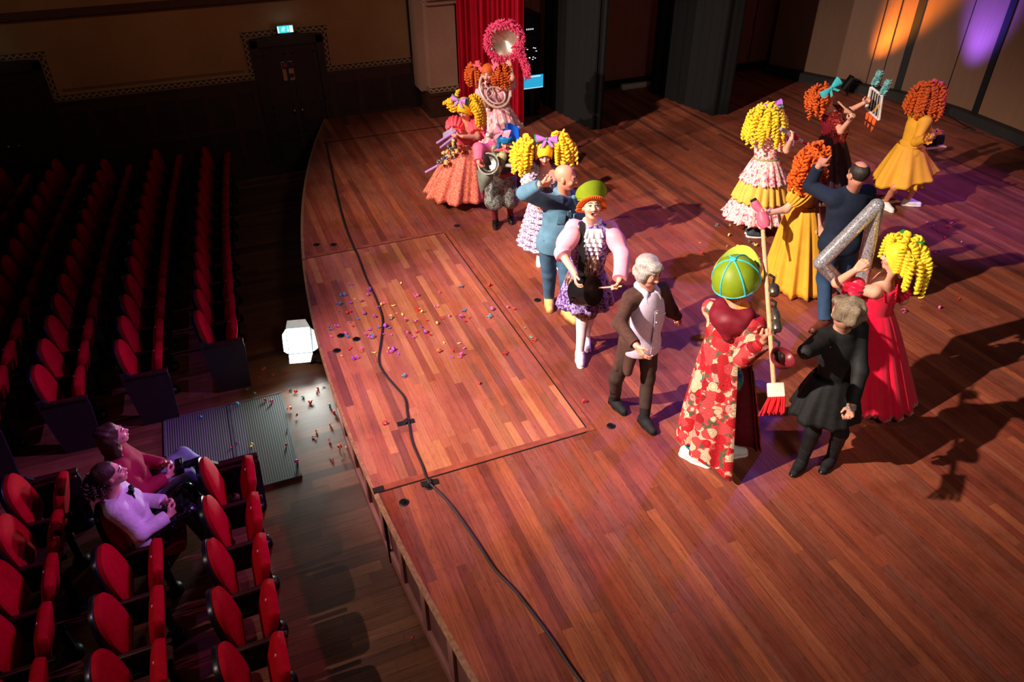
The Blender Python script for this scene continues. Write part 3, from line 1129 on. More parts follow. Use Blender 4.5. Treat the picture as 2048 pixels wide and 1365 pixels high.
mb = MB(); mb.box((-5.5, 6.3, -0.05), (8.5, 8.2, 0.05))
struct(mb.build('floor', M_hall, None, False))
ys = np.linspace(-2, FAR, 80)
struct(slab('floor_stage', ys, curve_x, 14.5, ST-0.045, ST, M_deck), 'reddish board stage floor with a curved front edge', 'stage')
ys = np.linspace(4.37, 8.50, 34)
struct(slab('floor_lift', ys, lambda y: curve_x(y)-0.004, 2.46, ST-0.05, ST+0.006, M_lift), 'lighter board lift platform let into the stage front', 'stage')
mb = MB()
mb.box((1.53, 4.345, ST+0.003), (0.95, 0.030, 0.004)); mb.box((1.55, 8.545, ST+0.002), (0.9, 0.035, 0.003))
mb.box((2.50, 6.43, ST+0.002), (0.030, 2.12, 0.003))
struct(mb.build('trim_1', M_cross, None, False))
mb = MB()
mb.box((2.466, 6.43, ST+0.004), (0.006, 2.07, 0.004)); mb.box((1.5, 4.31, ST+0.002), (0.94, 0.006, 0.004)); mb.box((1.53, 8.507, ST+0.004), (0.92, 0.005, 0.004))
mb.box((curve_x(4.34)+0.02, 4.34, ST+0.004), (0.045, 0.03, 0.006))
mb.box((2.75, 12.49, ST+0.002), (1.15, 0.012, 0.003))
struct(mb.build('trim_2', M_seam, None, False))
# nosing along the front edge
mb = MB()
yy = np.linspace(-2, FAR, 120)
mb.tube([(curve_x(y)-0.006, y, ST-0.022) for y in yy], 0.026, 6)
struct(mb.build('trim_3', M_nose))

# stage front: panelled fascia under the curved edge
mb = MB()
yy = np.linspace(-2, FAR, 70)
rows = [[(curve_x(y)+0.07, y, z) for y in yy] for z in (0.0, ST-0.045)]
mb.sheet(rows, 0.02)
struct(mb.build('wall_stage_front', M_fasp, None, False))
mb = MB()
def fbox(y0, y1, z0, z1, d=0.022, x0=0.052):
    ym = (y0+y1)/2
    a = math.atan(0.045*(ym-5.9))
    R = np.array([[math.cos(a), math.sin(a), 0], [-math.sin(a), math.cos(a), 0], [0, 0, 1.0]])
    mb.rbox((curve_x(ym)+x0, ym, (z0+z1)/2), (d, (y1-y0)/2/math.cos(a)+0.001, (z1-z0)/2), R, 0.008)
y = -2.0
while y < FAR-0.3:
    fbox(y, y+0.50, 0.0, 0.15); fbox(y, y+0.50, ST-0.17, ST-0.05)
    fbox(y-0.045, y+0.045, 0.13, ST-0.15, 0.020)
    y += 0.50
struct(mb.build('trim_4', M_fasc))
mb = MB()
for y in (4.34, 8.52):
    mb.box((curve_x(y)+0.03, y, ST/2-0.03), (0.012, 0.012, ST/2-0.03))
struct(mb.build('trim_5', M_black, None, False))

# far side wall of the hall: wainscot, stencilled border, plaster
WY = 13.75
def plaster(name, c, c2):
    t = NT(name)
    f = t.noise(1.3, 6); g = t.noise(30, 3)
    cc = t.mix(0.35, t.ramp(f, [(0.3, c), (0.7, c2)]), t.ramp(g, [(0.3, (0.7, 0.7, 0.7)), (0.7, (1.1, 1.1, 1.1))]), 'MULTIPLY')
    t.base(cc); t.b.inputs['Roughness'].default_value = 0.85
    t.bump(g, 0.1, 0.004)
    return t.m
M_plas = plaster('plaster_ochre', L(150, 108, 70), L(168, 124, 82))
M_pil = plaster('plaster_rose', L(150, 112, 92), L(164, 122, 100))
M_wain = mat('dark_oak', L(58, 32, 25), 0.5, var=0.25, scale=5)
M_wainp = mat('dark_oak_panel', L(46, 26, 22), 0.55, var=0.25, scale=5)
M_door = mat('door_oak', L(42, 26, 22), 0.5, var=0.2, scale=6)
def zigzag(name, axis):
    t = NT(name)
    xyz = t.n('ShaderNodeSeparateXYZ', ins={0: t.coord()})
    a, b = (xyz.outputs[0], xyz.outputs[2]) if axis == 'X' else (xyz.outputs[2], xyz.outputs[0])
    if axis == 'Y':
        a, b = xyz.outputs[1], xyz.outputs[2]
    fr = t.math('FRACT', t.math('DIVIDE', a, 0.10))
    tri = t.math('ABSOLUTE', t.math('SUBTRACT', t.math('MULTIPLY', fr, 2.0), 1.0))
    return t, tri, b
def border_mat(name, axis, b0):
    t, tri, b = zigzag(name, axis)
    v = t.math('DIVIDE', t.math('SUBTRACT', b, b0), 0.105)
    d = t.math('ABSOLUTE', t.math('SUBTRACT', v, t.math('ADD', t.math('MULTIPLY', tri, 0.46), 0.27)))
    z = t.math('LESS_THAN', d, 0.13)
    e = t.math('GREATER_THAN', t.math('ABSOLUTE', t.math('SUBTRACT', v, 0.5)), 0.40)
    f = t.math('MAXIMUM', z, e)
    t.base(t.mix(f, L(74, 46, 30)+(1,), L(160, 134, 98)+(1,)))
    t.b.inputs['Roughness'].default_value = 0.85
    return t.m
mb = MB(); mb.box((-3.6, WY+0.12, 2.4), (7.4, 0.10, 2.4))
struct(mb.build('wall_far', M_plas, None, False))
ZB = 1.735           # underside of the stencilled border
DX0, DX1, DZ = 0.80, 2.02, 2.42
EX0, EX1 = -3.9, -2.33
mb = MB()
for x0, x1 in ((-11, EX0), (EX1, DX0), (DX1, 3.66)):
    mb.box(((x0+x1)/2, WY+0.015, ZB/2), ((x1-x0)/2, 0.015, ZB/2), None, 1)
    mb.box(((x0+x1)/2, WY-0.012, ZB-0.02), ((x1-x0)/2, 0.022, 0.022)); mb.box(((x0+x1)/2, WY-0.008, 0.93), ((x1-x0)/2, 0.016, 0.05)); mb.box(((x0+x1)/2, WY-0.008, 0.1), ((x1-x0)/2, 0.018, 0.1))
    mb.box(((x0+x1)/2, WY-0.004, ZB-0.12), ((x1-x0)/2, 0.014, 0.08))
    n = max(1, int((x1-x0)/0.42))
    for i in range(n+1):
        x = x0+(x1-x0)*i/n
        mb.box((min(max(x, x0+0.05), x1-0.05), WY-0.004, ZB/2), (0.05, 0.012, ZB/2-0.02))
struct(mb.build('trim_6', [M_wain, M_wainp], None, False))
mb = MB()
for x0, x1 in ((-11, EX0-0.11), (EX1, DX0), (DX1, 3.66)):
    mb.box(((x0+x1)/2, WY+0.01, ZB+0.0525), ((x1-x0)/2, 0.012, 0.0525))
struct(mb.build('trim_7', border_mat('border_low', 'X', ZB), None, False))
mb = MB()
mb.box(((DX0+DX1)/2, WY+0.01, DZ+0.0525), ((DX1-DX0)/2+0.11, 0.0122, 0.0525)); mb.box(((EX0+EX1)/2, WY+0.01, DZ+0.0525), ((EX1-EX0)/2+0.11, 0.0122, 0.0525))
struct(mb.build('trim_8', border_mat('border_top', 'X', DZ), None, False))
for i, x in enumerate((DX0-0.105, DX1, EX1, EX0-0.105)):
    mb = MB(); mb.box((x+0.0525, WY+0.01, (ZB+DZ)/2+0.05), (0.0525, 0.0118, (DZ-ZB)/2+0.05))
    struct(mb.build('trim_%d' % (9+i), border_mat('border_side_%d' % i, 'Z', x), None, False))
mb = MB(); mb.box((-3.7, WY+0.01, 3.03), (7.36, 0.014, 0.055)); mb.box((-3.7, WY+0.006, 2.955), (7.36, 0.014, 0.008))
struct(mb.build('trim_13', mat('band_brown', L(84, 50, 36), 0.8), None, False))
mb = MB()
for z in (ZB+0.15, ZB+0.175):
    mb.box(((EX1+DX0)/2, WY+0.016, z), ((DX0-EX1)/2-0.16, 0.006, 0.004))
struct(mb.build('trim_14', mat('band_line', L(110, 72, 46), 0.8), None, False))

def double_door(name, x0, x1, label, poster):
    r = thing(name, label, 'door', ((x0+x1)/2, WY, 0))
    r['kind'] = 'structure'
    xm = (x0+x1)/2
    mb = MB()
    mb.box((x0+0.06, WY-0.02, DZ/2-0.02), (0.06, 0.04, DZ/2-0.02)); mb.box((x1-0.06, WY-0.02, DZ/2-0.02), (0.06, 0.04, DZ/2-0.02))
    # slightly gabled head
    zt = DZ-0.03
    P = [(x0, WY-0.06, zt-0.13), (x1, WY-0.06, zt-0.13), (x1, WY-0.06, zt), (xm, WY-0.06, zt+0.055), (x0, WY-0.06, zt)]
    Q = [(p[0], WY+0.02, p[2]) for p in P]
    mb.add(P+Q, [(0, 1, 2, 3, 4), (9, 8, 7, 6, 5)]+[(i, 5+i, 5+(i+1) % 5, (i+1) % 5) for i in range(5)])
    mb.build('door_frame', M_door, r, False)
    for g in (-1, 1):
        cx = xm+g*(x1-x0-0.24)/4; hw = (x1-x0-0.24)/4-0.004
        mb = MB(); mb.box((cx, WY+0.01, 1.12), (hw, 0.02, 1.12))
        lf = mb.build('door_leaf', M_wainp, r, False)
        mb = MB()
        for z0, z1 in ((0.12, 0.62), (0.74, 1.10), (1.22, 2.12)):
            for zz in (z0, z1):
                mb.box((cx, WY-0.014, zz), (hw-0.05, 0.008, 0.022))
            for q in (-1, 1):
                mb.box((cx+q*(hw-0.06), WY-0.014, (z0+z1)/2), (0.022, 0.008, (z1-z0)/2))
        mb.build('moulding', M_door, lf, False)
        mb = MB(); mb.ball((xm+g*0.07, WY-0.05, 1.14), 0.026); mb.tube([(xm+g*0.07, WY, 1.14), (xm+g*0.07, WY-0.05, 1.14)], 0.01)
        mb.build('door_knob', mat('nickel', L(170, 160, 150), 0.3, 0.9), lf)
    return r
double_door('door_1', DX0, DX1, 'dark oak double door with gabled head under the lit exit sign', True)
double_door('door_2', EX0, EX1, 'dark doorway at the left end of the far wall', False)
mb = MB(); mb.box((1.36, WY-0.016, 1.83), (0.10, 0.004, 0.16), None, 0)
mb.box((1.36, WY-0.022, 1.92), (0.09, 0.003, 0.055), None, 1); mb.box((1.325, WY-0.0225, 1.93), (0.03, 0.003, 0.03), None, 2)
mb.box((1.39, WY-0.0225, 1.745), (0.05, 0.003, 0.035), None, 1)
tag(mb.build('poster', [mat('poster_paper', L(176, 128, 92), 0.8), mat('poster_blue', L(50, 44, 70), 0.8), mat('poster_red', L(150, 50, 40), 0.8)], None, False),
    'small printed poster with blue and red blocks on the dark door', 'poster')

def exit_sign(x, z, label):
    r = thing('exit_sign', label, 'sign', (x, WY-0.06, z))
    mb = MB(); mb.rbox((x, WY-0.055, z), (0.135, 0.045, 0.062), None, 0.006)
    mb.build('housing', mat('sign_housing', L(190, 200, 200), 0.5), r)
    mb = MB(); mb.box((x, WY-0.103, z), (0.128, 0.003, 0.055))
    f = mb.build('sign_face', [emat('sign_green', (0.02, 0.34, 0.36), 2.2)], r, False)
    W = emat('sign_white', (0.42, 0.95, 1.0), 3.2)
    mb = MB()
    mb.box((x+0.098, WY-0.107, z), (0.024, 0.002, 0.048)); mb.box((x-0.118, WY-0.107, z), (0.008, 0.002, 0.048))
    # running figure and down arrow
    Y = WY-0.108
    mb.ball((x-0.022, Y, z+0.032), (0.008, 0.002, 0.008))
    for a, b in (((-0.028, 0.022), (-0.040, -0.004)), ((-0.040, -0.004), (-0.020, -0.014)), ((-0.020, -0.014), (-0.026, -0.036)), ((-0.040, -0.004), (-0.052, -0.022)), ((-0.052, -0.022), (-0.070, -0.022)),
                 ((-0.028, 0.020), (-0.010, 0.010)), ((-0.010, 0.010), (-0.002, 0.020)), ((-0.030, 0.020), (-0.048, 0.016)), ((-0.048, 0.016), (-0.058, 0.002))):
        mb.tube([(x+a[0], Y, z+a[1]), (x+b[0], Y, z+b[1])], 0.0052, 6, flat=0.5)
    mb.tube([(x+0.042, Y, z+0.036), (x+0.042, Y, z-0.030)], 0.0045, 6)
    mb.tube([(x+0.026, Y, z-0.014), (x+0.042, Y, z-0.034), (x+0.058, Y, z-0.014)], 0.0045, 6)
    mb.build('pictogram', W, f)
    l = bpy.data.lights.new('exit_glow', 'POINT'); l.energy = 0.35; l.color = (0.35, 0.85, 1.0); l.shadow_soft_size = 0.05
    o = bpy.data.objects.new('exit_glow', l); col.objects.link(o); o.location = (x, WY-0.2, z+0.02)
exit_sign(1.42, DZ+0.105, 'lit green and white exit sign with running figure over the double door')
exit_sign(-3.03, DZ+0.105, 'lit exit sign over the dark doorway at the left edge')

# proscenium pier
PX0, PX1, PY0 = 3.70, 4.22, 12.96
mb = MB()
mb.box(((PX0+PX1)/2, (PY0+WY)/2+0.05, 3.9), ((PX1-PX0)/2, (WY-PY0)/2, 2.55), None, 0)
mb.box(((PX0+PX1)/2-0.06, (PY0+WY)/2+0.16, 3.9), ((PX1-PX0)/2+0.06, (WY-PY0)/2-0.1, 2.55), None, 0)
struct(mb.build('wall_pier', M_pil, None, False), 'plastered pier with a stencilled border beside the red curtain', 'pier')
mb = MB()
mb.box(((PX0+PX1)/2, (PY0+WY)/2+0.04, ST+0.21), ((PX1-PX0)/2+0.03, (WY-PY0)/2+0.02, 0.21)); mb.box(((PX0+PX1)/2, (PY0+WY)/2+0.03, ST+0.06), ((PX1-PX0)/2+0.05, (WY-PY0)/2+0.03, 0.06))
mb.box(((PX0+PX1)/2, (PY0+WY)/2+0.03, ST+0.405), ((PX1-PX0)/2+0.045, (WY-PY0)/2+0.03, 0.02))
struct(mb.build('trim_15', M_wain, None, False))
mb = MB(); mb.box(((PX0+PX1)/2, PY0+0.045, ST+0.49), ((PX1-PX0)/2+0.004, 0.012, 0.0525))
struct(mb.build('trim_16', border_mat('border_pier', 'X', ST+0.4375), None, False))
mb = MB(); mb.box((PX0-0.005, (PY0+WY)/2, ST+0.49), (0.008, (WY-PY0)/2-0.06, 0.0525))
struct(mb.build('trim_17', border_mat('border_pier_side', 'Y', ST+0.4375), None, False))
mb = MB(); mb.box(((PX0+PX1)/2, (PY0+WY)/2, ST+1.93), ((PX1-PX0)/2+0.03, (WY-PY0)/2+0.0, 0.018)); mb.box(((PX0+PX1)/2, (PY0+WY)/2, ST+2.0), ((PX1-PX0)/2+0.015, (WY-PY0)/2, 0.012))
struct(mb.build('trim_18', M_pil, None, False))
mb = MB()
for k in range(3):
    mb.tube([(3.56+0.012*k, WY-0.06-0.02*k, z) for z in np.linspace(5, 1.9, 12)]+[(3.57+0.03*k, WY-0.1, 1.4), (3.6+0.02*k, WY-0.14, ST+0.03)], 0.009, 6)
tag(mb.build('hanging_cable', M_black), 'bundle of thin dark cables hanging beside the plaster pier', 'cable')

# red house curtain
def drape(path_fn, n, z0, z1, amp, folds, seed=0, nz=14):
    rs = np.random.RandomState(seed)
    rows = []
    ph = rs.rand(5)*6.28
    for j in range(nz):
        t = j/(nz-1)
        row = []
        for i in range(n):
            u = i/(n-1)
            p, nn = path_fn(u)
            w = math.sin(u*folds*6.283+0.9*math.sin(u*9+ph[0])+0.25*t*math.sin(u*23+ph[1]))+0.35*math.sin(u*folds*2.6*6.283+ph[2])
            q = np.array(p)+np.array(nn)*w*amp*(0.75+0.25*(1-t))
            row.append((q[0], q[1], z0+(z1-z0)*t))
        rows.append(row)
    return rows
M_red = mat('red_velvet', L(158, 0, 28), 0.8, var=0.12, scale=4, spec=0.15)
a, b = np.array((4.20, 12.86, 0)), np.array((5.02, 11.86, 0)); nn = nrm(np.cross(b-a, (0, 0, 1)))
mb = MB(); mb.sheet(drape(lambda u: (a+(b-a)*u, nn), 130, ST+0.02, 5.6, 0.055, 8), 0.01)
tag(mb.build('stage_curtain', M_red), 'tall red velvet stage curtain hanging in deep folds beside the pier', 'curtain')

# black masking legs (soft drapes on both sides and a front edge)
M_leg = mat('black_serge', L(10, 11, 12), 0.9, var=0.2, scale=12)
def mask_leg(x0, x1, y0, y1, wdt, label):
    def fn(u):
        if u < 0.12:
            t = u/0.12
            return (x1+wdt*(1-t), y1, 0), (0, -1, 0)
        t = (u-0.12)/0.88
        return (x1+(x0-x1)*t, y1+(y0-y1)*t, 0), (-1, 0, 0)
    mb = MB(); mb.sheet(drape(fn, 90, ST+0.01, 5.8, 0.02, 9, int(x0*10)), 0.012)
    def fn2(u):
        return (x1+wdt+(x0-x1)*u, y1+(y0-y1)*u, 0), (1, 0, 0)
    mb.sheet(drape(fn2, 60, ST+0.01, 5.8, 0.02, 6, 3), 0.012)
    tag(mb.build('masking_drape', M_leg), label, 'drape')
mask_leg(5.86, 6.08, 12.9, 11.25, 0.17, 'black masking drape behind the blue screen, with a grey lit edge')
mask_leg(8.12, 8.44, 12.75, 11.05, 0.34, 'wide black masking drape standing in the middle of the back of the stage')

# stage side wall and curved wooden shell
def panelwood(name, c, c2):
    t = NT(name)
    mp = t.n('ShaderNodeMapping', ins={'Vector': t.coord(), 'Scale': (30, 30, 1.2)}).outputs[0]
    f = t.noise(1.5, 5, mp)
    t.base(t.ramp(f, [(0.25, c), (0.75, c2)]))
    t.b.inputs['Roughness'].default_value = 0.55
    return t.m
M_back = panelwood('back_panel_wood', L(118, 66, 54), L(134, 76, 60))
M_shell = panelwood('shell_wood', L(112, 82, 62), L(124, 92, 68))
mb = MB(); mb.box((9.3, 13.42, 3.4), (5.2, 0.08, 2.6))
struct(mb.build('wall_back', M_back, None, False))
mb = MB()
for x in (6.75, 7.3, 9.6, 10.9, 12.0):
    mb.box((x, 13.335, 3.4), (0.008, 0.006, 2.45))
struct(mb.build('trim_19', M_seam, None, False))
mb = MB(); mb.box((9.3, 13.30, ST+0.07), (5.2, 0.05, 0.07))
struct(mb.build('baseboard_back', M_black, None, False))
SH = [(11.2, 13.0), (11.62, 12.05), (12.03, 11.13), (12.33, 10.55), (12.50, 9.85), (12.55, 9.30), (12.54, 9.0), (12.46, 8.0), (12.25, 6.9), (11.9, 5.6), (11.3, 4.0), (10.4, 2.0)]
def shell_pt(u):
    P = np.array(SH); d = np.r_[0, np.cumsum(np.hypot(*np.diff(P, axis=0).T))]
    s_ = u*d[-1]
    return np.array([np.interp(s_, d, P[:, 0]), np.interp(s_, d, P[:, 1])])
mb = MB()
us = np.linspace(0, 1, 60)
mb.sheet([[(*shell_pt(u), z) for u in us] for z in (ST, 2.0, 4.0, 6.2)], 0.05)
struct(mb.build('wall_right', M_shell), 'curved light wood shell wall at the back of the stage', 'wall')
Pd = np.r_[0, np.cumsum(np.hypot(*np.diff(np.array(SH), axis=0).T))]
def u_of(i, t=0.0):
    return (Pd[i]+(Pd[i+1]-Pd[i])*t)/Pd[-1]
def strip(u, w, d, m, name):
    p0, p1 = shell_pt(u-0.002), shell_pt(u+0.002)
    tng = nrm(np.array([*(p1-p0), 0])); n2 = np.array([-tng[1], tng[0], 0.0])
    if n2[0] > 0:
        n2 = -n2
    R = np.stack([tng, n2, (0, 0, 1)], 1)
    p = shell_pt(u)
    mb = MB(); mb.box((p[0]+n2[0]*0.03, p[1]+n2[1]*0.03, 3.5), (w, d, 2.58), R)
    struct(mb.build(name, m, None, False))
for i, (k, t, wd) in enumerate(((2, 0.97, 0.065), (6, 0.02, 0.062), (8, 0.6, 0.062))):
    strip(u_of(k, t), wd, 0.02, M_black, 'trim_%d' % (20+i))
for i, (k, t) in enumerate(((2, 0.05), (2, 0.45), (4, 0.35), (7, 0.55))):
    strip(u_of(k, t), 0.006, 0.008, M_seam, 'trim_%d' % (24+i))
mb = MB()
us = np.linspace(0, 1, 80)
def kerb_pt(u, off):
    p0, p1 = shell_pt(max(0, u-0.01)), shell_pt(min(1, u+0.01))
    tng = nrm(np.array([*(p1-p0)])); n2 = np.array([tng[1], -tng[0]])
    if n2[0] > 0:
        n2 = -n2
    return shell_pt(u)+n2*off
a_ = [[(*kerb_pt(u, 0.0), z) for u in us] for z in (ST+0.15,)]
rows = [[(*kerb_pt(u, 0.20), ST) for u in us], [(*kerb_pt(u, 0.20), ST+0.145) for u in us], [(*kerb_pt(u, 0.19), ST+0.155) for u in us], [(*kerb_pt(u, 0.0), ST+0.155) for u in us]]
mb.sheet(rows, 0.012)
struct(mb.build('baseboard_right', mat('kerb_black', L(34, 34, 34), 0.6), None, False))

# ------------------------------------------------------------------ things on and round the stage
# rack of amplifiers and a monitor in the wing
r = thing('equipment_rack', 'black equipment rack with small white lights behind the red curtain', 'rack', (5.36, 12.87, ST))
mb = MB(); mb.rbox((5.36, 12.87, ST+0.85), (0.30, 0.28, 0.85), None, 0.02)
mb.build('cabinet', M_blackm, r)
for z in (0.78, 0.95, 1.12, 1.29, 1.46):
    mb = MB(); mb.rbox((5.36, 12.58, ST+z), (0.26, 0.015, 0.07), None, 0.006)
    u_ = mb.build('rack_unit', M_black, r)
    if z in (0.95, 1.12, 1.46):
        mb = MB()
        rs = np.random.RandomState(int(z*100))
        if z == 1.46:
            mb.box((5.30, 12.563, ST+z), (0.022, 0.003, 0.014))
            for k in range(4):
                mb.box((5.38+0.038*k, 12.563, ST+z+0.005), (0.007, 0.003, 0.011))
        else:
            for k in range(6):
                mb.box((5.28+rs.rand()*0.3, 12.563, ST+z-0.04+0.08*rs.rand()), (0.012, 0.003, 0.005))
        mb.build('indicator_light', emat('led_white_%d' % int(z*100), (0.9, 0.95, 1.0), 1.6), u_)
r = thing('monitor', 'small monitor with a plain blue screen beside the red curtain', 'monitor', (5.42, 12.3, ST))
mb = MB(); mb.rbox((5.42, 12.38, ST+0.62), (0.21, 0.02, 0.135), None, 0.01)
mb.build('case', M_black, r)
mb = MB(); mb.box((5.42, 12.357, ST+0.62), (0.195, 0.004, 0.115))
f_ = mb.build('screen', emat('screen_blue', (0.02, 0.36, 0.62), 1.1), r, False)
mb = MB(); mb.box((5.40, 12.351, ST+0.713), (0.16, 0.002, 0.012)); mb.box((5.42, 12.351, ST+0.512), (0.19, 0.002, 0.007))
mb.build('menu_bar', emat('screen_white', (0.5, 0.85, 0.95), 1.0), f_, False)
mb = MB(); mb.box((5.42, 12.42, ST+0.24), (0.03, 0.02, 0.26)); mb.rbox((5.42, 12.42, ST+0.012), (0.14, 0.08, 0.012), None, 0.006)
mb.build('stand', M_black, r, False)

mb = MB(); mb.rbox((8.02, 13.12, ST+0.05), (0.33, 0.05, 0.05), None, 0.01)
tag(mb.build('light_batten', mat('pale_batten', L(176, 170, 150), 0.6)), 'pale batten lying on the dark floor between the black drapes', 'batten')
mb = MB()
for k in range(5):
    mb.box((12.2, 13.335, ST+1.02+0.045*k), (0.014, 0.01, 0.012))
tag(mb.build('indicator_strip', emat('led_green', (0.03, 0.9, 0.25), 0.7), None, False), 'small green indicator lights in the dark back corner', 'light')

def par_can(p, aim, colr, label, power):
    p = np.array(p, float)
    r = thing('uplight', label, 'spotlight', p)
    d = nrm(np.array(aim)-(p+[0, 0, 0.2]))
    c = p+np.array([0, 0, 0.20])
    R = frame(np.cross(d, (0.3, 1, 0.1)), d)
    mb = MB(); mb.lathe([(0.05, -0.15), (0.085, -0.13), (0.095, -0.02), (0.10, 0.10), (0.104, 0.13), (0.094, 0.13), (0.085, 0.10), (0.02, 0.09)], c, R, 24)
    mb.build('can', M_blackm, r)
    mb = MB(); mb.lathe([(0.02, 0.098), (0.08, 0.1), (0.02, 0.104)], c, R, 20)
    mb.build('lens', emat('lens_'+label[:8], colr, 2.0), r)
    s_ = nrm(np.cross(d, (0, 0, 1)))
    mb = MB(); mb.tube([c+s_*0.12+[0, 0, 0.02], c+s_*0.13-[0, 0, 0.15], c+s_*0.10-[0, 0, 0.19], c-s_*0.10-[0, 0, 0.19], c-s_*0.13-[0, 0, 0.15], c-s_*0.12+[0, 0, 0.02]], 0.012, 6)
    mb.build('yoke', M_black, r)
    spot('uplight_beam', c+d*0.15, aim, power, colr, 44, 1.0, 0.14)
par_can((11.62, 11.12, ST), (12.36, 10.52, ST+2.1), (1.0, 0.30, 0.03), 'orange floor uplight can against the curved shell wall', 1500)
par_can((11.90, 9.42, ST), (12.55, 9.32, ST+1.9), (0.17, 0.08, 1.0), 'violet floor uplight can against the curved shell wall', 1500)
mb = MB()
mb.tube([gnd(*q)+[0, 0, 0.008] for q in ((1893, 232), (1910, 240), (1928, 252), (1950, 262), (1940, 256), (1925, 258), (1945, 264), (1975, 268), (2010, 278), (2035, 292), (2060, 300))], 0.009, 6)
tag(mb.build('power_cable', M_black), 'thin dark cable coiled on the floor by the shell wall', 'cable')

# long cable taped to the deck
def spline(P, n):
    P = np.asarray(P, float)
    d = np.r_[0, np.cumsum(np.linalg.norm(np.diff(P, axis=0), axis=1))]
    out = []
    for s_ in np.linspace(0, d[-1], n):
        i = min(max(np.searchsorted(d, s_)-1, 0), len(P)-2)
        t = (s_-d[i])/(d[i+1]-d[i]+1e-9)
        p0, p1, p2, p3 = P[max(i-1, 0)], P[i], P[i+1], P[min(i+2, len(P)-1)]
        out.append(0.5*((2*p1)+(-p0+p2)*t+(2*p0-5*p1+4*p2-p3)*t*t+(-p0+3*p1-3*p2+p3)*t**3))
    return np.array(out)
cab = [(652, 286), (660, 330), (668, 370), (678, 412), (690, 455), (706, 495), (716, 515), (733, 560), (752, 600), (765, 640), (763, 680), (758, 722), (768, 748), (790, 775), (810, 800), (815, 830), (818, 850), (826, 890), (845, 935), (856, 965), (880, 990), (905, 1018), (935, 1060), (962, 1100), (990, 1143), (1030, 1185), (1065, 1230), (1100, 1277), (1135, 1330), (1165, 1372), (1200, 1420)]
mb = MB(); mb.tube(spline([gnd(*q)+[0, 0, 0.0165] for q in cab], 220), 0.0105, 8)
tag(mb.build('stage_cable', mat('cable_rubber', L(40, 36, 34), 0.5)), 'long black cable winding along the stage front under two tape strips', 'cable')
M_tape = mat('gaffer_tape', L(16, 15, 15), 0.65)
for (x0, y0), (x1, y1), lb in (((795, 851), (829, 843), 'strip of black tape over the cable in the middle of the lighter boards'), ((842, 971), (876, 964), 'strip of black tape over the cable at the near edge of the lighter boards')):
    a, b = gnd(x0, y0), gnd(x1, y1)
    d = nrm(b-a); s_ = np.cross((0, 0, 1), d)
    rows = []
    for t in np.linspace(0, 1, 15):
        h = 0.010+0.026*math.exp(-((t-0.55)/0.09)**2)
        rows.append([a+(b-a)*t+s_*q*0.028+[0, 0, h] for q in (-1, 0, 1)])
    mb = MB(); mb.sheet(rows, 0.004)
    tag(mb.build('tape_strip', M_tape, None, False), lb, 'tape')
for q, lb in (((633, 490), 'small round floor socket nearest the far left stage edge'), ((667, 490), 'small round floor socket beside the cable near the stage edge'), ((674, 703), 'round black floor socket among the confetti, nearest the stage edge'), ((713, 680), 'round black floor socket among the confetti, beside the cable'), ((682, 673), 'round black floor socket under blue confetti by the stage edge'), ((858, 974), 'round black floor socket under the near tape strip'), ((808, 1006), 'round black floor socket on the darker boards below the lift platform'), ((1222, 853), 'round black floor socket beside the boots of the grey haired woman'), ((914, 452), 'round black floor socket between the salmon gown and the cable'), ((1075, 601), 'small round floor socket by the tan shoes')):
    p = gnd(*q)
    r = thing('floor_socket', lb, 'socket', p)
    z = 0.006 if 4.37 < p[1] < 8.5 and p[0] < 2.46 else 0.0
    mb = MB(); mb.lathe([(0.040, z), (0.040, z+0.006), (0.034, z+0.009), (0.030, z+0.005), (0.002, z+0.005)], p, None, 20)
    mb.build('ring', M_black, r)
    mb = MB(); mb.lathe([(0.028, z+0.004), (0.026, z+0.010), (0.004, z+0.013)], p, None, 16); mb.box(p+[0.0, 0.0, z+0.014], (0.006, 0.02, 0.003))
    mb.build('cap', M_blackm, r)

# floor mat with two halves
M_mat = NT('ribbed_mat')
xyz = M_mat.n('ShaderNodeSeparateXYZ', ins={0: M_mat.coord()})
fr = M_mat.math('FRACT', M_mat.math('DIVIDE', xyz.outputs[0], 0.024))
g_ = M_mat.math('GREATER_THAN', fr, 0.42)
M_mat.base(M_mat.mix(g_, L(18, 19, 20)+(1,), L(112, 112, 108)+(1,)))
M_mat.b.inputs['Roughness'].default_value = 0.7
M_mat.bump(g_, 0.6, 0.01)
M_mat = M_mat.m
c4 = [gnd(330, 838, 0), gnd(566, 786, 0), gnd(597, 945, 0), gnd(330, 930+80, 0)]
x0, x1 = -1.27, -0.01
y0, y1 = 5.72, 7.14
for k, (ya, yb, xa, xb, lb) in enumerate(((y0, y1, x0, -0.60, 'ribbed grey floor mat half beside the seated women'), (y0, y1, -0.57, x1, 'ribbed grey floor mat half nearer the stage'))):
    mb = MB(); mb.rbox(((xa+xb)/2, (ya+yb)/2, 0.007), ((xb-xa)/2, (yb-ya)/2, 0.007), None, 0.004)
    r = tag(mb.build('floor_mat', M_mat, None, False), lb, 'mat')
    mb = MB()
    for q in (ya, yb):
        mb.box(((xa+xb)/2, q, 0.008), ((xb-xa)/2+0.012, 0.012, 0.010))
    for q in (xa, xb):
        mb.box((q, (ya+yb)/2, 0.008), (0.012, (yb-ya)/2, 0.010))
    mb.build('border', mat('mat_rim', L(90, 92, 92), 0.5), r, False)

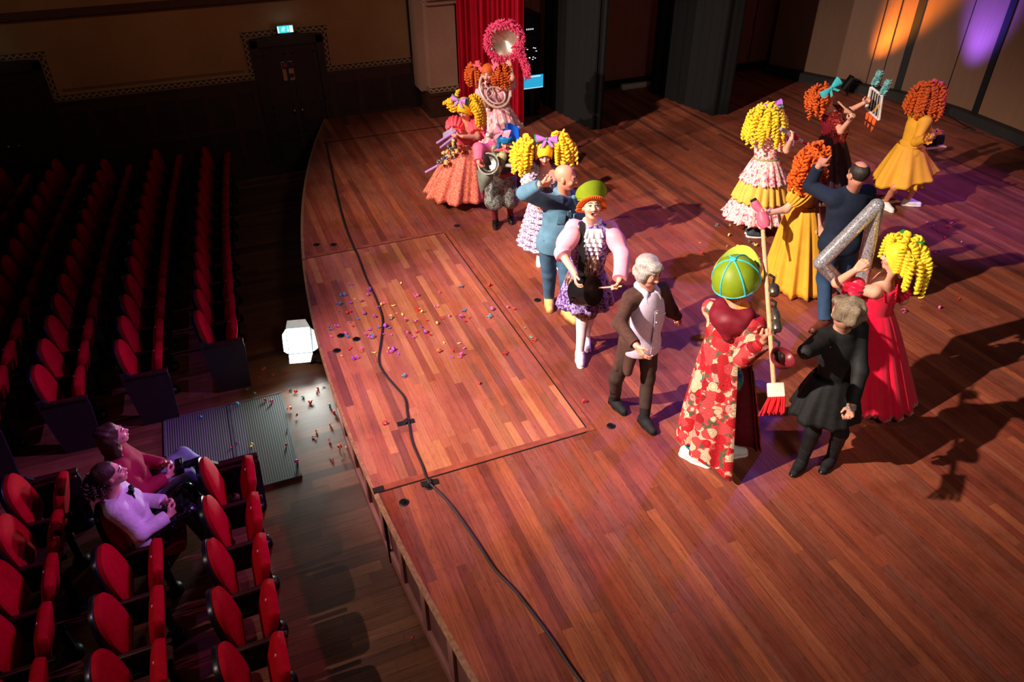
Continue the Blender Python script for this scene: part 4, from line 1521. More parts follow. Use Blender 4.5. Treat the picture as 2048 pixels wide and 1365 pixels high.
# floodlight with barn doors
fc = np.array((0.33, 7.62, 0.34))
r = thing('floodlight', 'glaring white floodlight with barn doors on the hall floor by the stage front', 'floodlight', (fc[0], fc[1]+0.1, 0))
fd = nrm(np.array((-0.18, -0.85, 0.40)))
FR = frame(fd, (0.02, 0, 1))
FR = np.stack([FR[:, 0], FR[:, 1], FR[:, 2]], 1)
mb = MB(); mb.rbox(fc-fd*0.10, (0.145, 0.09, 0.165), FR, 0.02)
mb.build('housing', M_blackm, r)
mb = MB(); mb.rbox(fc-fd*0.005, (0.135, 0.006, 0.152), FR, 0.004)
mb.build('light_panel', emat('flood_white', (0.80, 0.96, 0.94), 3.2), r)
M_barn = mat('barn_door', L(196, 204, 204), 0.5, var=0.05)
def barn(a, b, out, hw0, hw1, ln):
    c = fc+FR@np.array(a); b = np.array(b, float); out = np.array(out, float)
    rows = []
    for t in np.linspace(0, 1, 5):
        hw = hw0+(hw1-hw0)*t
        rows.append([c+FR@(out*ln*t+b*q*hw) for q in (-1, -0.5, 0, 0.5, 1)])
    mb = MB(); mb.sheet(rows, 0.004)
    mb.build('barn_door', M_barn, r, False)
barn((0, 0.0, 0.157), (1, 0, 0), nrm((0, 0.5, 0.85)), 0.14, 0.105, 0.12)
barn((0, 0.0, -0.157), (1, 0, 0), nrm((0, 0.86, -0.5)), 0.14, 0.12, 0.17)
barn((-0.14, 0.0, 0), (0, 0, 1), nrm((-0.75, 0.65, 0)), 0.152, 0.10, 0.10)
barn((0.14, 0.0, 0), (0, 0, 1), nrm((0.35, 0.9, 0)), 0.152, 0.10, 0.10)
mb = MB()
mb.tube([fc-fd*0.1+FR[:, 0]*0.19, fc-fd*0.1+FR[:, 0]*0.20-[0, 0, 0.2], (fc[0]+0.16, fc[1]+0.12, 0.02), (fc[0]-0.16, fc[1]+0.12, 0.02), fc-fd*0.1-FR[:, 0]*0.20-[0, 0, 0.2], fc-fd*0.1-FR[:, 0]*0.19], 0.012, 6)
mb.build('yoke', M_black, r)
l = bpy.data.lights.new('floodlight_lamp', 'AREA'); l.shape = 'RECTANGLE'; l.size = 0.3; l.size_y = 0.34; l.energy = 40; l.color = (0.86, 1.0, 0.96); l.spread = math.radians(140)
o = bpy.data.objects.new('floodlight_lamp', l); col.objects.link(o)
o.location = tuple(fc+fd*0.012); o.rotation_euler = Vector(fd).to_track_quat('-Z', 'Y').to_euler()
for q, lb in (((627, 722), 'small dark plug lying in front of the floodlight'), ((641, 723), 'small dark plug lying between floodlight and stage front')):
    p = gnd(q[0], q[1], 0.03)
    mb = MB(); mb.lathe([(0.01, -0.05), (0.028, -0.045), (0.03, 0.02), (0.02, 0.05), (0.008, 0.055)], p, frame((0, 0, 1), (1, 0.3 if q[0] < 635 else -0.6, 0)), 12)
    tag(mb.build('plug', M_black), lb, 'plug')
# ------------------------------------------------------------------ theatre seats
M_vel = mat('seat_velvet', L(172, 3, 24), 0.75, var=0.14, scale=25, bump=0.08, bscale=200, spec=0.12)
M_rim = mat('seat_rim', L(24, 20, 22), 0.3, 0.1)
M_arm = mat('arm_wood', L(52, 26, 22), 0.4)
M_foot = mat('seat_foot', L(26, 26, 28), 0.4, 0.5)
M_end = mat('end_panel', L(46, 40, 44), 0.35, var=0.15)
def dshape(w, h, n=20):
    """outline of the backrest: flat foot, wide round top"""
    pts = []
    for i in range(n+1):
        a = PI*i/n
        x = w*math.cos(a); y = math.sin(a)
        pts.append((math.copysign(abs(math.cos(a))**0.72, math.cos(a))*w*(1.0), h*(0.30+0.70*y**0.8)))
    pts += [(-w*0.93, h*0.12), (-w*0.80, 0.0), (w*0.80, 0.0), (w*0.93, h*0.12)]
    return np.array(pts)
def padmesh(mb, out, c, R, th, bulge, mi=0):
    """an upholstered pad: the outline, a rounded edge and a crowned face. R columns: across, out of the face, up"""
    n = len(out); m = out.mean(0)
    rings = []
    for sc_, y in ((0.80, -th*0.5), (0.98, -th*0.4), (1.0, -th*0.1), (1.0, th*0.25), (0.95, th*0.42), (0.80, th*0.5+bulge*0.45), (0.5, th*0.5+bulge*0.85), (0.15, th*0.5+bulge)):
        q = m+(out-m)*sc_
        rings.append(np.stack([q[:, 0], np.full(n, y), q[:, 1]], 1))
    V = np.concatenate(rings)@R.T+c
    F = []
    for i in range(len(rings)-1):
        for k in range(n):
            k2 = (k+1) % n
            F.append((i*n+k, i*n+k2, (i+1)*n+k2, (i+1)*n+k))
    F.append(tuple(range(n-1, -1, -1))); F.append(tuple((len(rings)-1)*n+k for k in range(n)))
    mb.add(V, F, mi)
def make_seat(down=False):
    t = thing('theatre_seat', 'x', 'seat', (0, 0, 0))
    lean = math.radians(9)
    Rb = np.stack([(0, 1, 0), (math.cos(lean), 0, math.sin(lean)), (-math.sin(lean), 0, math.cos(lean))], 1)
    o = dshape(0.208, 0.52)
    c = np.array((-0.02, 0, 0.42))
    mb = MB(); padmesh(mb, o, c+Rb@np.array((0, 0.012, 0)), Rb, 0.06, 0.022)
    bk = mb.build('backrest', M_vel, t)
    mb = MB(); padmesh(mb, o*np.array((1.055, 1.03))-np.array((0, 0.008)), c-Rb@np.array((0, 0.028, 0)), Rb, 0.05, 0.0)
    mb.build('back_shell', M_rim, t)
    q = np.array([(x*0.195*1.0, z*0.172) for x, z in ((1, -0.8), (0.97, 0.75), (0.85, 0.96), (0.5, 1.04), (0, 1.06), (-0.5, 1.04), (-0.85, 0.96), (-0.97, 0.75), (-1, -0.8), (-0.9, -0.97), (-0.5, -1.0), (0, -1.0), (0.5, -1.0), (0.9, -0.97))])
    if down:
        Rs = np.stack([(0, -1, 0), (0.06, 0, 1.0), (1.0, 0, -0.06)], 1)
        cs = np.array((0.24, 0, 0.43))
    else:
        a = math.radians(74)
        Rs = np.stack([(0, -1, 0), (-math.sin(a), 0, math.cos(a)), (math.cos(a), 0, math.sin(a))], 1)
        cs = np.array((0.225, 0, 0.60))
    mb = MB(); padmesh(mb, q, cs, Rs, 0.085, 0.02)
    sp = mb.build('seat_pad', M_vel, t)
    mb = MB(); mb.lathe([(0.012, 0), (0.012, 0.006), (0.004, 0.008)], cs+Rs@np.array((0.02, 0.040, 0.155)), frame((0, 1, 0), Rs[:, 1]), 12)
    mb.build('number_stud', mat('stud_white', L(210, 190, 185), 0.4), sp)
    mb = MB(); mb.rbox((0.13, 0.234, 0.605), (0.19, 0.020, 0.016), None, 0.008)
    ar = mb.build('armrest', M_arm, t)
    mb = MB(); mb.rbox((0.08, 0.238, 0.46), (0.10, 0.014, 0.14), None, 0.006)
    mb.build('bracket', M_foot, t)
    mb = MB(); mb.lathe([(0.02, 0.0), (0.075, 0.0), (0.075, 0.05), (0.06, 0.075), (0.035, 0.085), (0.030, 0.36), (0.02, 0.37)], (0.22, 0.238, 0.0), None, 24)
    mb.rbox((0.12, 0.238, 0.355), (0.14, 0.02, 0.03), None, 0.008)
    mb.build('pedestal', M_foot, t)
    return t
def copy_tree(o, parent=None):
    c = o.copy(); col.objects.link(c)
    if parent is not None:
        c.parent = parent
    for ch in list(o.children):
        copy_tree(ch, c)
    return c
seat0 = make_seat()
SEAT_PARTS = list(seat0.children)
used = [False]
ORD = ['end', 'second', 'third', 'fourth', 'fifth', 'sixth', 'seventh', 'eighth', 'ninth', 'tenth', 'eleventh', 'twelfth', 'thirteenth', 'fourteenth']
ROWN = ['front', 'second', 'third', 'fourth', 'fifth']
def row_x(x0, y):
    return x0+0.0062*(y-4.6)**2
def end_panel(t, x, y, rz):
    mb = MB()
    P = [(-0.12, 0.70), (-0.05, 0.71), (0.02, 0.65), (0.33, 0.63), (0.34, 0.56), (0.30, 0.03), (0.30, 0.0), (-0.06, 0.0), (-0.10, 0.4)]
    n = len(P)
    c, s_ = math.cos(rz), math.sin(rz)
    V = []
    for q in (-0.016, 0.016):
        for a, z in P:
            xx, yy = a, q
            V.append((x+xx*c-yy*s_, y+xx*s_+yy*c, z))
    mb.add(V, [tuple(range(n-1, -1, -1)), tuple(range(n, 2*n))]+[(i, (i+1) % n, n+(i+1) % n, n+i) for i in range(n)])
    mb.build('end_panel', M_end, t, False)
    mb = MB()
    a = np.array((x+0.14*c, y+0.14*s_, 0.65))
    mb.rbox(a, (0.20, 0.03, 0.016), np.array([[c, -s_, 0], [s_, c, 0], [0, 0, 1]]), 0.007)
    mb.build('armrest', M_arm, t)
def place_seat(x, y, label, group, down=False, end=0):
    rz = -2*0.0062*(y-4.6)
    if down:
        t = make_seat(True)
    elif used[0]:
        t = seat0.copy(); col.objects.link(t)
        for ch in SEAT_PARTS:
            copy_tree(ch, t)
    else:
        t = seat0; used[0] = True
    t.location = (x, y, 0); t.rotation_euler = (0, 0, rz)
    t['label'] = label; t['group'] = group
    if end:
        yy = end*0.262
        t.location = (0, 0, 0); t.rotation_euler = (0, 0, 0)
        end_panel(t, 0.0, yy, 0.0)
        t.location = (x, y, 0); t.rotation_euler = (0, 0, rz)
    return t
for r_, (x0, y0, n) in enumerate(((-0.66, 7.70, 12), (-1.45, 7.42, 13), (-2.21, 7.26, 13), (-2.98, 7.1, 14), (-3.75, 7.0, 14))):
    for k in range(n):
        y = y0+0.485*k
        if r_ == 4 and k < 1:
            continue
        place_seat(row_x(x0, y), y, 'red velvet seat, %s from the mat aisle in the %s row, far block' % (ORD[k], ROWN[r_]), 'seats of the far block', False, -1 if k == 0 else 0)
for r_, (x0, y0, n) in enumerate(((-0.68, 5.20, 6), (-1.45, 5.46, 6), (-2.21, 5.62, 6))):
    for k in range(n):
        y = y0-0.478*k
        dn = r_ == 1 and k in (0, 1)
        lb = 'red velvet seat, %s from the mat aisle in the %s row, near block' % (ORD[k], ROWN[r_])
        if dn:
            lb = ('folded down red seat under the woman in the maroon top', 'folded down red seat under the woman in the white sweater')[k]
        place_seat(row_x(x0, y), y, lb, 'seats of the near block', dn, 1 if k == 0 else 0)
# ------------------------------------------------------------------ materials of the costumes
M_yelw = mat('foam_yellow', L(250, 196, 40), 0.6, var=0.10, scale=14)
M_yelw2 = mat('foam_lemon', L(246, 212, 50), 0.6, var=0.10, scale=14)
M_orw = mat('foam_orange', L(228, 104, 26), 0.6, var=0.14, scale=14)
M_orw2 = mat('foam_rust', L(206, 92, 30), 0.6, var=0.16, scale=14)
M_denim = mat('denim_shirt', L(84, 128, 150), 0.8, var=0.22, scale=9, bump=0.15, bscale=260)
M_jeans = mat('jeans', L(62, 100, 128), 0.8, var=0.25, scale=7, bump=0.15, bscale=300)
M_jeans2 = mat('jeans_dark', L(46, 76, 108), 0.8, var=0.25, scale=7, bump=0.15, bscale=300)
M_tan = mat('suede_tan', L(226, 184, 110), 0.7)
M_white = mat('white_canvas', L(232, 228, 226), 0.6, var=0.05)
M_sole = mat('white_sole', L(236, 232, 224), 0.5, var=0.04)
M_shoeb = mat('black_leather', L(18, 17, 18), 0.16, coat=0.6)
M_suede = mat('black_suede', L(20, 20, 22), 0.8)
M_pinkc = mat('pink_cotton', L(246, 168, 182), 0.7, var=0.08)
M_pinks = mat('pink_satin', L(246, 110, 136), 0.45, var=0.12)
M_ybow = mat('yellow_cotton', L(240, 176, 52), 0.65, var=0.10, scale=6)
M_navy = mat('navy_knit', L(26, 38, 58), 0.9, var=0.15, bump=0.3, bscale=220)
M_brown = mat('brown_knit', L(74, 50, 42), 0.95, var=0.2, scale=30, bump=0.4, bscale=160)
M_bjean = mat('brown_denim', L(58, 44, 38), 0.85, var=0.2)
M_blkj = mat('black_jacquard', L(24, 25, 26), 0.7, var=0.3, scale=16, bump=0.4, bscale=60)
M_blkt = mat('black_tights', L(20, 24, 26), 0.6)
M_redsat = mat('red_satin', L(236, 14, 62), 0.38, var=0.10, scale=5, sheen=0.2)
M_maro = mat('maroon_cloth', L(116, 20, 36), 0.55, var=0.2)
M_dkskirt = mat('dark_skirt', L(44, 14, 20), 0.8, var=0.25)
M_lace = mat('white_lace', L(240, 238, 244), 0.8, var=0.10, scale=60, bump=0.5, bscale=130)
M_purp = pattern('purple_brocade', [(0.0, L(74, 48, 112)), (0.44, L(140, 112, 176)), (0.53, L(198, 184, 220)), (0.60, L(92, 62, 130))], 34, 'noise', 0.4)
M_vest = pattern('brown_brocade', [(0.0, L(70, 40, 40)), (0.46, L(128, 92, 80)), (0.54, L(190, 166, 150)), (0.60, L(84, 50, 56))], 42, 'noise', 0.45, stretch=(1, 1, 0.3))
M_sal = pattern('salmon_lace', [(0.0, L(196, 84, 66)), (0.42, L(232, 120, 96)), (0.58, L(246, 158, 132)), (0.66, L(226, 104, 84))], 46, 'noise', 0.6)
M_coral = mat('coral_ruffle', L(248, 90, 104), 0.6, var=0.18, scale=40, bump=0.4)
M_pais = pattern('grey_paisley', [(0.0, L(70, 76, 74)), (0.43, L(118, 124, 118)), (0.52, L(168, 172, 166)), (0.57, L(88, 92, 90))], 30, 'noise', 0.5)
M_ruff = pattern('grey_dot_ruffle', [(0.0, L(104, 76, 130)), (0.30, L(140, 122, 152)), (0.42, L(190, 180, 196))], 44, 'dots', 0.7)
M_stripe = pattern('pink_stripe', [(0.0, L(236, 150, 164)), (0.45, L(250, 212, 214)), (0.62, L(222, 110, 130))], 20, 'noise', 0.6, stretch=(1, 1, 0.12))
M_flor = pattern('pink_floral', [(0.0, L(226, 84, 110)), (0.40, L(250, 178, 184)), (0.50, L(250, 226, 216)), (0.63, L(128, 152, 112)), (0.68, L(246, 150, 160))], 26, 'noise', 0.6)
M_tulle = mat('pink_tulle', L(236, 182, 196), 0.8, var=0.15, scale=60, bump=0.5)
M_seqred = sequin('red_sequin', L(90, 10, 18), L(170, 40, 36), 80)
M_seqsil = sequin('silver_sequin', L(120, 118, 122), L(190, 190, 196), 190, 0.2)
M_seqblk = sequin('black_sequin', L(8, 8, 10), L(30, 30, 36), 150)
M_gtop = mat('green_velvet', L(38, 62, 48), 0.7, var=0.2)
M_teal = mat('teal_cloth', L(36, 110, 112), 0.6, var=0.2)
M_gold = mat('gold_lame', L(170, 150, 96), 0.35, 0.5, var=0.3, scale=30)
M_capg = mat('cap_green', L(126, 150, 24), 0.5, var=0.08)
M_capl = mat('cap_lime', L(168, 190, 66), 0.5, var=0.06)
M_turq = mat('turquoise', L(70, 200, 208), 0.5)
M_purb = mat('bow_purple', L(176, 110, 190), 0.5, var=0.1)
M_grb = mat('bow_green', L(60, 130, 90), 0.5)
M_bluh = mat('hair_blue', L(16, 110, 166), 0.55, var=0.2, scale=30)
M_flap = mat('hat_blue', L(14, 90, 200), 0.5)
M_silver = mat('silver_metal', L(196, 196, 192), 0.25, 0.5, var=0.06, spec=0.8)
M_lilac = mat('lilac_plastic', L(170, 130, 206), 0.45)
M_wood = mat('pale_wood', L(214, 170, 128), 0.55, var=0.12, scale=30)
def hairmat(name, c):
    t = NT(name)
    mp = t.n('ShaderNodeMapping', ins={'Vector': t.coord(), 'Scale': (150, 150, 16)}).outputs[0]
    f = t.noise(1.0, 3, mp)
    t.base(t.ramp(f, [(0.32, tuple(v*0.45 for v in c)), (0.52, c), (0.72, tuple(min(1, v*1.35) for v in c))]))
    t.b.inputs['Roughness'].default_value = 0.5
    t.bump(f, 0.7, 0.006)
    return t.m
M_hairg = hairmat('hair_grey', L(172, 168, 160))
M_hairs = hairmat('hair_ash', L(128, 112, 90))
M_hairb = hairmat('hair_brown', L(70, 46, 34))
M_haird = hairmat('hair_dark', L(48, 40, 36))
M_crim = mat('crimson_knit', L(146, 18, 52), 0.85, var=0.12, bump=0.3, bscale=160)
M_cable = mat('cream_knit', L(214, 206, 206), 0.9, var=0.10, bump=0.9, bscale=34)
M_camera = mat('camera_black', L(14, 14, 15), 0.4)
M_belt = mat('tan_belt', L(190, 130, 70), 0.6)

def roses(name):
    """printed rose fabric: round blooms of red, pink and cream with petal rings and dark leaves between them"""
    t = NT(name)
    sc_ = 12.5
    v = t.n('ShaderNodeTexVoronoi', ins={'Scale': sc_, 'Randomness': 0.75, 'Vector': t.coord()})
    d = v.outputs['Distance']
    r = t.n('ShaderNodeSeparateColor', ins={0: v.outputs['Color']}).outputs[0]
    bloom = t.ramp(r, [(0.0, L(186, 24, 36)), (0.36, L(222, 196, 158)), (0.60, L(206, 70, 72)), (0.80, L(222, 150, 138)), (0.9, L(150, 16, 30))], 'CONSTANT')
    nz = t.noise(30, 2)
    lv = t.n('ShaderNodeVectorMath', operation='SUBTRACT', ins={0: t.coord(), 1: v.outputs['Position']}).outputs[0]
    lx = t.n('ShaderNodeSeparateXYZ', ins={0: lv})
    ang = t.math('ARCTAN2', t.math('ADD', lx.outputs[0], lx.outputs[1]), lx.outputs[2])
    rings = t.math('SINE', t.math('ADD', t.math('MULTIPLY', d, 40.0), t.math('ADD', t.math('MULTIPLY', nz, 5.0), t.math('MULTIPLY', ang, 2.0))))
    shade = t.ramp(t.math('ADD', t.math('MULTIPLY', rings, 0.5), 0.5), [(0.06, (0.50, 0.36, 0.34)), (0.40, (1.0, 1.0, 1.0))])
    c = t.mix(0.85, bloom, shade, 'MULTIPLY')
    leaf = t.ramp(t.noise(16, 2), [(0.0, L(84, 84, 60)), (0.46, L(206, 60, 64)), (0.56, L(216, 180, 146))], 'CONSTANT')
    c = t.mix(t.math('GREATER_THAN', t.math('ADD', d, t.math('MULTIPLY', nz, 0.2)), 0.70), c, leaf)
    t.base(c)
    t.b.inputs['Roughness'].default_value = 0.6
    t.bump(rings, 0.15, 0.004)
    return t.m
M_rose = roses('rose_print')

def hairdo(p, name, m, prims, amp=0.004, freq=60, cutface=True, vox=None):
    """real hair as one mass shaped from locks in head space: (r, f, u, radii) or two points"""
    S = Solid(vox or p.vox)
    k = p.hs
    for q in prims:
        if len(q) == 4:
            S.ell(p.hp(*q[:3]), np.array(q[3])*k, p.HF, 0.02)
        else:
            S.cap(p.hp(*q[:3]), p.hp(*q[3:6]), q[6]*k, q[7]*k, 0.02)
    if cutface:
        S.ell(p.hp(0, 0.105, -0.055), (0.062*k, 0.065*k, 0.085*k), p.HF, 0.01, -1)
    V, F = S.mesh()
    V = wrinkle(V, F, amp, freq, p.seed, (1, 1, 1))
    return link_mesh(name, V, F, m, p.root, True)

def collar(p, m, parent=None, r=0.072, th=0.026):
    S = Solid(min(p.vox, 0.0065))
    T = p.T; k = p.s
    for g in (1, -1):
        S.cap(p.N+T@np.array((r*g, -0.03, 0.045))*k, p.N+T@np.array((r*0.80*g, 0.075, 0.010))*k, th*k, th*0.9*k, 0.02)
        S.cap(p.N+T@np.array((r*0.80*g, 0.075, 0.010))*k, p.N+T@np.array((r*1.0*g, 0.115, -0.055))*k, th*0.85*k, 0.010*k, 0.02)
    S.cap(p.N+T@np.array((r, -0.03, 0.045))*k, p.N+T@np.array((0, -0.085, 0.055))*k, th*k, th*k, 0.02)
    S.cap(p.N+T@np.array((-r, -0.03, 0.045))*k, p.N+T@np.array((0, -0.085, 0.055))*k, th*k, th*k, 0.02)
    return p.garment('collar', m, S, 0.0015, 30, parent)

def report(p, n):
    k = p.s
    print('PER %-8s P %.2f N %.2f (want %.2f %.2f) torso %.2f head %.2f dist %.1f' % (n, p.P[2]-p.z, p.N[2]-p.z, .94*k, 1.45*k, np.linalg.norm(p.N-p.P)/k, p.H[2]-p.z, p.D),
          ' arms', [[round(float(np.linalg.norm(a[i+1]-a[i]))/k, 2) for i in range(len(a)-2)] for a in p.A.values() if len(a) > 2],
          ' legs', [[round(float(np.linalg.norm(a[i+1]-a[i]))/k, 2) for i in range(2)] for a in p.L.values() if len(a) > 2])

def flat_skirt_feet(p, m, toe=None, sole=None, back=0.0):
    for sd in 'RL':
        p.leg(sd, None, None, toe)

# ---- the grey haired woman in the brown cardigan
p = Per('person in a brown cardigan and pale shirt, grey hair, walking in black boots', (1266, 832), -48, 1.68, vox=0.0065, skin=L(226, 160, 132))
p.torso((1281, 676), (1292, 579), -84)
p.head((1297, 543), -70, -16)
p.arm('R', (1238, 648, -1), (1273, 692, -1), (1288, 716, 9), None, 0.35)
p.arm('L', (1343, 622, 1), (1355, 634, 1), None, None, 0.9)
p.leg('L', (1296, 757, -1), (1289, 834), (1306, 862))
p.leg('R', (1233, 755, -1), (1230, 797), (1236, 812))
o = p.body(0.25, smile=1.0)
M_bl = mat('pale_blouse', L(196, 186, 206), 0.75, var=0.10, scale=40, bump=0.3, bscale=90)
S = Solid(p.vox)
p.torso_prims(S, 0.010, False)
S.ell(p.tp(0, 0.075, 0.24), np.array((0.155, 0.085, 0.27))*p.s, p.T, 0.06); S.ell(p.tp(0, 0.02, -0.06), np.array((0.185, 0.15, 0.16))*p.s, p.T, 0.05)
S.cut(p.N+p.T[:, 2]*0.012, p.T[:, 2]); S.cut(p.P-p.T[:, 2]*0.10, -p.T[:, 2])
bl_ = p.garment('blouse', M_bl, S, 0.006, 22)
m = MB(); m.sheet([[p.tp(x, 0.178-0.05*max(0, z-0.30)*3+0.0*x, z) for x in (-0.016, 0, 0.016)] for z in np.linspace(-0.06, 0.38, 8)], 0.004); m.build('placket', M_bl, bl_)
for z in np.linspace(-0.08, 0.36, 6):
    m = MB(); m.ball(p.tp(0, 0.184-0.05*max(0, z-0.30)*3, z), 0.007, None, 8, 5); m.build('button', mat('pearl_button', L(220, 220, 220), 0.3), bl_)
m = MB(); m.rbox(p.tp(-0.085, 0.150, 0.31), (0.030, 0.006, 0.010), p.T, 0.004); m.build('pocket_flap', M_bl, bl_)
S = Solid(p.vox)
k = p.s
T = p.T
p.torso_prims(S, 0.024, False)
u = T[:, 2]
for sg in (1, -1):
    for a, b, ra, rb in (((0.13, -0.03, 0.02), (0.18, -0.06, -0.30), 0.06, 0.05), ((0.10, 0.03, 0.02), (0.14, 0.05, -0.30 if sg > 0 else -0.36), 0.07, 0.045), ((0.06, -0.07, 0.02), (0.09, -0.13, -0.26), 0.07, 0.05)):
        S.cap(p.tp(a[0]*sg, a[1], a[2]), p.tp(b[0]*sg, b[1], b[2]), ra*k, rb*k, 0.05)
p.arm_prims(S, 'R', 0.016, 1.93, 0.004); p.arm_prims(S, 'L', 0.016, 1.97, 0.004)
S.ell(p.tp(-0.02, 0.225, 0.14), np.array((0.100, 0.180, 0.66))*k, p.T, 0.01, -1)
S.cut(p.N+u*0.012, u)
p.garment('cardigan', M_brown, S, 0.005, 18)
collar(p, M_bl)
p.trousers('trousers', M_bjean, 0.010, (1.75, 1.75), 0.004)
for sd in 'RL':
    p.legwear('boot_shaft', M_suede, sd, 0.52, 0.012)
    p.shoe(sd, M_suede, M_shoeb, 0.02, 1.0, name='boot')
hairdo(p, 'hair', M_hairg, [(0, -0.03, 0.045, (0.098, 0.108, 0.095)), (0.07, -0.01, -0.02, (0.035, 0.06, 0.07)), (-0.07, -0.01, -0.02, (0.035, 0.06, 0.07)), (0, -0.085, -0.05, (0.075, 0.045, 0.07)), (0.02, 0.06, 0.095, (0.07, 0.045, 0.032)), (-0.05, 0.075, 0.07, 0.03, 0.075, 0.05, 0.02, 0.018)], 0.005, 70)
m = MB(); m.tube([p.hands[0][1]+p.hands[0][2]*0.095+0.011*(math.cos(a)*np.cross(p.hands[0][2], p.hands[0][3])+math.sin(a)*p.hands[0][3]) for a in np.linspace(0, 2*PI, 12, False)], 0.002, 5, True)
m.build('ring', mat('gold_ring', L(220, 180, 90), 0.25, 0.9), p.root)
report(p, 'lady')

# ---- the drummer
p = Per('laughing person in a green hat, purple vest and white jabot', (1163, 716), -96, 1.74, fem=False, vox=0.0065, skin=L(240, 178, 150))
p.torso((1172, 556), (1184, 448), -108, dN=0.06, sw=0.17)
p.head((1183, 413), -106, 24)
p.arm('R', (1124, 507, -1), (1150, 549, -1), (1152, 570, -9), (0.5, -0.8, -0.3), 0.55)
p.arm('L', (1244, 512, -1), (1239, 560, -1), (1231, 581, -9), None, 1.2)
p.leg('R', (1166, 626, -1), (1160, 703), (1162, 733))
p.leg('L', (1178, 624, -1), (1171, 672), (1173, 690))
p.body(0.9, makeup=L(70, 190, 140), lips=LIPS, smile=0.9)
p.trousers('breeches', M_vest, 0.022, (1.05, 1.05), 0.0)
for sd in 'RL':
    p.legwear('stocking', mat('white_stocking', L(236, 222, 226), 0.75, bump=0.3), sd, -0.12, 0.006)
    p.shoe(sd, M_white, M_sole, 0.0, 1.0, name='sneaker')
S = Solid(p.vox)
for sd in 'RL':
    t1 = 1.12 if sd == 'R' else 1.94
    p.arm_prims(S, sd, 0.026, t1, 0.012)
    a = p.A[sd]
    S.ell(a[0]+(a[1]-a[0])*0.45, (0.085, 0.085, 0.13), frame((0.3, 1, 0), a[1]-a[0]), 0.04)
    q = a[1]+(a[2]-a[1])*(t1-1)
    S.cap(q-nrm(a[2]-a[1])*0.05, q, 0.058, 0.062, 0.02, 0.0, 0.0)
S.cap(p.A['R'][0], p.A['L'][0], 0.06, 0.06, 0.04)
p.garment('shirt', M_pinkc, S, 0.006, 24)
S = Solid(p.vox)
p.torso_prims(S, 0.022)
S.cut(p.N+p.T[:, 2]*0.02, p.T[:, 2]); S.cut(p.P-p.T[:, 2]*0.02, -p.T[:, 2])
for sd, sg in (('R', 1), ('L', -1)):
    S.cut(p.A[sd][0]+p.T[:, 0]*sg*0.035, p.T[:, 0]*sg)
p.garment('vest', M_purp, S, 0.004, 20)
S = Solid(p.vox)
n_ = np.linalg.norm(p.N-p.P)
S.ell(p.P+p.T[:, 2]*0.30*n_+p.T[:, 1]*0.085, (0.100, 0.062, 0.22), p.T, 0.02)
p.garment('vest_panel', M_vest, S, 0.004, 26)
p.skirt('vest_skirt', M_purp, p.P+p.T[:, 2]*0.06, 0.175, p.P-np.array([0, 0, 0.27])+p.T[:, 1]*0.02, 0.27, 9, 0.10, 0.8, (1.0, 0.82), 12, 80)
m = MB()
for j in range(6):
    c = p.N+p.T[:, 1]*(0.105+0.012*math.sin(j))-p.T[:, 2]*(0.01+0.042*j)
    rows = []
    w_ = 0.082-0.004*j
    for t in np.linspace(0, 1, 5):
        rows.append([c+p.T[:, 0]*q*w_*(0.85+0.25*t)-p.T[:, 2]*0.07*t+p.T[:, 1]*(0.012*math.sin(q*9+j*2)*t+0.034*t) for q in np.linspace(-1, 1, 31)])
    m.sheet(rows, 0.005)
m.tube([p.N+p.T[:, 2]*0.03+0.068*(math.cos(a)*p.T[:, 0]+math.sin(a)*p.T[:, 1]) for a in np.linspace(0, 2*PI, 20, False)], 0.022, 8, True)
m.build('jabot', M_lace, p.root)
# green hat with an orange looped fringe
up = p.HF[:, 2]; HF = p.HF
m = MB(); rs = np.random.RandomState(3)
for i in range(44):
    a = 2*PI*i/44
    d = HF@np.array([math.cos(a), math.sin(a), 0])
    fr = max(0, math.sin(a))
    c = p.hp(0.106*math.cos(a), -0.012+0.100*math.sin(a), -0.015+0.095*fr**0.7-0.02*max(0, -math.sin(a)))
    d = nrm(d+HF[:, 1]*0.25+up*0.5*fr)
    tg = np.cross(up, d)
    m.tube([c+(d*math.cos(q)*0.9-up*0.25+up*math.sin(q)*0.3)*0.034+tg*math.sin(q)*0.008 for q in np.linspace(0, 2*PI, 10, False)], 0.0085, 6, True)
m.build('wig', M_orw, p.root)
m = MB()
R2 = np.stack([HF[:, 0], HF[:, 1], HF[:, 2]], 1)
m.lathe([(0.118, 0.0), (0.122, 0.03), (0.118, 0.07), (0.098, 0.115), (0.06, 0.142), (0.01, 0.152)], p.hp(0, -0.02, 0.055), R2, 32)
hat = m.build('hat_crown', M_capg, p.root)
rows = []
for t in np.linspace(0, 1, 7):
    rows.append([p.hp((0.122+0.022*t)*math.sin(a), -0.02+(0.118+0.045*t*math.cos(a))*math.cos(a), 0.075+0.155*t*math.cos(a)**0.8) for a in np.linspace(-1.45, 1.45, 31)])
m = MB(); m.sheet(rows, 0.010); m.build('hat_brim', M_capg, hat)
m = MB(); m.tube(rows[-1], 0.006, 6); m.build('brim_edge', M_seam, hat)
m = MB()
for j in range(6):
    a0 = j*PI/3+0.3
    m.tube([p.hp(r_*math.cos(a0), -0.02+r_*math.sin(a0), 0.055+z_+0.003) for r_, z_ in ((0.121, 0.02), (0.120, 0.07), (0.099, 0.116), (0.061, 0.143), (0.012, 0.154))], 0.006, 6)
m.ball(p.hp(0, -0.02, 0.21), (0.022, 0.022, 0.010), R2, 12, 6)
m.build('piping', M_turq, hat)
drummer = p
m = MB(); A = p.A['R'][0]+p.T[:, 2]*0.055
dc = p.px(1172, 583, -0.28)
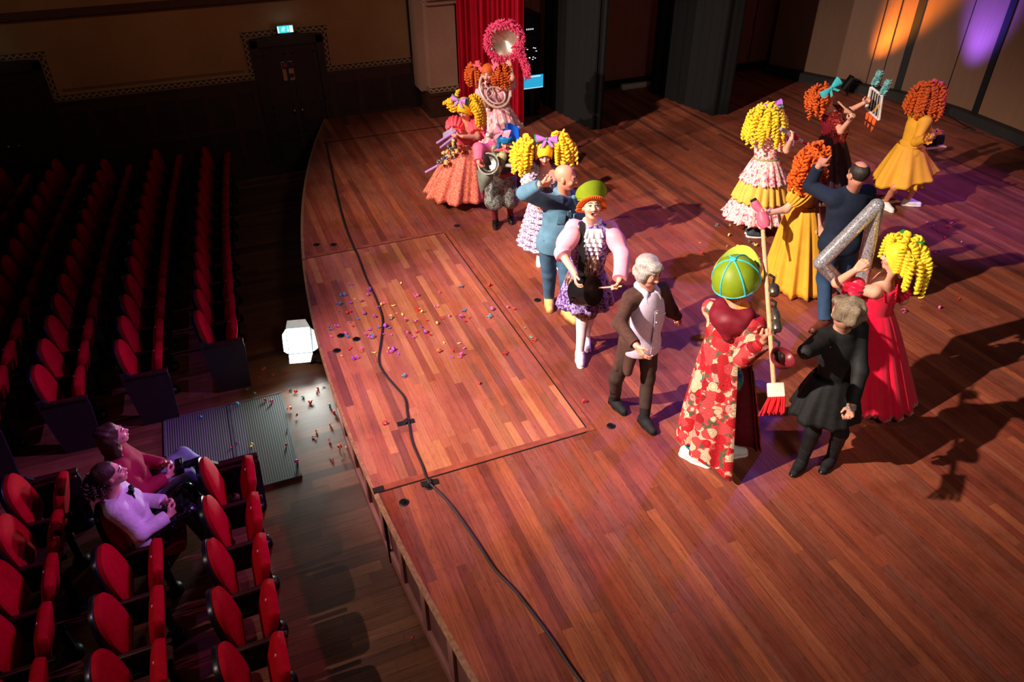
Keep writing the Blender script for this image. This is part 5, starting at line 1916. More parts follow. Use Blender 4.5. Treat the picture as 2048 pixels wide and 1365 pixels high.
m.sheet([[q+p.T[:, 0]*s_*0.028 for s_ in (-1, 0, 1)] for q in spline([p.A['R'][0]*0.6+p.N*0.4+p.T[:, 2]*0.045-p.T[:, 1]*0.03, p.A['R'][0]*0.6+p.N*0.4+p.T[:, 2]*0.030+p.T[:, 1]*0.075, p.tp(0.10, 0.17, 0.30), p.tp(0.09, 0.17, 0.10), dc+np.array([-0.05, 0, 0.17])], 26)], 0.006)
m.build('strap', M_suede, p.root)
report(p, 'drummer')
# drum pot and stick
dn = nrm(np.array([0.42, -0.80, 0.42]))
DR = frame(np.cross(dn, (0.2, 0.4, 1)), dn)
t = thing('drum', 'black pot drum hanging in front of the person in the green hat', 'drum', dc)
m = MB(); m.lathe([(0.09, -0.13), (0.116, -0.125), (0.128, -0.09), (0.134, 0.06), (0.143, 0.068), (0.145, 0.080), (0.138, 0.088)], dc, DR, 36)
m.build('shell', M_blackm, t)
m = MB(); m.lathe([(0.136, 0.080), (0.110, 0.086), (0.02, 0.090)], dc, DR, 32); m.build('drum_head', mat('drum_black', L(30, 30, 32), 0.35), t)
m = MB(); s_ = np.cross(dn, (0, 0, 1)); s_ = nrm(s_)
m.tube([dc+s_*0.150-dn*0.02, dc+s_*0.20-dn*0.03+[0, 0, 0.03], dc+s_*0.20-dn*0.03+[0, 0, -0.03], dc+s_*0.150-dn*0.03], 0.010, 6); m.build('handle', M_blackm, t)
g = p.A['L'][3]
e = dc+DR@np.array([0.02, -0.05, 0.11])
m = MB(); dd = nrm(g-e)
m.tube([e, e+dd*0.02, g, g+dd*0.09], [0.010, 0.0075, 0.008, 0.008], 8)
tag(m.build('drumstick', M_wood), 'pale wooden drumstick held against the black pot drum', 'drumstick')

# ---- bald man in denim
p = Per('bald person in a denim shirt and jeans, one hand raised to the ear', (1116, 628), -40, 1.83, fem=False, vox=0.0065, skin=L(226, 150, 120), build=1.08)
p.torso((1113, 474), (1128, 391), -84, sw=0.185)
p.head((1131, 355), -38, -4)
p.arm('R', (1047, 386, -1), (1081, 369, -1), (1102, 366, 9), (0.3, 0.8, 0.3), 0.7)
p.arm('L', (1160, 455, 1), (1158, 490, -1), None, None, 0.7)
p.leg('R', (1098, 545, -1), (1098, 594), (1099, 615))
p.leg('L', (1134, 556, -1), (1134, 618), (1149, 641))
p.body(0.5, brow=(0.3, 0.2, 0.15), smile=0.6)
p.top('denim_shirt', M_denim, 0.018, (('R', 1.95), ('L', 1.95)), 0.13, 0.0, 0.007, 22, 0.035, 0.020, 0.004, 0.01)
collar(p, M_denim, None, 0.078, 0.026)
m = MB(); m.sheet([[p.tp(x, y_, z) for x in (-0.02, 0, 0.02)] for z, y_ in ((-0.08, 0.175), (0.0, 0.180), (0.10, 0.172), (0.20, 0.160), (0.30, 0.148), (0.38, 0.130))], 0.008); m.build('placket', M_denim, p.root)
for g in (1, -1):
    m = MB(); m.rbox(p.tp(0.085*g, 0.140, 0.27), (0.045, 0.010, 0.05), frame(p.T@nrm((0.35*g, 1, 0.1)), p.T[:, 2]), 0.006); m.build('chest_pocket', M_denim, p.root)
m = MB()
for j in range(6):
    m.ball(p.tp(0, (0.185, 0.184, 0.176, 0.168, 0.158, 0.145)[j], -0.05+0.08*j), 0.006, None, 8, 5)
m.build('button', mat('pearl_button', L(220, 220, 220), 0.3), p.root)
p.trousers('jeans', M_jeans, 0.014, (1.97, 1.97), 0.012, 0.08)
for sd in 'RL':
    p.shoe(sd, M_tan, mat('tan_sole', L(150, 110, 64), 0.6), 0.03, 1.06)
h_ = p.hands[0]
m = MB(); m.tube([h_[1]-h_[2]*0.015+0.034*(math.cos(a)*np.cross(h_[2], h_[3])+0.8*math.sin(a)*h_[3]) for a in np.linspace(0, 2*PI, 20, False)], 0.009, 6, True)
m.rbox(h_[1]-h_[2]*0.015-h_[3]*0.032, (0.017, 0.017, 0.006), np.stack([h_[2], np.cross(h_[2], h_[3]), h_[3]], 1), 0.004)
m.build('wristwatch', M_silver, p.root)
m = MB(); rs = np.random.RandomState(2)
report(p, 'bald')
# ---- person in the rose coat
p = Per('person in a rose printed coat and green cap holding a pole', (1440, 912), 25, 1.76, fem=False, vox=0.0065, skin=L(214, 150, 120))
p.torso((1440, 745), (1470, 622), 25, dN=0.05, sw=0.185)
p.head((1474, 566), 48, 12, -14)
p.arm('R', (1487, 716, -1), (1530, 680, -1), (1545, 668, -9), (0.3, 0.9, 0.1), 1.35)
p.arm('L', (1494, 680, 1), (1514, 665, 1), None, None, 1.0)
p.leg('R', None, (1380, 900), (1412, 925))
p.leg('L', None, (1450, 897), (1470, 905))
p.body(0.2, brow=(0.2, 0.1, 0.05))
p.trousers('leggings', pattern('rainbow_sequin', [(0.0, L(40, 150, 90)), (0.30, L(60, 190, 120)), (0.42, L(40, 90, 200)), (0.52, L(60, 170, 110)), (0.62, L(210, 60, 120)), (0.72, L(230, 190, 60))], 26, 'noise', 0.25, 0.5, stretch=(1, 1, 0.3)), 0.016, (1.95, 1.95), 0.02)
for sd in 'RL':
    p.shoe(sd, M_white, M_sole, 0.0, 1.12, name='sneaker')
m = MB(); k = p.s
t_ = p.L['R'][3]; a_ = p.L['R'][2]; sx = np.cross(t_, (0, 0, 1))
for j in range(4):
    c = a_+t_*(0.045+0.022*j)-np.array([0, 0, 0.004+0.012*j])
    m.tube([c-sx*0.026+t_*0.008, c+np.array([0, 0, 0.012]), c+sx*0.026-t_*0.008], 0.0035, 5)
m.build('laces', M_seam, p.root)
S = Solid(p.vox)
p.torso_prims(S, 0.022, False)
p.arm_prims(S, 'R', 0.026, 1.90, 0.012); p.arm_prims(S, 'L', 0.024, 1.9, 0.012)
S.cut(p.N+p.T[:, 2]*0.02, p.T[:, 2]); S.cut(p.P+p.T[:, 2]*0.10, -p.T[:, 2])
coat = p.garment('coat', M_rose, S, 0.005, 16)
# long coat skirt: open at the front, dark lining inside
wc = p.P+p.T[:, 2]*0.37
hem = p.px(1434, 888, -0.02); hem[2] = ST+0.10
ang = np.linspace(math.radians(56), math.radians(318), 110)
def coat_rows(r0, r1, dz):
    rows = []
    for t in np.linspace(0, 1, 20):
        c = wc+(hem-wc)*t
        r_ = (0.150+r0)+(0.345+r1-0.150)*t**0.72
        row = []
        for a in ang:
            f_ = 1+0.07*t*math.sin(a*7+0.6)+0.03*t*math.sin(a*13)-0.26*t*math.exp(-((a-math.radians(245))/0.10)**2)+0.30*t*math.exp(-((a-math.radians(56))/0.35)**2)
            v_ = p.T[:, 0]*math.cos(a)+np.cross((0, 0, 1), p.T[:, 0])*math.sin(a)*0.86
            q = c+v_*r_*f_
            q[2] = c[2]+dz*t-0.11*t*t*(v_@_rt)+0.02*t*math.sin(a*3)
            row.append(q)
        rows.append(row)
    return rows
m = MB(); m.sheet(coat_rows(0, 0, 0), 0.010); m.build('coat_skirt', M_rose, coat)
m = MB(); m.sheet(coat_rows(-0.014, -0.016, 0.0), 0.006); m.build('lining', M_maro, coat)
S = Solid(p.vox)
n_ = p.N
S.ell(n_+p.T@np.array((0, -0.055, -0.035)), (0.165, 0.115, 0.095), p.T, 0.04)
for a, b, ra, rb in (((-0.10, -0.03, 0.02), (0.10, -0.03, 0.02), 0.055, 0.055), ((-0.07, -0.10, -0.04), (0.08, -0.10, -0.06), 0.075, 0.07), ((0, -0.11, -0.06), (0.05, -0.135, -0.16), 0.085, 0.04), ((0.10, 0.0, 0.0), (0.085, 0.11, -0.14), 0.05, 0.035), ((-0.10, 0.0, 0.0), (-0.085, 0.11, -0.14), 0.05, 0.035)):
    S.cap(n_+p.T@np.array(a), n_+p.T@np.array(b), ra, rb, 0.04)
S.cap(n_, n_+p.T[:, 2]*0.3, 0.075, 0.10, 0.02, None, None, -1)
p.garment('hood', M_maro, S, 0.006, 26, coat)
S = Solid(p.vox)
S.cap(n_+p.T@np.array((0.07, 0.0, 0.05)), n_+p.T@np.array((-0.07, 0.0, 0.05)), 0.05, 0.05, 0.04); S.cap(n_+p.T@np.array((0.05, 0.06, 0.05)), n_+p.T@np.array((0.075, 0.135, -0.14)), 0.045, 0.03, 0.03)
p.garment('scarf', mat('orange_scarf', L(232, 132, 34), 0.6), S, 0.007, 40)
def cap_hat(p, yaw_brim=0.0):
    """six panelled foam cap with turquoise piping, a button and a peak"""
    m = MB()
    P, nu, nv = [], 60, 12
    for j in range(nv+1):
        t = j/nv
        for i in range(nu):
            a = 2*PI*i/nu
            g = 1+0.030*abs(math.sin(a*3))
            th = t*PI/2*1.08
            P.append(p.hp(0.168*math.sin(th)*math.cos(a)*g, -0.015+0.180*math.sin(th)*math.sin(a)*g, 0.045+0.185*math.cos(th)))
    F = [(j*nu+i, (j+1)*nu+i, (j+1)*nu+(i+1) % nu, j*nu+(i+1) % nu) for j in range(nv) for i in range(nu)]
    F.append(tuple(nv*nu+i for i in range(nu)))
    m.add(P, F)
    h = m.build('cap', M_capg, p.root)
    m = MB()
    for j in range(6):
        a = j*PI/3
        m.tube([p.hp(0.170*math.sin(th)*math.cos(a), -0.015+0.182*math.sin(th)*math.sin(a), 0.045+0.187*math.cos(th)) for th in np.linspace(0.05, PI/2*1.08, 10)], 0.0065, 6)
    m.ball(p.hp(0, -0.015, 0.236), (0.026, 0.026, 0.012), p.HF, 14, 7)
    m.tube([p.hp(0.170*math.cos(a), -0.015+0.182*math.sin(a), 0.024) for a in np.linspace(0, 2*PI, 40, False)], 0.006, 6, True)
    m.build('piping', M_turq, h)
    rows = []
    for t in np.linspace(0, 1, 7):
        rows.append([p.hp((0.165+0.004*t)*math.sin(a), -0.015+0.176*math.cos(a)+0.16*t*max(0, math.cos(a))**1.2, 0.045+0.05*t) for a in np.linspace(-1.3, 1.3, 27)])
    m = MB(); m.sheet(rows, 0.010); m.build('peak', M_capl, h)
    return h
cap_hat(p)
m = MB(); rs = np.random.RandomState(5)
for i in range(40):
    a = 2*PI*i/40
    c = p.hp(0.108*math.cos(a), -0.012+0.120*math.sin(a), 0.030-0.05*max(0, -math.sin(a)))
    d = p.HF@np.array([math.cos(a), math.sin(a), 0]); tg = np.cross(p.HF[:, 2], d)
    m.tube([c+(d*math.cos(q)*0.6-p.HF[:, 2]*(0.6+math.sin(q)*0.8))*0.026+tg*math.sin(q)*0.008 for q in np.linspace(0, 2*PI, 9, False)], 0.0085, 6, True)
m.build('wig', M_orw, p.root)
rosep = p
report(p, 'rose')
# the long pole hung with jingling bits, a brush at its foot
g_ = p.A['R'][3]
top = p.px(1526, 462, 0.45); bt = g_+(g_-top)*0.52
ax = nrm(bt-top)
t = thing('noise_pole', 'long pale wooden pole with bells and a red bristled brush', 'pole', bt)
m = MB(); m.tube([top, g_, bt], 0.0165, 12); m.build('pole_shaft', M_wood, t)
PR = frame(np.cross(ax, (0.3, 0.2, 0.1)), -ax)
s_ = nrm(np.cross(ax, ray(1545, 680)))
if s_@_rt < 0:
    s_ = -s_
for q, r_ in ((0.40, 0.040), (0.56, 0.030), (0.62, 0.036)):
    m = MB()
    c = top+(bt-top)*q+s_*0.045
    m.lathe([(0.008, 0.05), (r_*0.6, 0.045), (r_, 0.02), (r_*1.05, -0.02), (r_*0.8, -0.045), (0.01, -0.05)], c, PR, 18)
    m.build('bell', mat('bell_metal', L(150, 140, 130), 0.3, 0.9), t)
for q in (0.30, 0.46, 0.50, 0.58, 0.70, 0.76):
    m = MB()
    c = top+(bt-top)*q+s_*0.022
    m.tube([c, c+s_*0.03+ax*0.03, c+s_*0.02+ax*0.09, c+ax*0.13], 0.010, 6)
    m.build('strap', M_suede, t)
c = top+(bt-top)*0.815+s_*0.060
m = MB(); BR = frame(np.cross(_up, _rt*0.3-_fw), nrm(-_fw*0.55+_rt*0.6+_up*0.55))
m.lathe([(0.02, -0.05), (0.055, -0.042), (0.082, 0.0), (0.088, 0.025), (0.079, 0.025), (0.066, -0.008), (0.02, -0.034)], c, BR, 28)
m.build('bowl', mat('bowl_maroon', L(116, 34, 40), 0.35), t)
m = MB(); c = bt+s_*0.01
m.rbox(c-ax*0.02, (0.055, 0.02, 0.055), np.stack([s_, np.cross(ax, s_), ax], 1), 0.008); m.build('brush_block', mat('brush_block', L(226, 214, 196), 0.5), t)
m = MB(); rs = np.random.RandomState(1)
for i in range(9):
    for j in range(3):
        a = c+ax*0.03+s_*(i-4)*0.012+np.cross(ax, s_)*(j-1)*0.012
        m.tube([a, a+ax*0.12-s_*0.03+s_*(i-4)*0.006+rs.randn(3)*0.008], [0.007, 0.005], 5)
m.build('bristles', mat('bristle_red', L(236, 28, 40), 0.6), t)

# ---- woman in black seen from behind
p = Per('person in a black jacket and black tights seen from behind, short ash hair', (1628, 930), 104, 1.68, vox=0.0065, skin=L(206, 150, 124))
p.torso((1664, 775), (1684, 656), 84)
p.head((1691, 626), 92, -12)
p.arm('L', (1612, 704, -1), (1652, 690, 1), None, None, 0.6)
p.arm('R', (1722, 757, -1), (1703, 812, -1), (1700, 835, 9), None, 0.9)
p.leg('L', (1626, 862), (1606, 918), (1586, 948))
p.leg('R', (1680, 866), (1664, 912), (1648, 938))
p.body(0.0, smile=0.2)
p.top('jacket', M_blkj, 0.020, (('R', 1.93), ('L', 1.9)), 0.20, 0.0, 0.006, 20, 0.0, 0.018, 0.006, 0.05)
p.skirt('peplum', M_blkj, p.P+p.T[:, 2]*0.12, 0.165, p.P-np.array([0, 0, 0.26])+p.T[:, 2]*0.02, 0.285, 8, 0.10, 0.8, (1, 0.85), 12, 80)
p.trousers('tights', M_blkt, 0.006, (2.0, 2.0), 0.0)
for sd in 'RL':
    p.legwear('boot_shaft', M_suede, sd, 0.6, 0.010)
    p.shoe(sd, M_suede, M_shoeb, 0.02, 1.0, name='boot')
h_ = [q for q in p.hands if q[0] == 'R'][0]
m = MB()
for o_ in (0.006, -0.008, -0.022):
    m.tube([h_[1]-h_[2]*o_*1.0+0.034*(math.cos(a)*np.cross(h_[2], h_[3])+0.85*math.sin(a)*h_[3]) for a in np.linspace(0, 2*PI, 20, False)], 0.005, 6, True)
m.build('bracelet', M_silver, p.root)
hairdo(p, 'hair', M_hairs, [(0, -0.03, 0.045, (0.096, 0.108, 0.092)), (0, -0.075, -0.03, (0.078, 0.050, 0.065)), (0.065, -0.01, 0.0, (0.036, 0.06, 0.05)), (-0.065, -0.01, 0.0, (0.036, 0.06, 0.05)), (0, 0.06, 0.085, (0.07, 0.045, 0.035)), (0.04, -0.12, 0.06, 0.06, -0.115, -0.02, 0.025, 0.02), (-0.03, -0.13, 0.07, -0.05, -0.12, -0.03, 0.026, 0.02), (0, -0.06, 0.14, 0.05, -0.10, 0.10, 0.022, 0.02)], 0.006, 75)
report(p, 'black')

# ---- red gown, yellow ringlets, silver triangle
p = Per('person in an off-shoulder red satin gown and lemon ringlet wig, seen from behind', (1764, 806), 118, 1.70, vox=0.0065, skin=L(232, 170, 142))
p.torso((1749, 645), (1766, 559), 112)
p.head((1794, 517), 132, 4)
p.arm('L', (1674, 566, -1), (1712, 540, -1), (1729, 524, -9), None, 0.9)
p.arm('R', (1806, 600, 1), (1780, 590, 1), None, None, 0.7)
flat_skirt_feet(p, None)
p.body(0.0, lips=LIPS)
p.top('bodice', M_redsat, 0.013, (), 0.03, 0.0, 0.003, 18, low=0.115)
p.skirt('gown_skirt', M_redsat, p.P+p.T[:, 2]*0.13, 0.150, p.px(1758, 796), 0.355, 13, 0.10, 0.8, (1.0, 0.85))
for sd in 'RL':
    a = p.A[sd]
    v = nrm(a[1]-a[0])
    p.puff('ruffle_sleeve', M_redsat, a[0]+v*0.075, a[0]+v*0.20, 0.084, 11, 0.10)
    m = MB(); m.lathe([(0.045, 0.0), (0.075, 0.035), (0.085, 0.06), (0.080, 0.06), (0.045, 0.01)], a[0]+v*0.175, frame(np.cross(v, (0.2, 0.1, 1)), v), 60, 0, 9, 0.10)
    m.build('sleeve_frill', M_redsat, p.root)
    m = MB(); sg = 1 if sd == 'R' else -1
    m.sheet([[p.N+p.T@np.array((sg*0.105+w_, y_, z_)) for w_ in (-0.018, 0, 0.018)] for y_, z_ in ((-0.085, -0.13), (-0.075, -0.06), (-0.03, -0.005), (0.03, -0.005), (0.09, -0.06), (0.10, -0.12))], 0.006)
    m.build('strap', M_redsat, p.root)
m = MB()
for i in range(9):
    c = p.P+p.T@np.array((0, -0.120-0.010*math.sin(i*0.4), 0.13+0.034*i))
    m.tube([c+p.T@np.array((-0.012, 0.004, -0.012)), c+p.T@np.array((0.012, -0.002, 0.012))], 0.004, 5)
m.tube([p.P+p.T@np.array((0.0, -0.122-0.006*math.sin(i*0.4), 0.12+0.034*i)) for i in range(10)], 0.005, 6)
m.build('back_lacing', M_redsat, p.root)
curly_wig(p, M_yelw2, 64, (0.125, 0.140, 0.13), (0.24, 0.36), 0.0165, 0.0118, (9, 12), -0.15, 0.55, True, 0.03, 4, 1.0, None, (0, -0.02, 0), lambda w: w@_rt > -0.30)
m = MB(); bow(m, p.hp(0.07, -0.06, 0.165), np.stack([p.HF@nrm((0.6, 0.8, 0.1)), p.HF@nrm((0.2, -0.2, 1)), p.HF@nrm((-0.8, 0.6, 0.3))], 1), 0.20, 0.07)
m.build('bow', mat('bow_leaf', L(46, 120, 50), 0.5), p.root)
redp = p
report(p, 'red')
# silver sequined triangle
A = p.px(1753, 412, 0.22); B = p.px(1641, 526, 0.12); C_ = p.px(1715, 602, 0.20)
m = MB()
t = thing('sequin_triangle', 'big silver sequined triangle held by the person in the red gown', 'triangle', C_)
for a, b, nm in ((A, B, 0), (B, C_, 1), (C_, A, 2)):
    m = MB(); d = nrm(b-a); L_ = np.linalg.norm(b-a)
    P = [a+d*x for x in np.linspace(0, L_, 14)]
    m.tube(P, 0.058, 18)
    m.ball(a, 0.060, None, 16, 10)
    m.build('padded_bar', M_seqsil, t)

# ---- man in the navy sweater seen from behind
p = Per('person in a navy sweater and jeans seen from behind, pointing, bald on top', (1656, 640), 100, 1.82, fem=False, vox=0.007, skin=L(214, 150, 124), build=1.12)
p.torso((1681, 478), (1704, 381), 84, sw=0.19)
p.head((1716, 349), 78, -6)
p.arm('L', (1620, 371, 1), (1637, 332, -1), (1650, 316, 9), (0.5, 0.3, -0.2), (0.02, 0.9, 1.1, 1.1, 0.5))
p.arm('R', (1738, 440, 1), (1726, 476, 1), None, None, 0.8)
p.leg('L', (1648, 556), (1650, 642), (1634, 657))
p.leg('R', (1690, 548), (1686, 604), (1690, 590))
p.body(0.0)
p.top('sweater', M_navy, 0.022, (('R', 1.95), ('L', 1.95)), 0.10, 0.015, 0.007, 18, 0.02, 0.022, 0.004, 0.0)
p.trousers('jeans', M_jeans2, 0.014, (1.97, 1.97), 0.012, 0.08)
for sd in 'RL':
    p.shoe(sd, mat('brown_leather', L(96, 50, 38), 0.4), M_shoeb, 0.0, 1.06)
S = Solid(p.vox)
S.ell(p.hp(0, -0.016, 0.030), np.array((0.081, 0.101, 0.090))*p.hs, p.HF, 0.01)
S.ell(p.hp(0, 0.085, -0.02), np.array((0.085, 0.085, 0.13))*p.hs, p.HF, 0.012, -1)
S.ell(p.hp(0, -0.035, 0.125), np.array((0.050, 0.062, 0.060))*p.hs, p.HF, 0.012, -1)
S.cut(p.hp(0, -0.05, -0.055), -p.HF[:, 2])
for g in (1, -1):
    S.ell(p.hp(0.080*g, 0.0, -0.02), np.array((0.02, 0.022, 0.04))*p.hs, p.HF, 0.008, -1)
p.garment('hair', M_haird, S, 0.0015, 90)
navyp = p
report(p, 'navy')

# ---- yellow gown, orange wig
p = Per('person in a yellow puff sleeved gown and orange loop wig, arm stretched out', (1598, 566), 168, 1.70, vox=0.007, skin=L(238, 186, 156))
p.torso((1610, 428), (1606, 352), 160)
p.head((1612, 322), 112, 0)
p.arm('L', (1570, 421, -1), (1532, 428, -1), (1518, 425, -9), (0.4, 0.6, 0.6), 1.3)
p.arm('R', (1640, 420, 1), (1640, 455, 1), None, None, 0.5)
flat_skirt_feet(p, None)
p.body(0.0)
p.top('bodice', M_ybow, 0.013, (), 0.03, 0.0, 0.004, 18, low=0.05)
p.skirt('gown_skirt', M_ybow, p.P+p.T[:, 2]*0.13, 0.145, p.px(1591, 563, 0.0), 0.40, 11, 0.12, 0.7, (1.0, 0.9))
a = p.A['L']; p.puff('puff_sleeve', M_ybow, a[0]-nrm(a[1]-a[0])*0.06, a[0]+(a[1]-a[0])*0.80, 0.115)
a = p.A['R']; p.puff('puff_sleeve', M_ybow, a[0]-nrm(a[1]-a[0])*0.06, a[0]+(a[1]-a[0])*0.80, 0.115)
m = MB(); rs = np.random.RandomState(8)
wig_cap(p, m, 28)
for c, rad, n_ in (((0.09, -0.05, 0.10), 0.12, 16), ((-0.05, -0.07, 0.04), 0.14, 22), ((-0.11, -0.08, -0.05), 0.14, 20), ((-0.15, -0.06, -0.12), 0.12, 14), ((0.03, -0.11, -0.10), 0.12, 14)):
    bunch(m, p.hp(*c), rad, n_, 0.16, 0.022, 0.0115, 4.0, rs, (0, 0, 0), -0.9)
m.build('wig', M_orw, p.root)
m = MB()
bow(m, p.P+p.T@np.array((0.0, -0.15, 0.17)), np.stack([p.T[:, 0], -p.T[:, 1], p.T[:, 2]], 1), 0.16, 0.08)
m.build('bow', mat('sash_teal', L(90, 150, 140), 0.5), p.root)
yelp = p
report(p, 'yellow')
g_ = p.A['L'][3]
t = thing('padded_horn', 'pink padded horn with black mouth held out by the yellow puff sleeved gown', 'horn', g_)
a = p.px(1510, 406, -0.74+0.0) if False else g_+_up*0.10-_rt*0.07
b = g_-_up*0.13+_rt*0.035
m = MB(); d = nrm(b-a)
m.tube([a, a+d*0.05, g_, g_+(b-g_)*0.5, b, b+d*0.05], [0.040, 0.046, 0.036, 0.062, 0.070, 0.045], 20); m.build('horn_body', M_pinks, t)
m = MB(); m.tube([a-d*0.03, a-d*0.01, a+d*0.004], [0.030, 0.036, 0.036], 16); m.build('mouth_pad', M_suede, t)
m = MB(); m.sheet([[b+_rt*q+_up*(-0.03-0.22*t2)+_fw*0.02 for q in (-0.02, 0, 0.02)] for t2 in (0, 0.5, 1)], 0.006); m.build('ribbon', M_pinks, t)
# ---- floral tiered gown, yellow wig
p = Per('person in a pink floral gown with yellow and pink ruffle tiers, back of yellow wig', (1512, 466), 40, 1.72, vox=0.008, skin=L(236, 180, 150))
p.torso((1530, 334), (1539, 268), 60)
p.head((1535, 240), 30, 0)
p.arm('R', (1574, 300, -1), (1583, 278, -1), (1587, 268, 9), None, 1.3)
p.arm('L', (1570, 292, 1), (1584, 282, 1), None, None, 1.2)
p.leg('R', None, (1506, 462), (1522, 470)); p.leg('L')
p.body(0.0)
p.top('bodice', M_flor, 0.014, (), 0.02, 0.0, 0.004, 24, low=0.03)
P0 = p.P+p.T[:, 2]*0.12
hm = gnd(1511, 449, ST+0.20); hm = p.px(1513, 432)
m1 = p.px(1527, 360); m2 = p.px(1520, 396)
p.skirt('skirt_tier_low', M_flor, p.P-np.array([0, 0, 0.30]), 0.24, hm, 0.42, 18, 0.10, 0.9, ruff=0.05, seed=3)
p.skirt('skirt_tier_middle', mat('yellow_satin', L(246, 190, 84), 0.5, var=0.12, scale=10), p.P-np.array([0, 0, 0.05]), 0.20, m2, 0.345, 18, 0.10, 0.8, ruff=0.05, seed=5)
p.skirt('skirt_tier_top', M_flor, P0, 0.145, m1, 0.285, 16, 0.10, 0.8, ruff=0.06, seed=7)
m = MB(); m.tube([P0+0.140*(math.cos(a)*p.T[:, 0]+0.75*math.sin(a)*p.T[:, 1]) for a in np.linspace(0, 2*PI, 30, False)], 0.022, 8, True)
m.build('sash', mat('sash_olive', L(150, 150, 96), 0.6), p.root)
for sd in 'RL':
    a = p.A[sd]
    p.puff('puff_sleeve', M_flor, a[0]-nrm(a[1]-a[0])*0.05, a[0]+(a[1]-a[0])*0.78, 0.115, 16, 0.08)
    p.shoe(sd, mat('blue_canvas', L(56, 66, 74), 0.7), M_sole, 0.03, 1.0, name='shoe')
curly_wig(p, M_yelw2, 95, (0.13, 0.15, 0.15), (0.20, 0.36), 0.017, 0.0115, (6, 10), -0.3, 0.62, True, 0.02, 11)
m = MB(); bow2(m, p.hp(0.03, -0.01, 0.175), np.stack([nrm(_rt*0.95+_up*0.25), nrm(-_fw*0.7+_up*0.7), nrm(_up*0.8+_fw*0.6)], 1), 0.22, 0.10)
m.build('bow', [M_purb, M_grb], p.root)
report(p, 'floral')
g_ = p.A['R'][3]
t = thing('toy_mallet', 'red and white toy mallet held by the floral gown', 'mallet', g_)
a = p.px(1571, 262, -0.2); b = p.px(1613, 287, 0.05)
v_ = nrm(b-a); a = g_-v_*0.14; b = g_+v_*0.27
m = MB(); m.tube([a, g_, b], 0.016, 10); m.build('shaft', mat('white_plastic', L(236, 228, 220), 0.4), t)
m = MB(); m.tube([a-v_*0.10, a+v_*0.01], [0.02, 0.026], 12); m.build('grey_head', M_silver, t)
m = MB(); m.tube([g_+v_*0.045, g_+v_*0.14], [0.04, 0.030], 12); m.tube([b+v_*0.30, b+v_*0.44], [0.045, 0.055], 14); m.tube([b, b+v_*0.32], 0.015, 8); m.build('red_sleeve', mat('red_plastic', L(230, 28, 36), 0.4), t)

# ---- maroon sequins, orange wig, washboard player
p = Per('person in a maroon sequined top and dark skirt, orange wig with turquoise bow', (1640, 410), -10, 1.70, vox=0.008, skin=L(232, 170, 146))
p.torso((1666, 280), (1661, 222), -22, sw=0.16)
p.head((1653, 193), -12, 8)
p.arm('R', (1682, 262, -1), (1700, 240, -1), (1707, 232, -9), (0.2, 0.9, 0.2), 1.2)
p.arm('L', (1700, 221, 1), (1728, 206, -1), (1736, 203, 9), (0.3, -0.2, 0.9), 1.0)
flat_skirt_feet(p, None)
p.body(0.3, lips=LIPS)
p.top('bodice', M_maro, 0.014, (), 0.05, 0.0, 0.004, 22, low=0.04)
m = MB(); rs = np.random.RandomState(4)
S = Solid(0.008)
for sd in 'RL':
    a = p.A[sd]
    S.cap(a[0], a[0]+(a[1]-a[0])*0.7, 0.085, 0.075, 0.03, None, 0.0)
S.ell(p.P+p.T@np.array((0.10, 0.05, 0.16)), (0.12, 0.11, 0.17), p.T, 0.05); S.ell(p.P+p.T@np.array((0.0, 0.0, 0.05)), (0.185, 0.145, 0.10), p.T, 0.05)
p.garment('sequin_ruffle', M_seqred, S, 0.012, 60)
p.skirt('skirt', M_dkskirt, p.P+p.T[:, 2]*0.08, 0.165, p.px(1664, 362), 0.34, 11, 0.10, 0.8)
m = MB(); rs = np.random.RandomState(6); wig_cap(p, m, 28)
for c, rad, n_ in (((-0.06, -0.12, 0.04), 0.11, 20), ((0.07, -0.13, 0.01), 0.11, 20), ((0.03, -0.15, -0.07), 0.12, 20), ((0.0, -0.07, 0.14), 0.06, 6)):
    bunch(m, p.hp(*c), rad, n_, 0.13, 0.018, 0.0110, 3.6, rs, (0, 0, 0), -0.9)
m.build('wig', M_orw2, p.root)
m = MB(); bow(m, p.hp(0.075, 0.0, 0.125), np.stack([nrm(_rt*0.75+_up*0.6), nrm(-_fw*0.9+_up*0.2), nrm(_up*0.75-_rt*0.6)], 1), 0.30, 0.11)
m.build('bow', M_turq, p.root)
report(p, 'maroon')
# washboard with feathers and carrots
q = [p.px(*c) for c in ((1742, 174, 0.05), (1765, 192, -0.05), (1758, 240, -0.05), (1732, 217, 0.05))]
bx = nrm(q[1]-q[0]); by = nrm(q[3]-q[0]); bn = nrm(np.cross(bx, by)); by = np.cross(bn, bx)
W_, H_ = np.linalg.norm(q[1]-q[0]), np.linalg.norm(q[3]-q[0])
o_ = sum(q)/4
t = thing('washboard', 'silver ribbed washboard with turquoise feather tufts and hanging carrots', 'washboard', o_)
BRm = np.stack([bx, bn, by], 1)
def wb(u, v, w=0.0):
    return q[0]*(1-u)*(1-v)+q[1]*u*(1-v)+q[2]*u*v+q[3]*(1-u)*v+bn*w*(-1 if bn@_fw > 0 else 1)
m = MB()
for a, b in (((0, 0), (1, 0)), ((1, 0), (1, 1)), ((1, 1), (0, 1)), ((0, 1), (0, 0))):
    m.tube([wb(*a), wb(*b)], 0.016, 8)
m.build('frame', mat('white_frame', L(232, 228, 220), 0.45), t)
m = MB(); m.sheet([[wb(u, v, -0.004) for u in np.linspace(0.02, 0.98, 4)] for v in np.linspace(0.02, 0.98, 4)], 0.006); m.build('back_board', mat('board_dark', L(52, 44, 42), 0.6), t)
m = MB()
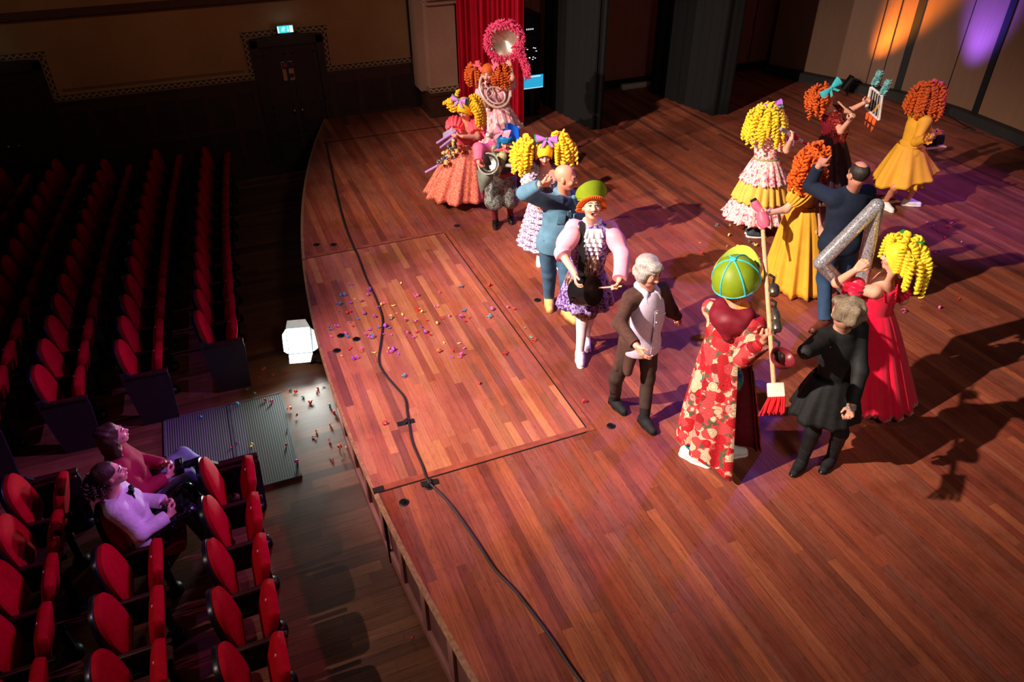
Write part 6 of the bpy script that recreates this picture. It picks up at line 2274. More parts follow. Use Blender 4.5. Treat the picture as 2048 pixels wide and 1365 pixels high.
for k in range(5):
    m.tube([wb(0.12+0.19*k, 0.06+0.012*(i % 2), 0.008)+bn*0.006*(i % 2)*0+bx*0.006*((i % 2)*2-1)+by*0.0 if False else wb(0.12+0.19*k+0.02*((i % 2)*2-1), 0.05+0.9*i/29, 0.012) for i in range(30)], 0.008, 6)
m.build('ribs', mat('rib_silver', L(206, 202, 198), 0.35, 0.2, spec=0.8), t)
for c in ((0.16, -0.10), (0.92, 0.0)):
    m = MB(); rs = np.random.RandomState(9)
    b0 = wb(*c)-by*0.02
    for i in range(150):
        h_ = rs.rand(); d = nrm(rs.randn(3))
        a = b0+np.array([0, 0, 1])*h_*0.17+bx*(0.03*h_)
        m.tube([a, a+d*0.03, a+d*0.048+[0, 0, 0.012]], [0.006, 0.009, 0.003], 4)
    m.build('feather_tuft', mat('feather_turquoise', L(136, 204, 204), 0.8, var=0.15), t)
for k in range(6):
    a = wb(0.14+0.13*k, 1.0); rs = np.random.RandomState(k)
    e = a+np.array([0, 0, -0.16-0.05*rs.rand()])+bx*0.02*rs.randn()
    m = MB(); m.tube([a-np.array([0, 0, 0.01]), a+(e-a)*0.3, e], [0.012, 0.015, 0.004], 8)
    m.build('carrot', mat('carrot', L(240, 106, 48), 0.55), t)
m = MB(); a = wb(0.97, 0.30); m.tube([a, a+by*0.10, a+by*0.16], [0.014, 0.02, 0.006], 8); m.build('orange_peg', mat('peg', L(240, 160, 40), 0.5), t)
g_ = p.A['R'][3]; e = p.px(1677, 204, -0.06)
m = MB(); d = nrm(e-g_); m.tube([g_-d*0.07, g_, e], [0.009, 0.010, 0.012], 8)
tag(m.build('beater_stick', M_wood), 'pale wooden stick held in front of the maroon sequined top', 'stick')

# ---- person running right in the yellow dress coat
p = Per('person running in a yellow long sleeved dress and white sneakers, rust curly wig', (1795, 416), -12, 1.72, vox=0.008, skin=L(214, 140, 100))
p.torso((1818, 302), (1842, 228), -18, sw=0.16)
p.head((1858, 193), -12, -6)
p.arm('R', (1831, 284, -1), (1856, 278, -1), (1868, 276, -9), (0.2, 0.8, 0.5), 0.9)
p.arm('L', (1860, 270, 1), (1872, 268, 1), None, None, 0.9)
p.leg('R', (1790, 374), (1770, 404), (1790, 424))
p.leg('L', (1833, 368), (1816, 399), (1836, 408))
p.body(0.0)
M_must = mat('mustard_cloth', L(228, 166, 44), 0.65, var=0.08, scale=6)
p.top('dress_top', M_must, 0.016, (('R', 1.9), ('L', 1.9)), 0.03, 0.0, 0.005, 20, 0.0, 0.018, 0.004)
p.skirt('underskirt', M_must, p.P, 0.18, p.px(1798, 362, 0.0), 0.32, 12, 0.10, 0.8, ruff=0.06, seed=2)
p.skirt('dress_skirt', M_must, p.P+p.T[:, 2]*0.10, 0.150, p.px(1808, 352, 0.0), 0.345, 7, 0.12, 1.0, (1.0, 1.15), seed=4, tilt=(0.0, 0.11))
m = MB(); m.tube([p.P+p.T[:, 2]*0.10+0.155*(math.cos(a)*p.T[:, 0]+0.78*math.sin(a)*p.T[:, 1]) for a in np.linspace(0, 2*PI, 30, False)], 0.018, 8, True); m.build('waistband', M_must, p.root)
for sd in 'RL':
    a = p.A[sd]; v_ = nrm(a[2]-a[1])
    m = MB(); m.lathe([(0.032, -0.02), (0.045, 0.0), (0.070, 0.05), (0.066, 0.05), (0.035, 0.0)], a[2]-v_*0.05, frame(np.cross(v_, (0.1, 0.2, 1)), v_), 40, 0, 8, 0.10); m.build('cuff_ruffle', M_must, p.root)
    p.shoe(sd, M_white, M_sole, 0.0, 1.05, name='sneaker')
m = MB(); a_ = p.L['R'][2]; t_ = p.L['R'][3]; s_ = np.cross(t_, (0, 0, 1))
for j in range(2):
    m.rbox(a_+t_*(0.04+0.03*j)+s_*0.045-np.array([0, 0, 0.045]), (0.004, 0.008, 0.018), frame(t_, (0, 0, 1)), 0.002)
m.build('shoe_stripe', mat('stripe_green', L(30, 70, 56), 0.5), p.root)
curly_wig(p, M_orw2, 105, (0.135, 0.15, 0.14), (0.16, 0.30), 0.018, 0.0120, (5, 8), -0.5, 0.72, True, 0.02, 21)
m = MB(); bow(m, p.hp(0.03, 0.02, 0.185), np.stack([nrm(p.HF@np.array((0.8, 0.6, 0))), nrm(p.HF@np.array((0.2, -0.2, 1))), nrm(p.HF@np.array((0.6, -0.8, 0.2)))], 1), 0.14, 0.07)
m.build('bow', mat('bow_magenta', L(226, 84, 150), 0.5), p.root)
report(p, 'run')
c = p.px(1871, 284, -0.05)
t = thing('stringed_box', 'small black stringed box with a pale base carried against the yellow dress', 'instrument', c)
R_ = frame(nrm(np.array((0.9, -0.35, 0.1))), (0.05, 0.1, 1))
m = MB(); m.rbox(c-R_[:, 2]*0.07, (0.05, 0.13, 0.012), R_, 0.004); m.build('base_board', M_wood, t)
m = MB()
m.tube([c+R_@np.array((-0.045, -0.10, -0.06)), c+R_@np.array((-0.045, -0.06, 0.10)), c+R_@np.array((-0.045, 0.02, 0.13))], 0.011, 8); m.tube([c+R_@np.array((-0.045, -0.10, -0.055)), c+R_@np.array((-0.045, 0.12, -0.055))], 0.011, 8)
m.rbox(c+R_@np.array((0.02, 0.0, 0.03)), (0.03, 0.09, 0.06), R_, 0.015); m.build('black_case', M_blackm, t)
m = MB(); m.tube([p.N+p.T@np.array((0.05, 0.08, 0.0)), p.N+p.T@np.array((0.07, 0.14, -0.12)), c+R_@np.array((-0.04, -0.05, 0.10))], 0.004, 5); m.build('neck_cord', mat('cord_pale', L(206, 190, 150), 0.6), t)

# ---- pink tulle costume with the sousaphone
p = Per('person in a pink ruffled costume with rust bunches, playing the horn by the red curtain', (992, 350), -118, 1.72, vox=0.008, skin=L(232, 172, 150))
p.torso((998, 222), (990, 166), -112, sw=0.165)
p.head((976, 147), -126, -4)
p.arm('R', (968, 211, -1), (963, 178, -1), (964, 168, 9), (0.8, 0.3, 0.3), 0.9)
p.arm('L', (1024, 156, -1), (1020, 126, 1), (1019, 116, 9), (-0.8, 0.2, 0.1), 0.8)
flat_skirt_feet(p, None)
p.body(0.3, lips=LIPS)
p.top('bodice', M_tulle, 0.020, (), 0.02, 0.0, 0.010, 40, low=0.06)
m = MB(); m.tube([p.P+p.T[:, 2]*0.10+0.150*(math.cos(a)*p.T[:, 0]+0.78*math.sin(a)*p.T[:, 1]) for a in np.linspace(0, 2*PI, 30, False)], 0.034, 8, True); m.build('sash', mat('sash_gold', L(190, 120, 60), 0.5), p.root)
p.skirt('skirt_low', M_stripe, p.P-np.array([0, 0, 0.18]), 0.20, p.px(994, 318), 0.36, 15, 0.11, 0.8, ruff=0.06, seed=3)
p.skirt('skirt_peplum', M_stripe, p.P+p.T[:, 2]*0.08, 0.155, p.P-np.array([0, 0, 0.24]), 0.32, 14, 0.13, 0.75, ruff=0.08, seed=6)
c0 = p.P-np.array([0, 0, 0.25])
for a in np.linspace(0, 2*PI, 12, False):
    m = MB()
    m.ball(c0+0.325*(math.cos(a)*p.T[:, 0]+0.85*math.sin(a)*p.T[:, 1]), (0.04, 0.04, 0.035), None, 10, 6)
    m.build('pompom', M_lace, p.root)
for sd in 'RL':
    a = p.A[sd]; p.puff('ruffle_sleeve', M_tulle, a[0]-nrm(a[1]-a[0])*0.04, a[0]+(a[1]-a[0])*0.55, 0.12, 13, 0.14)
m = MB(); rs = np.random.RandomState(14); wig_cap(p, m, 26, (0.094, 0.114, 0.105), 0.050)
for g in (1, -1):
    bunch(m, p.hp(0.20*g, -0.03, 0.02), 0.13, 44, 0.18, 0.016, 0.0098, 5.5, rs, (0, 0, 0), -1)
m.build('wig', M_orw2, p.root)
for g in (1, -1):
    m = MB(); bow(m, p.hp(0.10*g, 0.02, 0.105), np.stack([nrm(p.HF@np.array((0.5*g, 0.1, 0.8))), nrm(p.HF@np.array((0.6*g, 0.7, 0))), nrm(p.HF@np.array((-0.7, 0.2, 0.5*g)))], 1), 0.15, 0.08)
    m.build('bow', M_pinks, p.root)
report(p, 'pink')
M_horn = mat('horn_white', L(214, 190, 184), 0.3, 0.2)
cc = p.px(990, 178, -0.22)
t = thing('sousaphone', 'white coiled horn with a bell trimmed in hot pink feathers', 'horn', cc)
rr = p.px(1015, 184, -0.17); r0 = np.linalg.norm(rr-cc)*1.12
bx = nrm(_rt*1.0+_fw*0.25); by = nrm(_up*0.95-_rt*0.12)
m = MB()
m.tube([cc+bx*math.cos(a)*r0+by*math.sin(a)*r0*1.22 for a in np.linspace(0, 2*PI, 44, False)], 0.020, 10, True)
m.tube([cc+bx*math.cos(a)*r0*0.62-by*(0.10-0.55*r0*math.sin(a))-_fw*0.03 for a in np.linspace(0, 2*PI, 36, False)], 0.013, 8, True)
m.tube(spline([cc-bx*r0*0.7-by*r0*0.85, cc-bx*r0*0.2-by*r0*0.3, p.hp(0.0, 0.15, -0.12), p.hp(0, 0.125, -0.066)], 14), 0.012, 8)
m.build('coil', M_horn, t)
bc = p.px(1009, 82, 0.02)
bd = nrm(np.array((-0.35, -0.92, -0.05)))
m = MB(); pth = spline([cc+bx*r0-by*0.10, cc+bx*(r0+0.02)+by*0.20, p.px(1018, 132, -0.05), bc-bd*0.34-_up*0.10, bc-bd*0.19], 26)
m.tube(pth, np.linspace(0.022, 0.055, 26), 12); m.build('bell_tube', M_horn, t)
BRm = frame(np.cross(bd, (0.1, 0.1, 1)), bd)
m = MB(); m.lathe([(0.05, -0.20), (0.08, -0.10), (0.13, -0.03), (0.205, 0.02), (0.21, 0.03), (0.12, 0.0), (0.05, -0.06), (0.01, -0.08)], bc, BRm, 36)
bl = m.build('bell', mat('bell_brass', L(190, 168, 150), 0.3, 0.55), t)
m = MB(); rs = np.random.RandomState(12)
def fluff(m, a, n, r, ln):
    for i in range(n):
        d = nrm(rs.randn(3)); q_ = a+d*r*rs.rand()
        m.tube([q_, q_+d*ln*0.5, q_+d*ln+[0, 0, -0.008]], [0.005, 0.0075, 0.002], 4)
for a in np.linspace(0, 2*PI, 90, False):
    fluff(m, bc+BRm@np.array((0.235*math.cos(a), 0.235*math.sin(a), 0.015)), 20, 0.05, 0.040)
for q_ in np.linspace(0, 1, 40):
    a = bc+BRm@np.array((0, 0, 0.0)); b_ = p.px(1031+23*q_+6*math.sin(q_*3), 92+62*q_, 0.0)
    fluff(m, b_, 22, 0.05*(1-0.35*q_), 0.040)
m.build('feather_boa', mat('feather_pink', L(250, 84, 132), 0.8, var=0.2, scale=30), bl)
m = MB()
for a in (2.1, 0.8, -1.2, -2.0):
    m.ball(bc+BRm@np.array((0.20*math.cos(a), 0.20*math.sin(a), 0.05)), 0.022, None, 10, 6)
m.build('sequin_stud', M_silver, bl)

# ---- salmon gown
p = Per('person in a salmon lace gown with coral ruffle sleeves and yellow updo wig', (928, 402), -136, 1.56, vox=0.008, skin=L(220, 156, 124))
p.torso((935, 302), (932, 243), -122, dN=-0.05, sw=0.165)
p.head((929, 220), -136, -18)
p.arm('R', (908, 268, -1), (911, 272, -1), (906, 272, 9), (0.3, 0.5, 0.6), 1.2, fa=0.2)
p.arm('L', (955, 274, -1), (925, 273, -1), (915, 271, 9), (0.0, 0.6, 0.6), 1.2)
flat_skirt_feet(p, None)
p.body(0.2, lips=LIPS, smile=0.5)
p.top('bodice', M_coral, 0.014, (), 0.02, 0.0, 0.005, 30, low=0.10)
p.skirt('gown_skirt', M_sal, p.P+p.T[:, 2]*0.13, 0.145, p.px(917, 385), 0.47, 10, 0.13, 0.75, (1.0, 0.9), seed=2)
m = MB()
hc = p.px(917, 385)
for sd in 'RL':
    a = p.A[sd]; v_ = nrm(a[1]-a[0])
    p.puff('puff_sleeve', M_coral, a[0]-v_*0.08, a[0]+(a[1]-a[0])*0.72, 0.125, 14, 0.09)
    m = MB(); m.lathe([(0.06, 0), (0.085, 0.02), (0.10, 0.05), (0.095, 0.05), (0.06, 0.01)], a[0]+(a[1]-a[0])*0.66, frame(np.cross(v_, (0.1, 0.2, 1)), v_), 60, 0, 12, 0.08); m.build('sleeve_frill', M_coral, p.root)
m = MB(); rs = np.random.RandomState(24); wig_cap(p, m, 30, (0.112, 0.132, 0.155), 0.050)
for c, n_, ln in (((-0.13, -0.02, 0.04), 26, 0.30), ((-0.10, -0.08, 0.10), 14, 0.24)):
    for d in ball_dirs(n_, rs, -0.6):
        if d[1] > 0.6:
            continue
        curl(m, p.hp(c[0]+0.03*d[0], c[1]+0.07*d[1], c[2]+0.10*d[2]), p.HF@np.array((-0.9+d[0]*0.3, d[1]*0.6, 0.3)), ln, 0.016, 0.0110, 8, rs)
L_ = p.hp(0.13, 0.0, 0.10)
for tx, ty in ((884, 201), (912, 222), (916, 174), (900, 214), (893, 196)):
    e = p.px(tx, ty, -0.1); v_ = e-L_
    curl(m, L_, v_, np.linalg.norm(v_), 0.018, 0.0135, 6, rs, 0.05)
bunch(m, L_, 0.10, 18, 0.10, 0.018, 0.0115, 3.0, rs)
m.build('wig', M_yelw, p.root)
m = MB(); bow2(m, p.hp(0.03, 0.03, 0.185), np.stack([p.HF[:, 0], nrm(p.HF@np.array((0, 0.75, 0.6))), nrm(p.HF@np.array((0, -0.6, 0.75)))], 1), 0.21, 0.085)
m.build('bow', [M_purb, M_grb], p.root)
report(p, 'salmon')
g_ = p.A['R'][3]
t = thing('jingle_rattle', 'lilac tube frame hung with shells and ribbons, held by the salmon gown', 'rattle', g_)
d1 = nrm(p.px(866, 296, -0.25)-g_)
m = MB()
up2 = np.array([0, 0, 0.03])
m.tube([g_-d1*0.05+up2, g_+d1*0.32+up2], 0.017, 10); m.tube([g_-d1*0.02-up2, g_+d1*0.26-up2*2], 0.017, 10)
e = p.px(851, 345, -0.2); f_ = p.px(876, 331, -0.2); v_ = nrm(e-f_)
m.tube([f_, e], 0.018, 10)
m.build('tube', M_lilac, t)
m = MB(); m.sheet([[g_+d1*x+np.array([0, 0, 0.02+0.10*z*(1-0.5*x)])+s_ for z in np.linspace(0, 1, 5)] for x, s_ in ((0.02, np.zeros(3)), (0.10, np.array([0.02, 0, 0])), (0.20, np.zeros(3)))], 0.005); m.build('veil', mat('veil_grey', L(170, 160, 190), 0.8), t)
m = MB(); mb2 = MB(); mb3 = MB(); rs = np.random.RandomState(31)
path = spline([g_-d1*0.0-up2*2, p.px(905, 300, -0.2), p.px(893, 318, -0.2), f_], 40)
m.tube(path, 0.008, 6); m.build('string', mat('string_grey', L(150, 140, 150), 0.6), t)
for i in range(34):
    c = path[min(39, i+3)]+rs.randn(3)*np.array((0.04, 0.04, 0.03))
    R_ = frame(rs.randn(3), rs.randn(3))
    [m2.lathe([(0.004, -0.04), (0.016, -0.03), (0.028*(0.7+0.5*rs.rand()), 0.0), (0.012, 0.03), (0.004, 0.05)], c, R_, 10) for m2 in ((mb2, mb3)[i % 2],)]
mb2.build('shells', mat('shell_cream', L(226, 190, 120), 0.5, var=0.2), t)
mb3.build('spoons', mat('spoon_grey', L(130, 130, 150), 0.3, 0.6), t)

# ---- blue haired player
p = Per('person with blue hair, pink bow and blue hat flap, in grey patterned breeches', (1006, 452), -112, 1.50, vox=0.008, skin=L(236, 160, 136))
p.torso((1002, 348), (1008, 298), -112, dN=-0.10, sw=0.17)
p.head((1012, 281), -116, -20)
p.arm('R', (957, 296, -1), (957, 326, -1), (962, 334, 9), (0.9, 0.2, 0.1), 0.9)
p.arm('L', (1030, 316, 1), (1008, 332, -1), (998, 334, 9), None, 1.1)
p.leg('R', (987, 401), (991, 440), (992, 462))
p.leg('L', (1019, 398), (1021, 430), (1025, 450))
p.body(0.1, lips=LIPS, makeup=L(210, 60, 50))
p.top('velvet_coat', M_gtop, 0.018, (), 0.04, 0.0, 0.004, 24, 0.03)
S = Solid(0.008); p.arm_prims(S, 'R', 0.034, 1.9, 0.005); S.ell(p.A['R'][0], (0.10, 0.10, 0.10), None, 0.04)
p.garment('pink_sleeve', M_pinks, S, 0.006, 26)
S = Solid(0.008); p.arm_prims(S, 'L', 0.028, 1.85, 0.006)
p.garment('teal_sleeve', M_teal, S, 0.006, 26)
S = Solid(0.008)
S.cap(p.N+p.T@np.array((0.13, 0.02, 0.0)), p.N+p.T@np.array((0.10, 0.14, -0.20)), 0.07, 0.055, 0.03); S.cap(p.N+p.T@np.array((0.02, 0.11, -0.02)), p.N+p.T@np.array((0.06, 0.17, -0.26)), 0.05, 0.05, 0.03)
p.garment('gold_scarf', pattern('gold_teal', [(0.0, L(60, 116, 104)), (0.42, L(150, 150, 100)), (0.56, L(196, 186, 140))], 30, 'noise', 0.4, stretch=(1, 1, 0.3)), S, 0.014, 40)
S = Solid(0.008)
for g in (1, -1):
    S.cap(p.N+p.T@np.array((0.045*g, 0.05, 0.02)), p.N+p.T@np.array((0.115*g, 0.10, 0.03)), 0.035, 0.012, 0.02)
p.garment('pink_collar', M_pinks, S, 0.002)
m = MB(); m.tube([p.P+p.T[:, 2]*0.10+0.170*(math.cos(a)*p.T[:, 0]+0.82*math.sin(a)*p.T[:, 1]) for a in np.linspace(0, 2*PI, 30, False)], 0.036, 8, True); m.build('red_sash', mat('sash_red', L(150, 16, 34), 0.5), p.root)
S = Solid(0.008)
S.ell(p.P, (0.20, 0.16, 0.16), p.T, 0.05); S.cut(p.P+p.T[:, 2]*0.09, p.T[:, 2])
for sd in 'RL':
    Hp, K = p.L[sd][0], p.L[sd][1]
    A_ = p.L[sd][2]
    S.cap(Hp, K, 0.125, 0.125, 0.05); S.ell(K+(A_-K)*0.06, (0.125, 0.125, 0.10), None, 0.04); S.cut(K+(A_-K)*0.34, A_-K) if False else None
p.garment('breeches', M_pais, S, 0.010, 26)
M_stk = mat('maroon_stocking', L(110, 30, 44), 0.7)
for sd in 'RL':
    p.legwear('stocking', M_stk, sd, 0.0, 0.006)
    p.shoe(sd, M_shoeb, M_shoeb, 0.0, 1.05)
m = MB(); k_ = p.P+p.T@np.array((-0.16, 0.08, 0.02)); m.tube([k_, p.px(1032, 372, -0.1), p.px(1033, 392, -0.1)], [0.02, 0.03, 0.022], 10, flat=0.35); m.build('coat_tail', mat('tail_grey', L(110, 116, 140), 0.5), p.root)
S = Solid(0.008)
S.ell(p.hp(0, -0.02, 0.05), np.array((0.112, 0.12, 0.10))*p.hs, p.HF, 0.02)
S.ell(p.hp(0, 0.11, -0.05), np.array((0.085, 0.095, 0.088))*p.hs, p.HF, 0.01, -1)
for i in range(9):
    a = (i-4)*0.24
    S.cap(p.hp(0.09*math.sin(a), 0.088*math.cos(a), 0.085), p.hp(0.108*math.sin(a), 0.112*math.cos(a), 0.048+0.008*(i % 2)), 0.026, 0.012, 0.012)
for g in (1, -1):
    S.cap(p.hp(0.10*g, -0.02, 0.03), p.hp(0.11*g, 0.0, -0.14), 0.035, 0.018, 0.02)
p.garment('blue_hair', M_bluh, S, 0.005, 80)
m = MB(); bow(m, p.hp(0.045, 0.03, 0.175), np.stack([nrm(p.HF@np.array((0.9, 0, 0.3))), nrm(p.HF@np.array((0, 0.8, 0.55))), nrm(p.HF@np.array((-0.3, -0.5, 0.8)))], 1), 0.19, 0.12)
m.build('bow', mat('bow_pale_pink', L(248, 160, 186), 0.6), p.root)
rows = []
for v in np.linspace(0, 1, 6):
    rows.append([p.px(1014+24*u+4*v*u, 246+2*u*u*6+ (36+10*u)*v, 0.10+0.05*math.sin(u*3)) for u in np.linspace(0, 1, 8)])
m = MB(); m.sheet(rows, 0.02); m.build('hat_flap', M_flap, p.root)
report(p, 'blue')
cc = p.px(977, 328, -0.34)
t = thing('silver_pan', 'dented silver pan with a long spout held by the blue haired player', 'pan', cc)
pn = nrm(np.array((-0.45, -0.75, 0.45))); PRm = frame(np.cross(pn, (0.1, 0.2, 1)), pn)
m = MB(); m.lathe([(0.03, -0.06), (0.09, -0.055), (0.125, -0.01), (0.135, 0.03), (0.118, 0.03), (0.09, -0.02), (0.02, -0.03)], cc, PRm, 28); m.build('pan_bowl', mat('pewter', L(150, 148, 142), 0.28, 0.85, var=0.3, scale=24, bump=0.3, bscale=30), t)
m = MB(); g_ = p.A['L'][3]; m.tube([cc+_rt*0.11, g_, p.px(1016, 331, -0.34), p.px(1030, 332, -0.34)], [0.016, 0.018, 0.022, 0.032], 12); m.build('spout', M_silver, t)
a = p.px(952, 340, -0.30); rows = []
for v in np.linspace(0, 1, 8):
    rows.append([p.px(953+34*u*(1-0.25*v)+8*v, 340+ (34*(1-u)+12)*v+8*v*u, -0.30-0.06*math.sin(u*PI)*math.sin(v*PI)) for u in np.linspace(0, 1, 9)])
m = MB(); m.sheet(rows, 0.012); m.build('cloth_apron', mat('apron_grey', L(112, 122, 108), 0.6, var=0.15), t)

# ---- purple ruffle gown behind the bald man
p = Per('person in a grey and purple ruffled gown with big yellow ringlet bunches', (1098, 528), -112, 1.66, vox=0.008, skin=L(236, 168, 150))
p.torso((1094, 400), (1092, 336), -112, sw=0.165)
p.head((1088, 308), -108, -14)
p.arm('R', (1056, 364, -1), (1070, 404, 1), None, None, 0.7)
p.arm('L', (1136, 332, 1), (1140, 350, -1), None, None, 0.7)
p.leg('R', None, (1081, 510), (1079, 526)); p.leg('L', None, (1119, 524), (1126, 538))
p.body(0.3, lips=LIPS, makeup=L(150, 80, 160), smile=0.5)
p.top('lace_bodice', pattern('dark_lace', [(0.0, L(40, 30, 44)), (0.5, L(96, 84, 100)), (0.6, L(150, 140, 150))], 60, 'noise', 0.6), 0.014, (), 0.03, 0.0, 0.005, 30, low=0.08)
w0 = p.P+p.T[:, 2]*0.12
hz = p.px(1094, 484)
for k in range(10):
    t0, t1 = k/10, (k+1.25)/10
    a = w0+(hz-w0)*t0; b = w0+(hz-w0)*min(t1, 1.0)
    p.puff('ruffle_tier', M_ruff, a, b, 0.175+0.021*k, 17, 0.045, None, 0.35)
for sd in 'RL':
    a = p.A[sd]; v_ = nrm(a[1]-a[0])
    mm = M_ruff if sd == 'R' else mat('purple_fluff', L(140, 110, 190), 0.8, var=0.25, scale=60)
    for j in range(4):
        q0 = a[0]+v_*(-0.06+0.085*j)
        p.puff('ruffle_sleeve', mm, q0, q0+v_*0.11, 0.115-0.008*j, 14, 0.06)
for sd in 'RL':
    p.shoe(sd, M_white, M_sole, 0.0, 1.0, name='sneaker')
m = MB(); rs = np.random.RandomState(44); wig_cap(p, m, 30, (0.104, 0.126, 0.135), 0.055)
for g in (1, -1):
    c = p.hp(0.19, -0.03, 0.055) if g > 0 else p.hp(-0.17, -0.04, 0.11)
    for d in ball_dirs(54, rs, -0.8):
        if (p.HF.T@d)[0]*g < -0.35:
            continue
        curl(m, c+d*0.075, np.array(d)*1.3+p.HF[:, 0]*0.3*g+[0, 0, 0.2], rs.uniform(0.15, 0.32), 0.018, 0.0125, rs.uniform(5, 8), rs)
m.build('wig', M_yelw, p.root)
m = MB(); bow2(m, p.hp(-0.02, 0.0, 0.195), np.stack([p.HF[:, 0], nrm(p.HF@np.array((0, 0.6, 0.7))), nrm(p.HF@np.array((0, -0.7, 0.6)))], 1), 0.23, 0.085)
m.build('bow', [M_purb, M_grb], p.root)
report(p, 'purple')

# ---- the two seated women (hall floor)
for nm, base, N_, P_, Hc_, lab in (('maroon', (292, 1086), (272, 938), (300, 1010), (265, 905), 'seated person in a maroon sweater and pale jeans, long brown hair, looking up'),
                                  ('white', (285, 1160), (244, 1016), (268, 1094), (237, 984), 'seated person in a white cable knit sweater and black sequined trousers, curly ponytail')):
    first = nm == 'maroon'
    y_s = (5.46 if first else 4.982)
    xs = row_x(-1.45, y_s)
    p = Per(lab, base, 4, 1.68, 0.0, True, 0.007, L(222, 160, 140))
    Pp = np.array((xs+0.10, y_s, 0.575)); Np = np.array((xs+0.02, y_s+0.01, 1.045))
    p.g = np.array((xs+0.2, y_s, 0.0)); p.root.location = tuple(p.g); p.z = 0.0
    p.D = float(_n@Pp)
    p.torso(Pp, Np, 4)
    p.head(Np+np.array((0.045, 0.0, 0.205)), 14 if first else 6, 14)
    ht = Pp+np.array((0.30, 0.0, 0.16))
    for sd, sg in (('R', -1), ('L', 1)):
        S_ = p.A[sd][0]
        E_ = S_+np.array((0.10, 0.06*sg, -0.255)); W_ = ht+np.array((0.0, 0.055*sg, 0.0))
        v_ = W_-E_; W_ = E_+nrm(v_)*0.25
        p.arm(sd, ('w', *E_), ('w', *W_), (0.8, -0.5*sg, 0.25), (0.1, -sg, 0.1) , 0.9)
        Hp = p.L[sd][0]
        K_ = Hp+np.array((0.375, 0.12+0.05*sg, 0.13)); A_ = K_+np.array((0.10 if not first else 0.20, 0.02*sg, -0.40 if not first else -0.35)); A_[2] = max(A_[2], 0.09)
        p.leg(sd, ('w', *K_), ('w', *A_), (0.95, 0.1*sg, 0.0))
    p.body(0.1, smile=0.4)
    p.top('sweater', M_crim if first else M_cable, 0.024, (('R', 1.93), ('L', 1.93)), 0.08, 0.0, 0.007, 20, 0.02, 0.026, 0.004)
    p.trousers('jeans' if first else 'sequin_trousers', mat('pale_jeans', L(120, 136, 150), 0.8, var=0.2, scale=9) if first else M_seqblk, 0.016, (1.95, 1.95), 0.01, 0.06)
    for sd in 'RL':
        p.shoe(sd, mat('brown_boot', L(96, 56, 44), 0.4) if first else M_shoeb, M_shoeb, 0.03, 1.0)
    if first:
        hairdo(p, 'hair', M_hairb, [(0, -0.03, 0.045, (0.094, 0.106, 0.090)), (0.07, -0.03, -0.02, 0.06, -0.08, -0.25, 0.045, 0.03), (-0.07, -0.03, -0.02, -0.07, -0.06, -0.24, 0.045, 0.03), (0, -0.08, -0.02, 0, -0.12, -0.26, 0.075, 0.045)], 0.006, 70)
    else:
        hairdo(p, 'hair', M_hairb, [(0, -0.03, 0.045, (0.090, 0.104, 0.088)), (0, -0.06, 0.0, (0.075, 0.06, 0.06))], 0.003, 70)
        m = MB(); rs = np.random.RandomState(3)
        for d in ball_dirs(40, rs, -0.8):
            curl(m, p.hp(0, -0.125, 0.02)+d*0.02, np.array(d)+p.HF[:, 1]*-0.6, rs.uniform(0.12, 0.22), 0.011, 0.006, 5, rs)
        m.build('ponytail', M_hairb, p.root)
        m = MB(); bow(m, p.N+p.T@np.array((0, 0.118, -0.035)), np.stack([p.T[:, 0], p.T[:, 1], p.T[:, 2]], 1), 0.09, 0.05); m.build('neck_bow', M_suede, p.root)
    if first:
        c = ht+np.array((0.06, 0.0, 0.01))
        t = thing('camera', 'black camera with a long lens in the hands of the maroon sweater', 'camera', c)
        m = MB(); m.rbox(c, (0.035, 0.068, 0.045), None, 0.012); m.rbox(c+[0.0, 0, 0.05], (0.02, 0.025, 0.018), None, 0.006); m.build('camera_body', M_camera, t)
        R_ = frame((0, 0.2, 1), (1, 0.1, 0.0))
        m = MB(); m.lathe([(0.034, 0.0), (0.036, 0.05), (0.032, 0.06), (0.038, 0.10), (0.038, 0.15), (0.030, 0.15), (0.028, 0.13), (0.004, 0.12)], c+[0.03, 0, 0], R_, 24); m.build('lens', M_blackm, t)
    else:
        c = ht+np.array((0.05, 0.0, 0.02))
        t = thing('camera', 'small black camera in the hands of the white knit sweater', 'camera', c)
        m = MB(); m.rbox(c, (0.028, 0.060, 0.038), None, 0.01); m.rbox(c+[0.0, 0, 0.042], (0.016, 0.02, 0.012), None, 0.005); m.build('camera_body', M_camera, t)
        m = MB(); m.lathe([(0.028, 0.0), (0.030, 0.03), (0.026, 0.05), (0.005, 0.045)], c+[0.025, 0, 0], frame((0, 0.2, 1), (1, 0.1, 0.0)), 20); m.build('lens', M_blackm, t)
    report(p, nm)

# ------------------------------------------------------------------ paper curls on the floors
def curl_mesh(name, kind, rs):
    m = MB()
    if kind == 0:      # open C shaped strip
        n = 12; a1 = rs.uniform(3.6, 5.4)
        rows = [[(0.020*math.cos(a), y, 0.020+0.020*math.sin(a)) for y in (-0.010, 0, 0.010)] for a in np.linspace(-1.57, -1.57+a1, n)]
        m.sheet(rows, 0.003)
    elif kind == 1:    # loose spiral
        n = 20
        rows = [[(0.014*math.cos(a)*(1+0.05*a), 0.006*a+y, 0.024+0.014*math.sin(a)*(1+0.05*a)) for y in (-0.008, 0.008)] for a in np.linspace(0, 8, n)]
        m.sheet(rows, 0.003)
    else:              # short twisted strip lying flat
        n = 10
        rows = [[(0.008*t, y*0.011*math.cos(t*0.5), 0.008+abs(0.011*y*math.sin(t*0.5))+0.004*math.sin(t)) for y in (-1, 0, 1)] for t in np.linspace(-3, 3, n)]
        m.sheet(rows, 0.003)
    v = np.concatenate(m.v); v[:, 2] -= v[:, 2].min()
    m.v = [v]
    return m
rsC = np.random.RandomState(77)
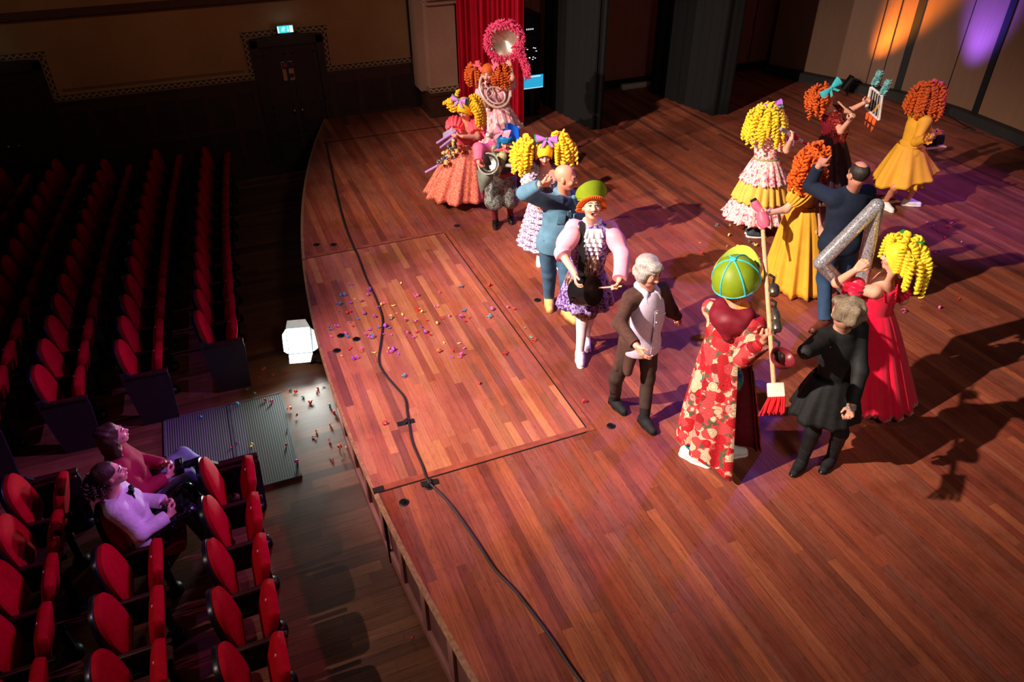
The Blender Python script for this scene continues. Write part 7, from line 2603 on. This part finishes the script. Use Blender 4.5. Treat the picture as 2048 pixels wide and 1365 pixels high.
CC = {'red': L(232, 52, 50), 'pink': L(240, 100, 180), 'purple': L(180, 80, 210), 'yellow': L(240, 206, 110), 'blue': L(60, 130, 190), 'orange': L(240, 110, 50), 'green': L(80, 180, 130), 'teal': L(90, 190, 190)}
proto = {}
for cn, cv in CC.items():
    for kd in range(3):
        o = curl_mesh('paper_curl', kd, rsC).build('paper_curl', mat('paper_'+cn, cv, 0.6, var=0.08))
        proto[(cn, kd)] = o.data
        bpy.data.objects.remove(o)
KN = ['open paper curl', 'spiral paper curl', 'twisted paper strip']
def put(px_, py_, cn, kd, where, group, z):
    q = gnd(px_, py_, z)
    o = bpy.data.objects.new('paper_curl', proto[(cn, kd)])
    col.objects.link(o)
    lift = 0.006 if z > 0.5 and 4.37 < q[1] < 8.5 and q[0] < 2.46 else 0.0
    o.location = (q[0], q[1], q[2]+lift+0.001)
    o.rotation_euler = (0, 0, rsC.rand()*6.28)
    s_ = rsC.uniform(0.6, 1.1); o.scale = (s_, s_, s_)
    tag(o, '%s %s %s' % (cn, KN[kd], where), 'paper curl', group+', '+cn+' '+KN[kd])
listed = [(703, 572, 'purple'), (802, 569, 'yellow'), (681, 594, 'blue'), (710, 600, 'yellow'), (735, 586, 'purple'), (736, 593, 'purple'), (725, 604, 'red'), (682, 610, 'blue'), (763, 612, 'yellow'), (670, 630, 'blue'), (678, 625, 'blue'), (728, 628, 'purple'), (749, 637, 'purple'),
          (782, 638, 'yellow'), (793, 629, 'yellow'), (805, 632, 'yellow'), (787, 614, 'yellow'), (840, 622, 'red'), (837, 594, 'pink'), (878, 588, 'pink'), (810, 644, 'pink'), (831, 645, 'pink'), (853, 643, 'red'), (874, 650, 'yellow'), (883, 640, 'red'), (929, 646, 'red'),
          (922, 638, 'pink'), (939, 520 + 118, 'red'), (979, 573, 'red'), (1016, 617, 'pink'), (1027, 620, 'red'), (665, 662, 'blue'), (670, 655, 'purple'), (731, 673, 'pink'), (765, 671, 'pink'), (783, 672, 'pink'), (812, 676, 'purple'), (834, 667, 'red'), (825, 680, 'pink'), (860, 673, 'red'),
          (888, 688, 'yellow'), (918, 689, 'yellow'), (878, 706, 'orange'), (905, 704, 'red'), (903, 717, 'purple'), (924, 713, 'pink'), (1008, 714, 'red'), (797, 710, 'purple'), (774, 708, 'pink'), (778, 700, 'yellow'), (748, 708, 'yellow'), (724, 700, 'pink'), (726, 706, 'orange'), (704, 722, 'purple'),
          (752, 725, 'red'), (810, 753, 'teal'), (958, 770, 'red'), (770, 851, 'red'), (1168, 806, 'red'), (1071, 681, 'red'), (1062, 676, 'teal'), (1050, 657, 'teal'), (976, 640, 'teal'), (983, 622, 'pink'), (705, 655, 'red'), (690, 668, 'pink'), (663, 675, 'pink'), (700, 700, 'red')]
for x, y, c in listed:
    put(x, y, c, rsC.randint(3), 'in the scatter beside the stage cable', 'paper curls scattered beside the cable', ST)
for i in range(34):
    x = rsC.normal(780, 75); y = rsC.normal(655, 34)
    if x < 655+max(0, (y-640)*0.3) or x > 960:
        continue
    put(x, y, ['pink', 'purple', 'red', 'yellow', 'blue', 'pink'][rsC.randint(6)], rsC.randint(3), 'in the scatter beside the stage cable', 'paper curls scattered beside the cable', ST)
for x, y, c in ((1857, 448, 'pink'), (1867, 455, 'pink'), (1892, 455, 'red'), (1876, 465, 'red'), (1806, 466, 'yellow'), (1889, 478, 'red'), (1904, 448, 'pink'), (1870, 507, 'pink'), (1880, 503, 'teal'), (1923, 486, 'pink'), (1700, 505, 'teal'), (1718, 504, 'yellow'), (1917, 600, 'red'), (1878, 618, 'pink'), (1806, 625, 'pink'), (1784, 608, 'teal'), (1757, 499, 'pink')):
    put(x, y, c, rsC.randint(3), 'on the boards behind the red satin gown', 'paper curls behind the red gown', ST)
for x, y, c in ((1433, 453, 'green'), (1460, 454, 'yellow'), (1458, 473, 'yellow'), (1399, 487, 'yellow'), (1454, 495, 'yellow'), (1506, 490, 'teal'), (1515, 493, 'yellow'), (1540, 512, 'yellow'), (1549, 518, 'yellow'), (1518, 521, 'yellow'), (1403, 508, 'red'), (1425, 521, 'red'), (1475, 496, 'yellow'), (1497, 486, 'green')):
    put(x, y, c, rsC.randint(3), 'on the boards behind the green cap', 'paper curls behind the green cap', ST)
for x, y, c in ((626, 806, 'orange'), (622, 812, 'orange'), (636, 780, 'red'), (637, 788, 'red'), (648, 776, 'green'), (603, 796, 'teal'), (592, 786, 'red'), (608, 798, 'green'), (584, 782, 'teal'), (633, 865, 'orange'), (628, 876, 'orange'), (661, 852, 'orange'), (669, 829, 'red'), (659, 814, 'teal'), (659, 884, 'orange'), (680, 897, 'red'), (691, 900, 'yellow'), (665, 921, 'red'),
                (661, 919, 'teal'), (686, 922, 'teal'), (573, 892, 'red'), (594, 927, 'pink'), (574, 862, 'purple'), (579, 817, 'red'), (582, 820, 'yellow'), (594, 832, 'orange'), (531, 803, 'red'), (544, 806, 'pink'), (545, 751, 'orange'), (520, 756, 'red'), (482, 775, 'green'), (495, 780, 'green'), (511, 788, 'teal'), (476, 811, 'teal'), (404, 835, 'teal'), (352, 830, 'red'), (224, 875, 'purple'), (476, 886, 'pink'), (463, 896, 'red'), (503, 897, 'yellow'), (570, 746, 'red'), (530, 738, 'orange'), (824, 1278, 'red')):
    put(x, y, c, rsC.randint(3), 'on the hall floor in front of the stage', 'paper curls on the hall floor', 0.0 if not (326 < x < 600 and 786 < y < 950) else 0.016)
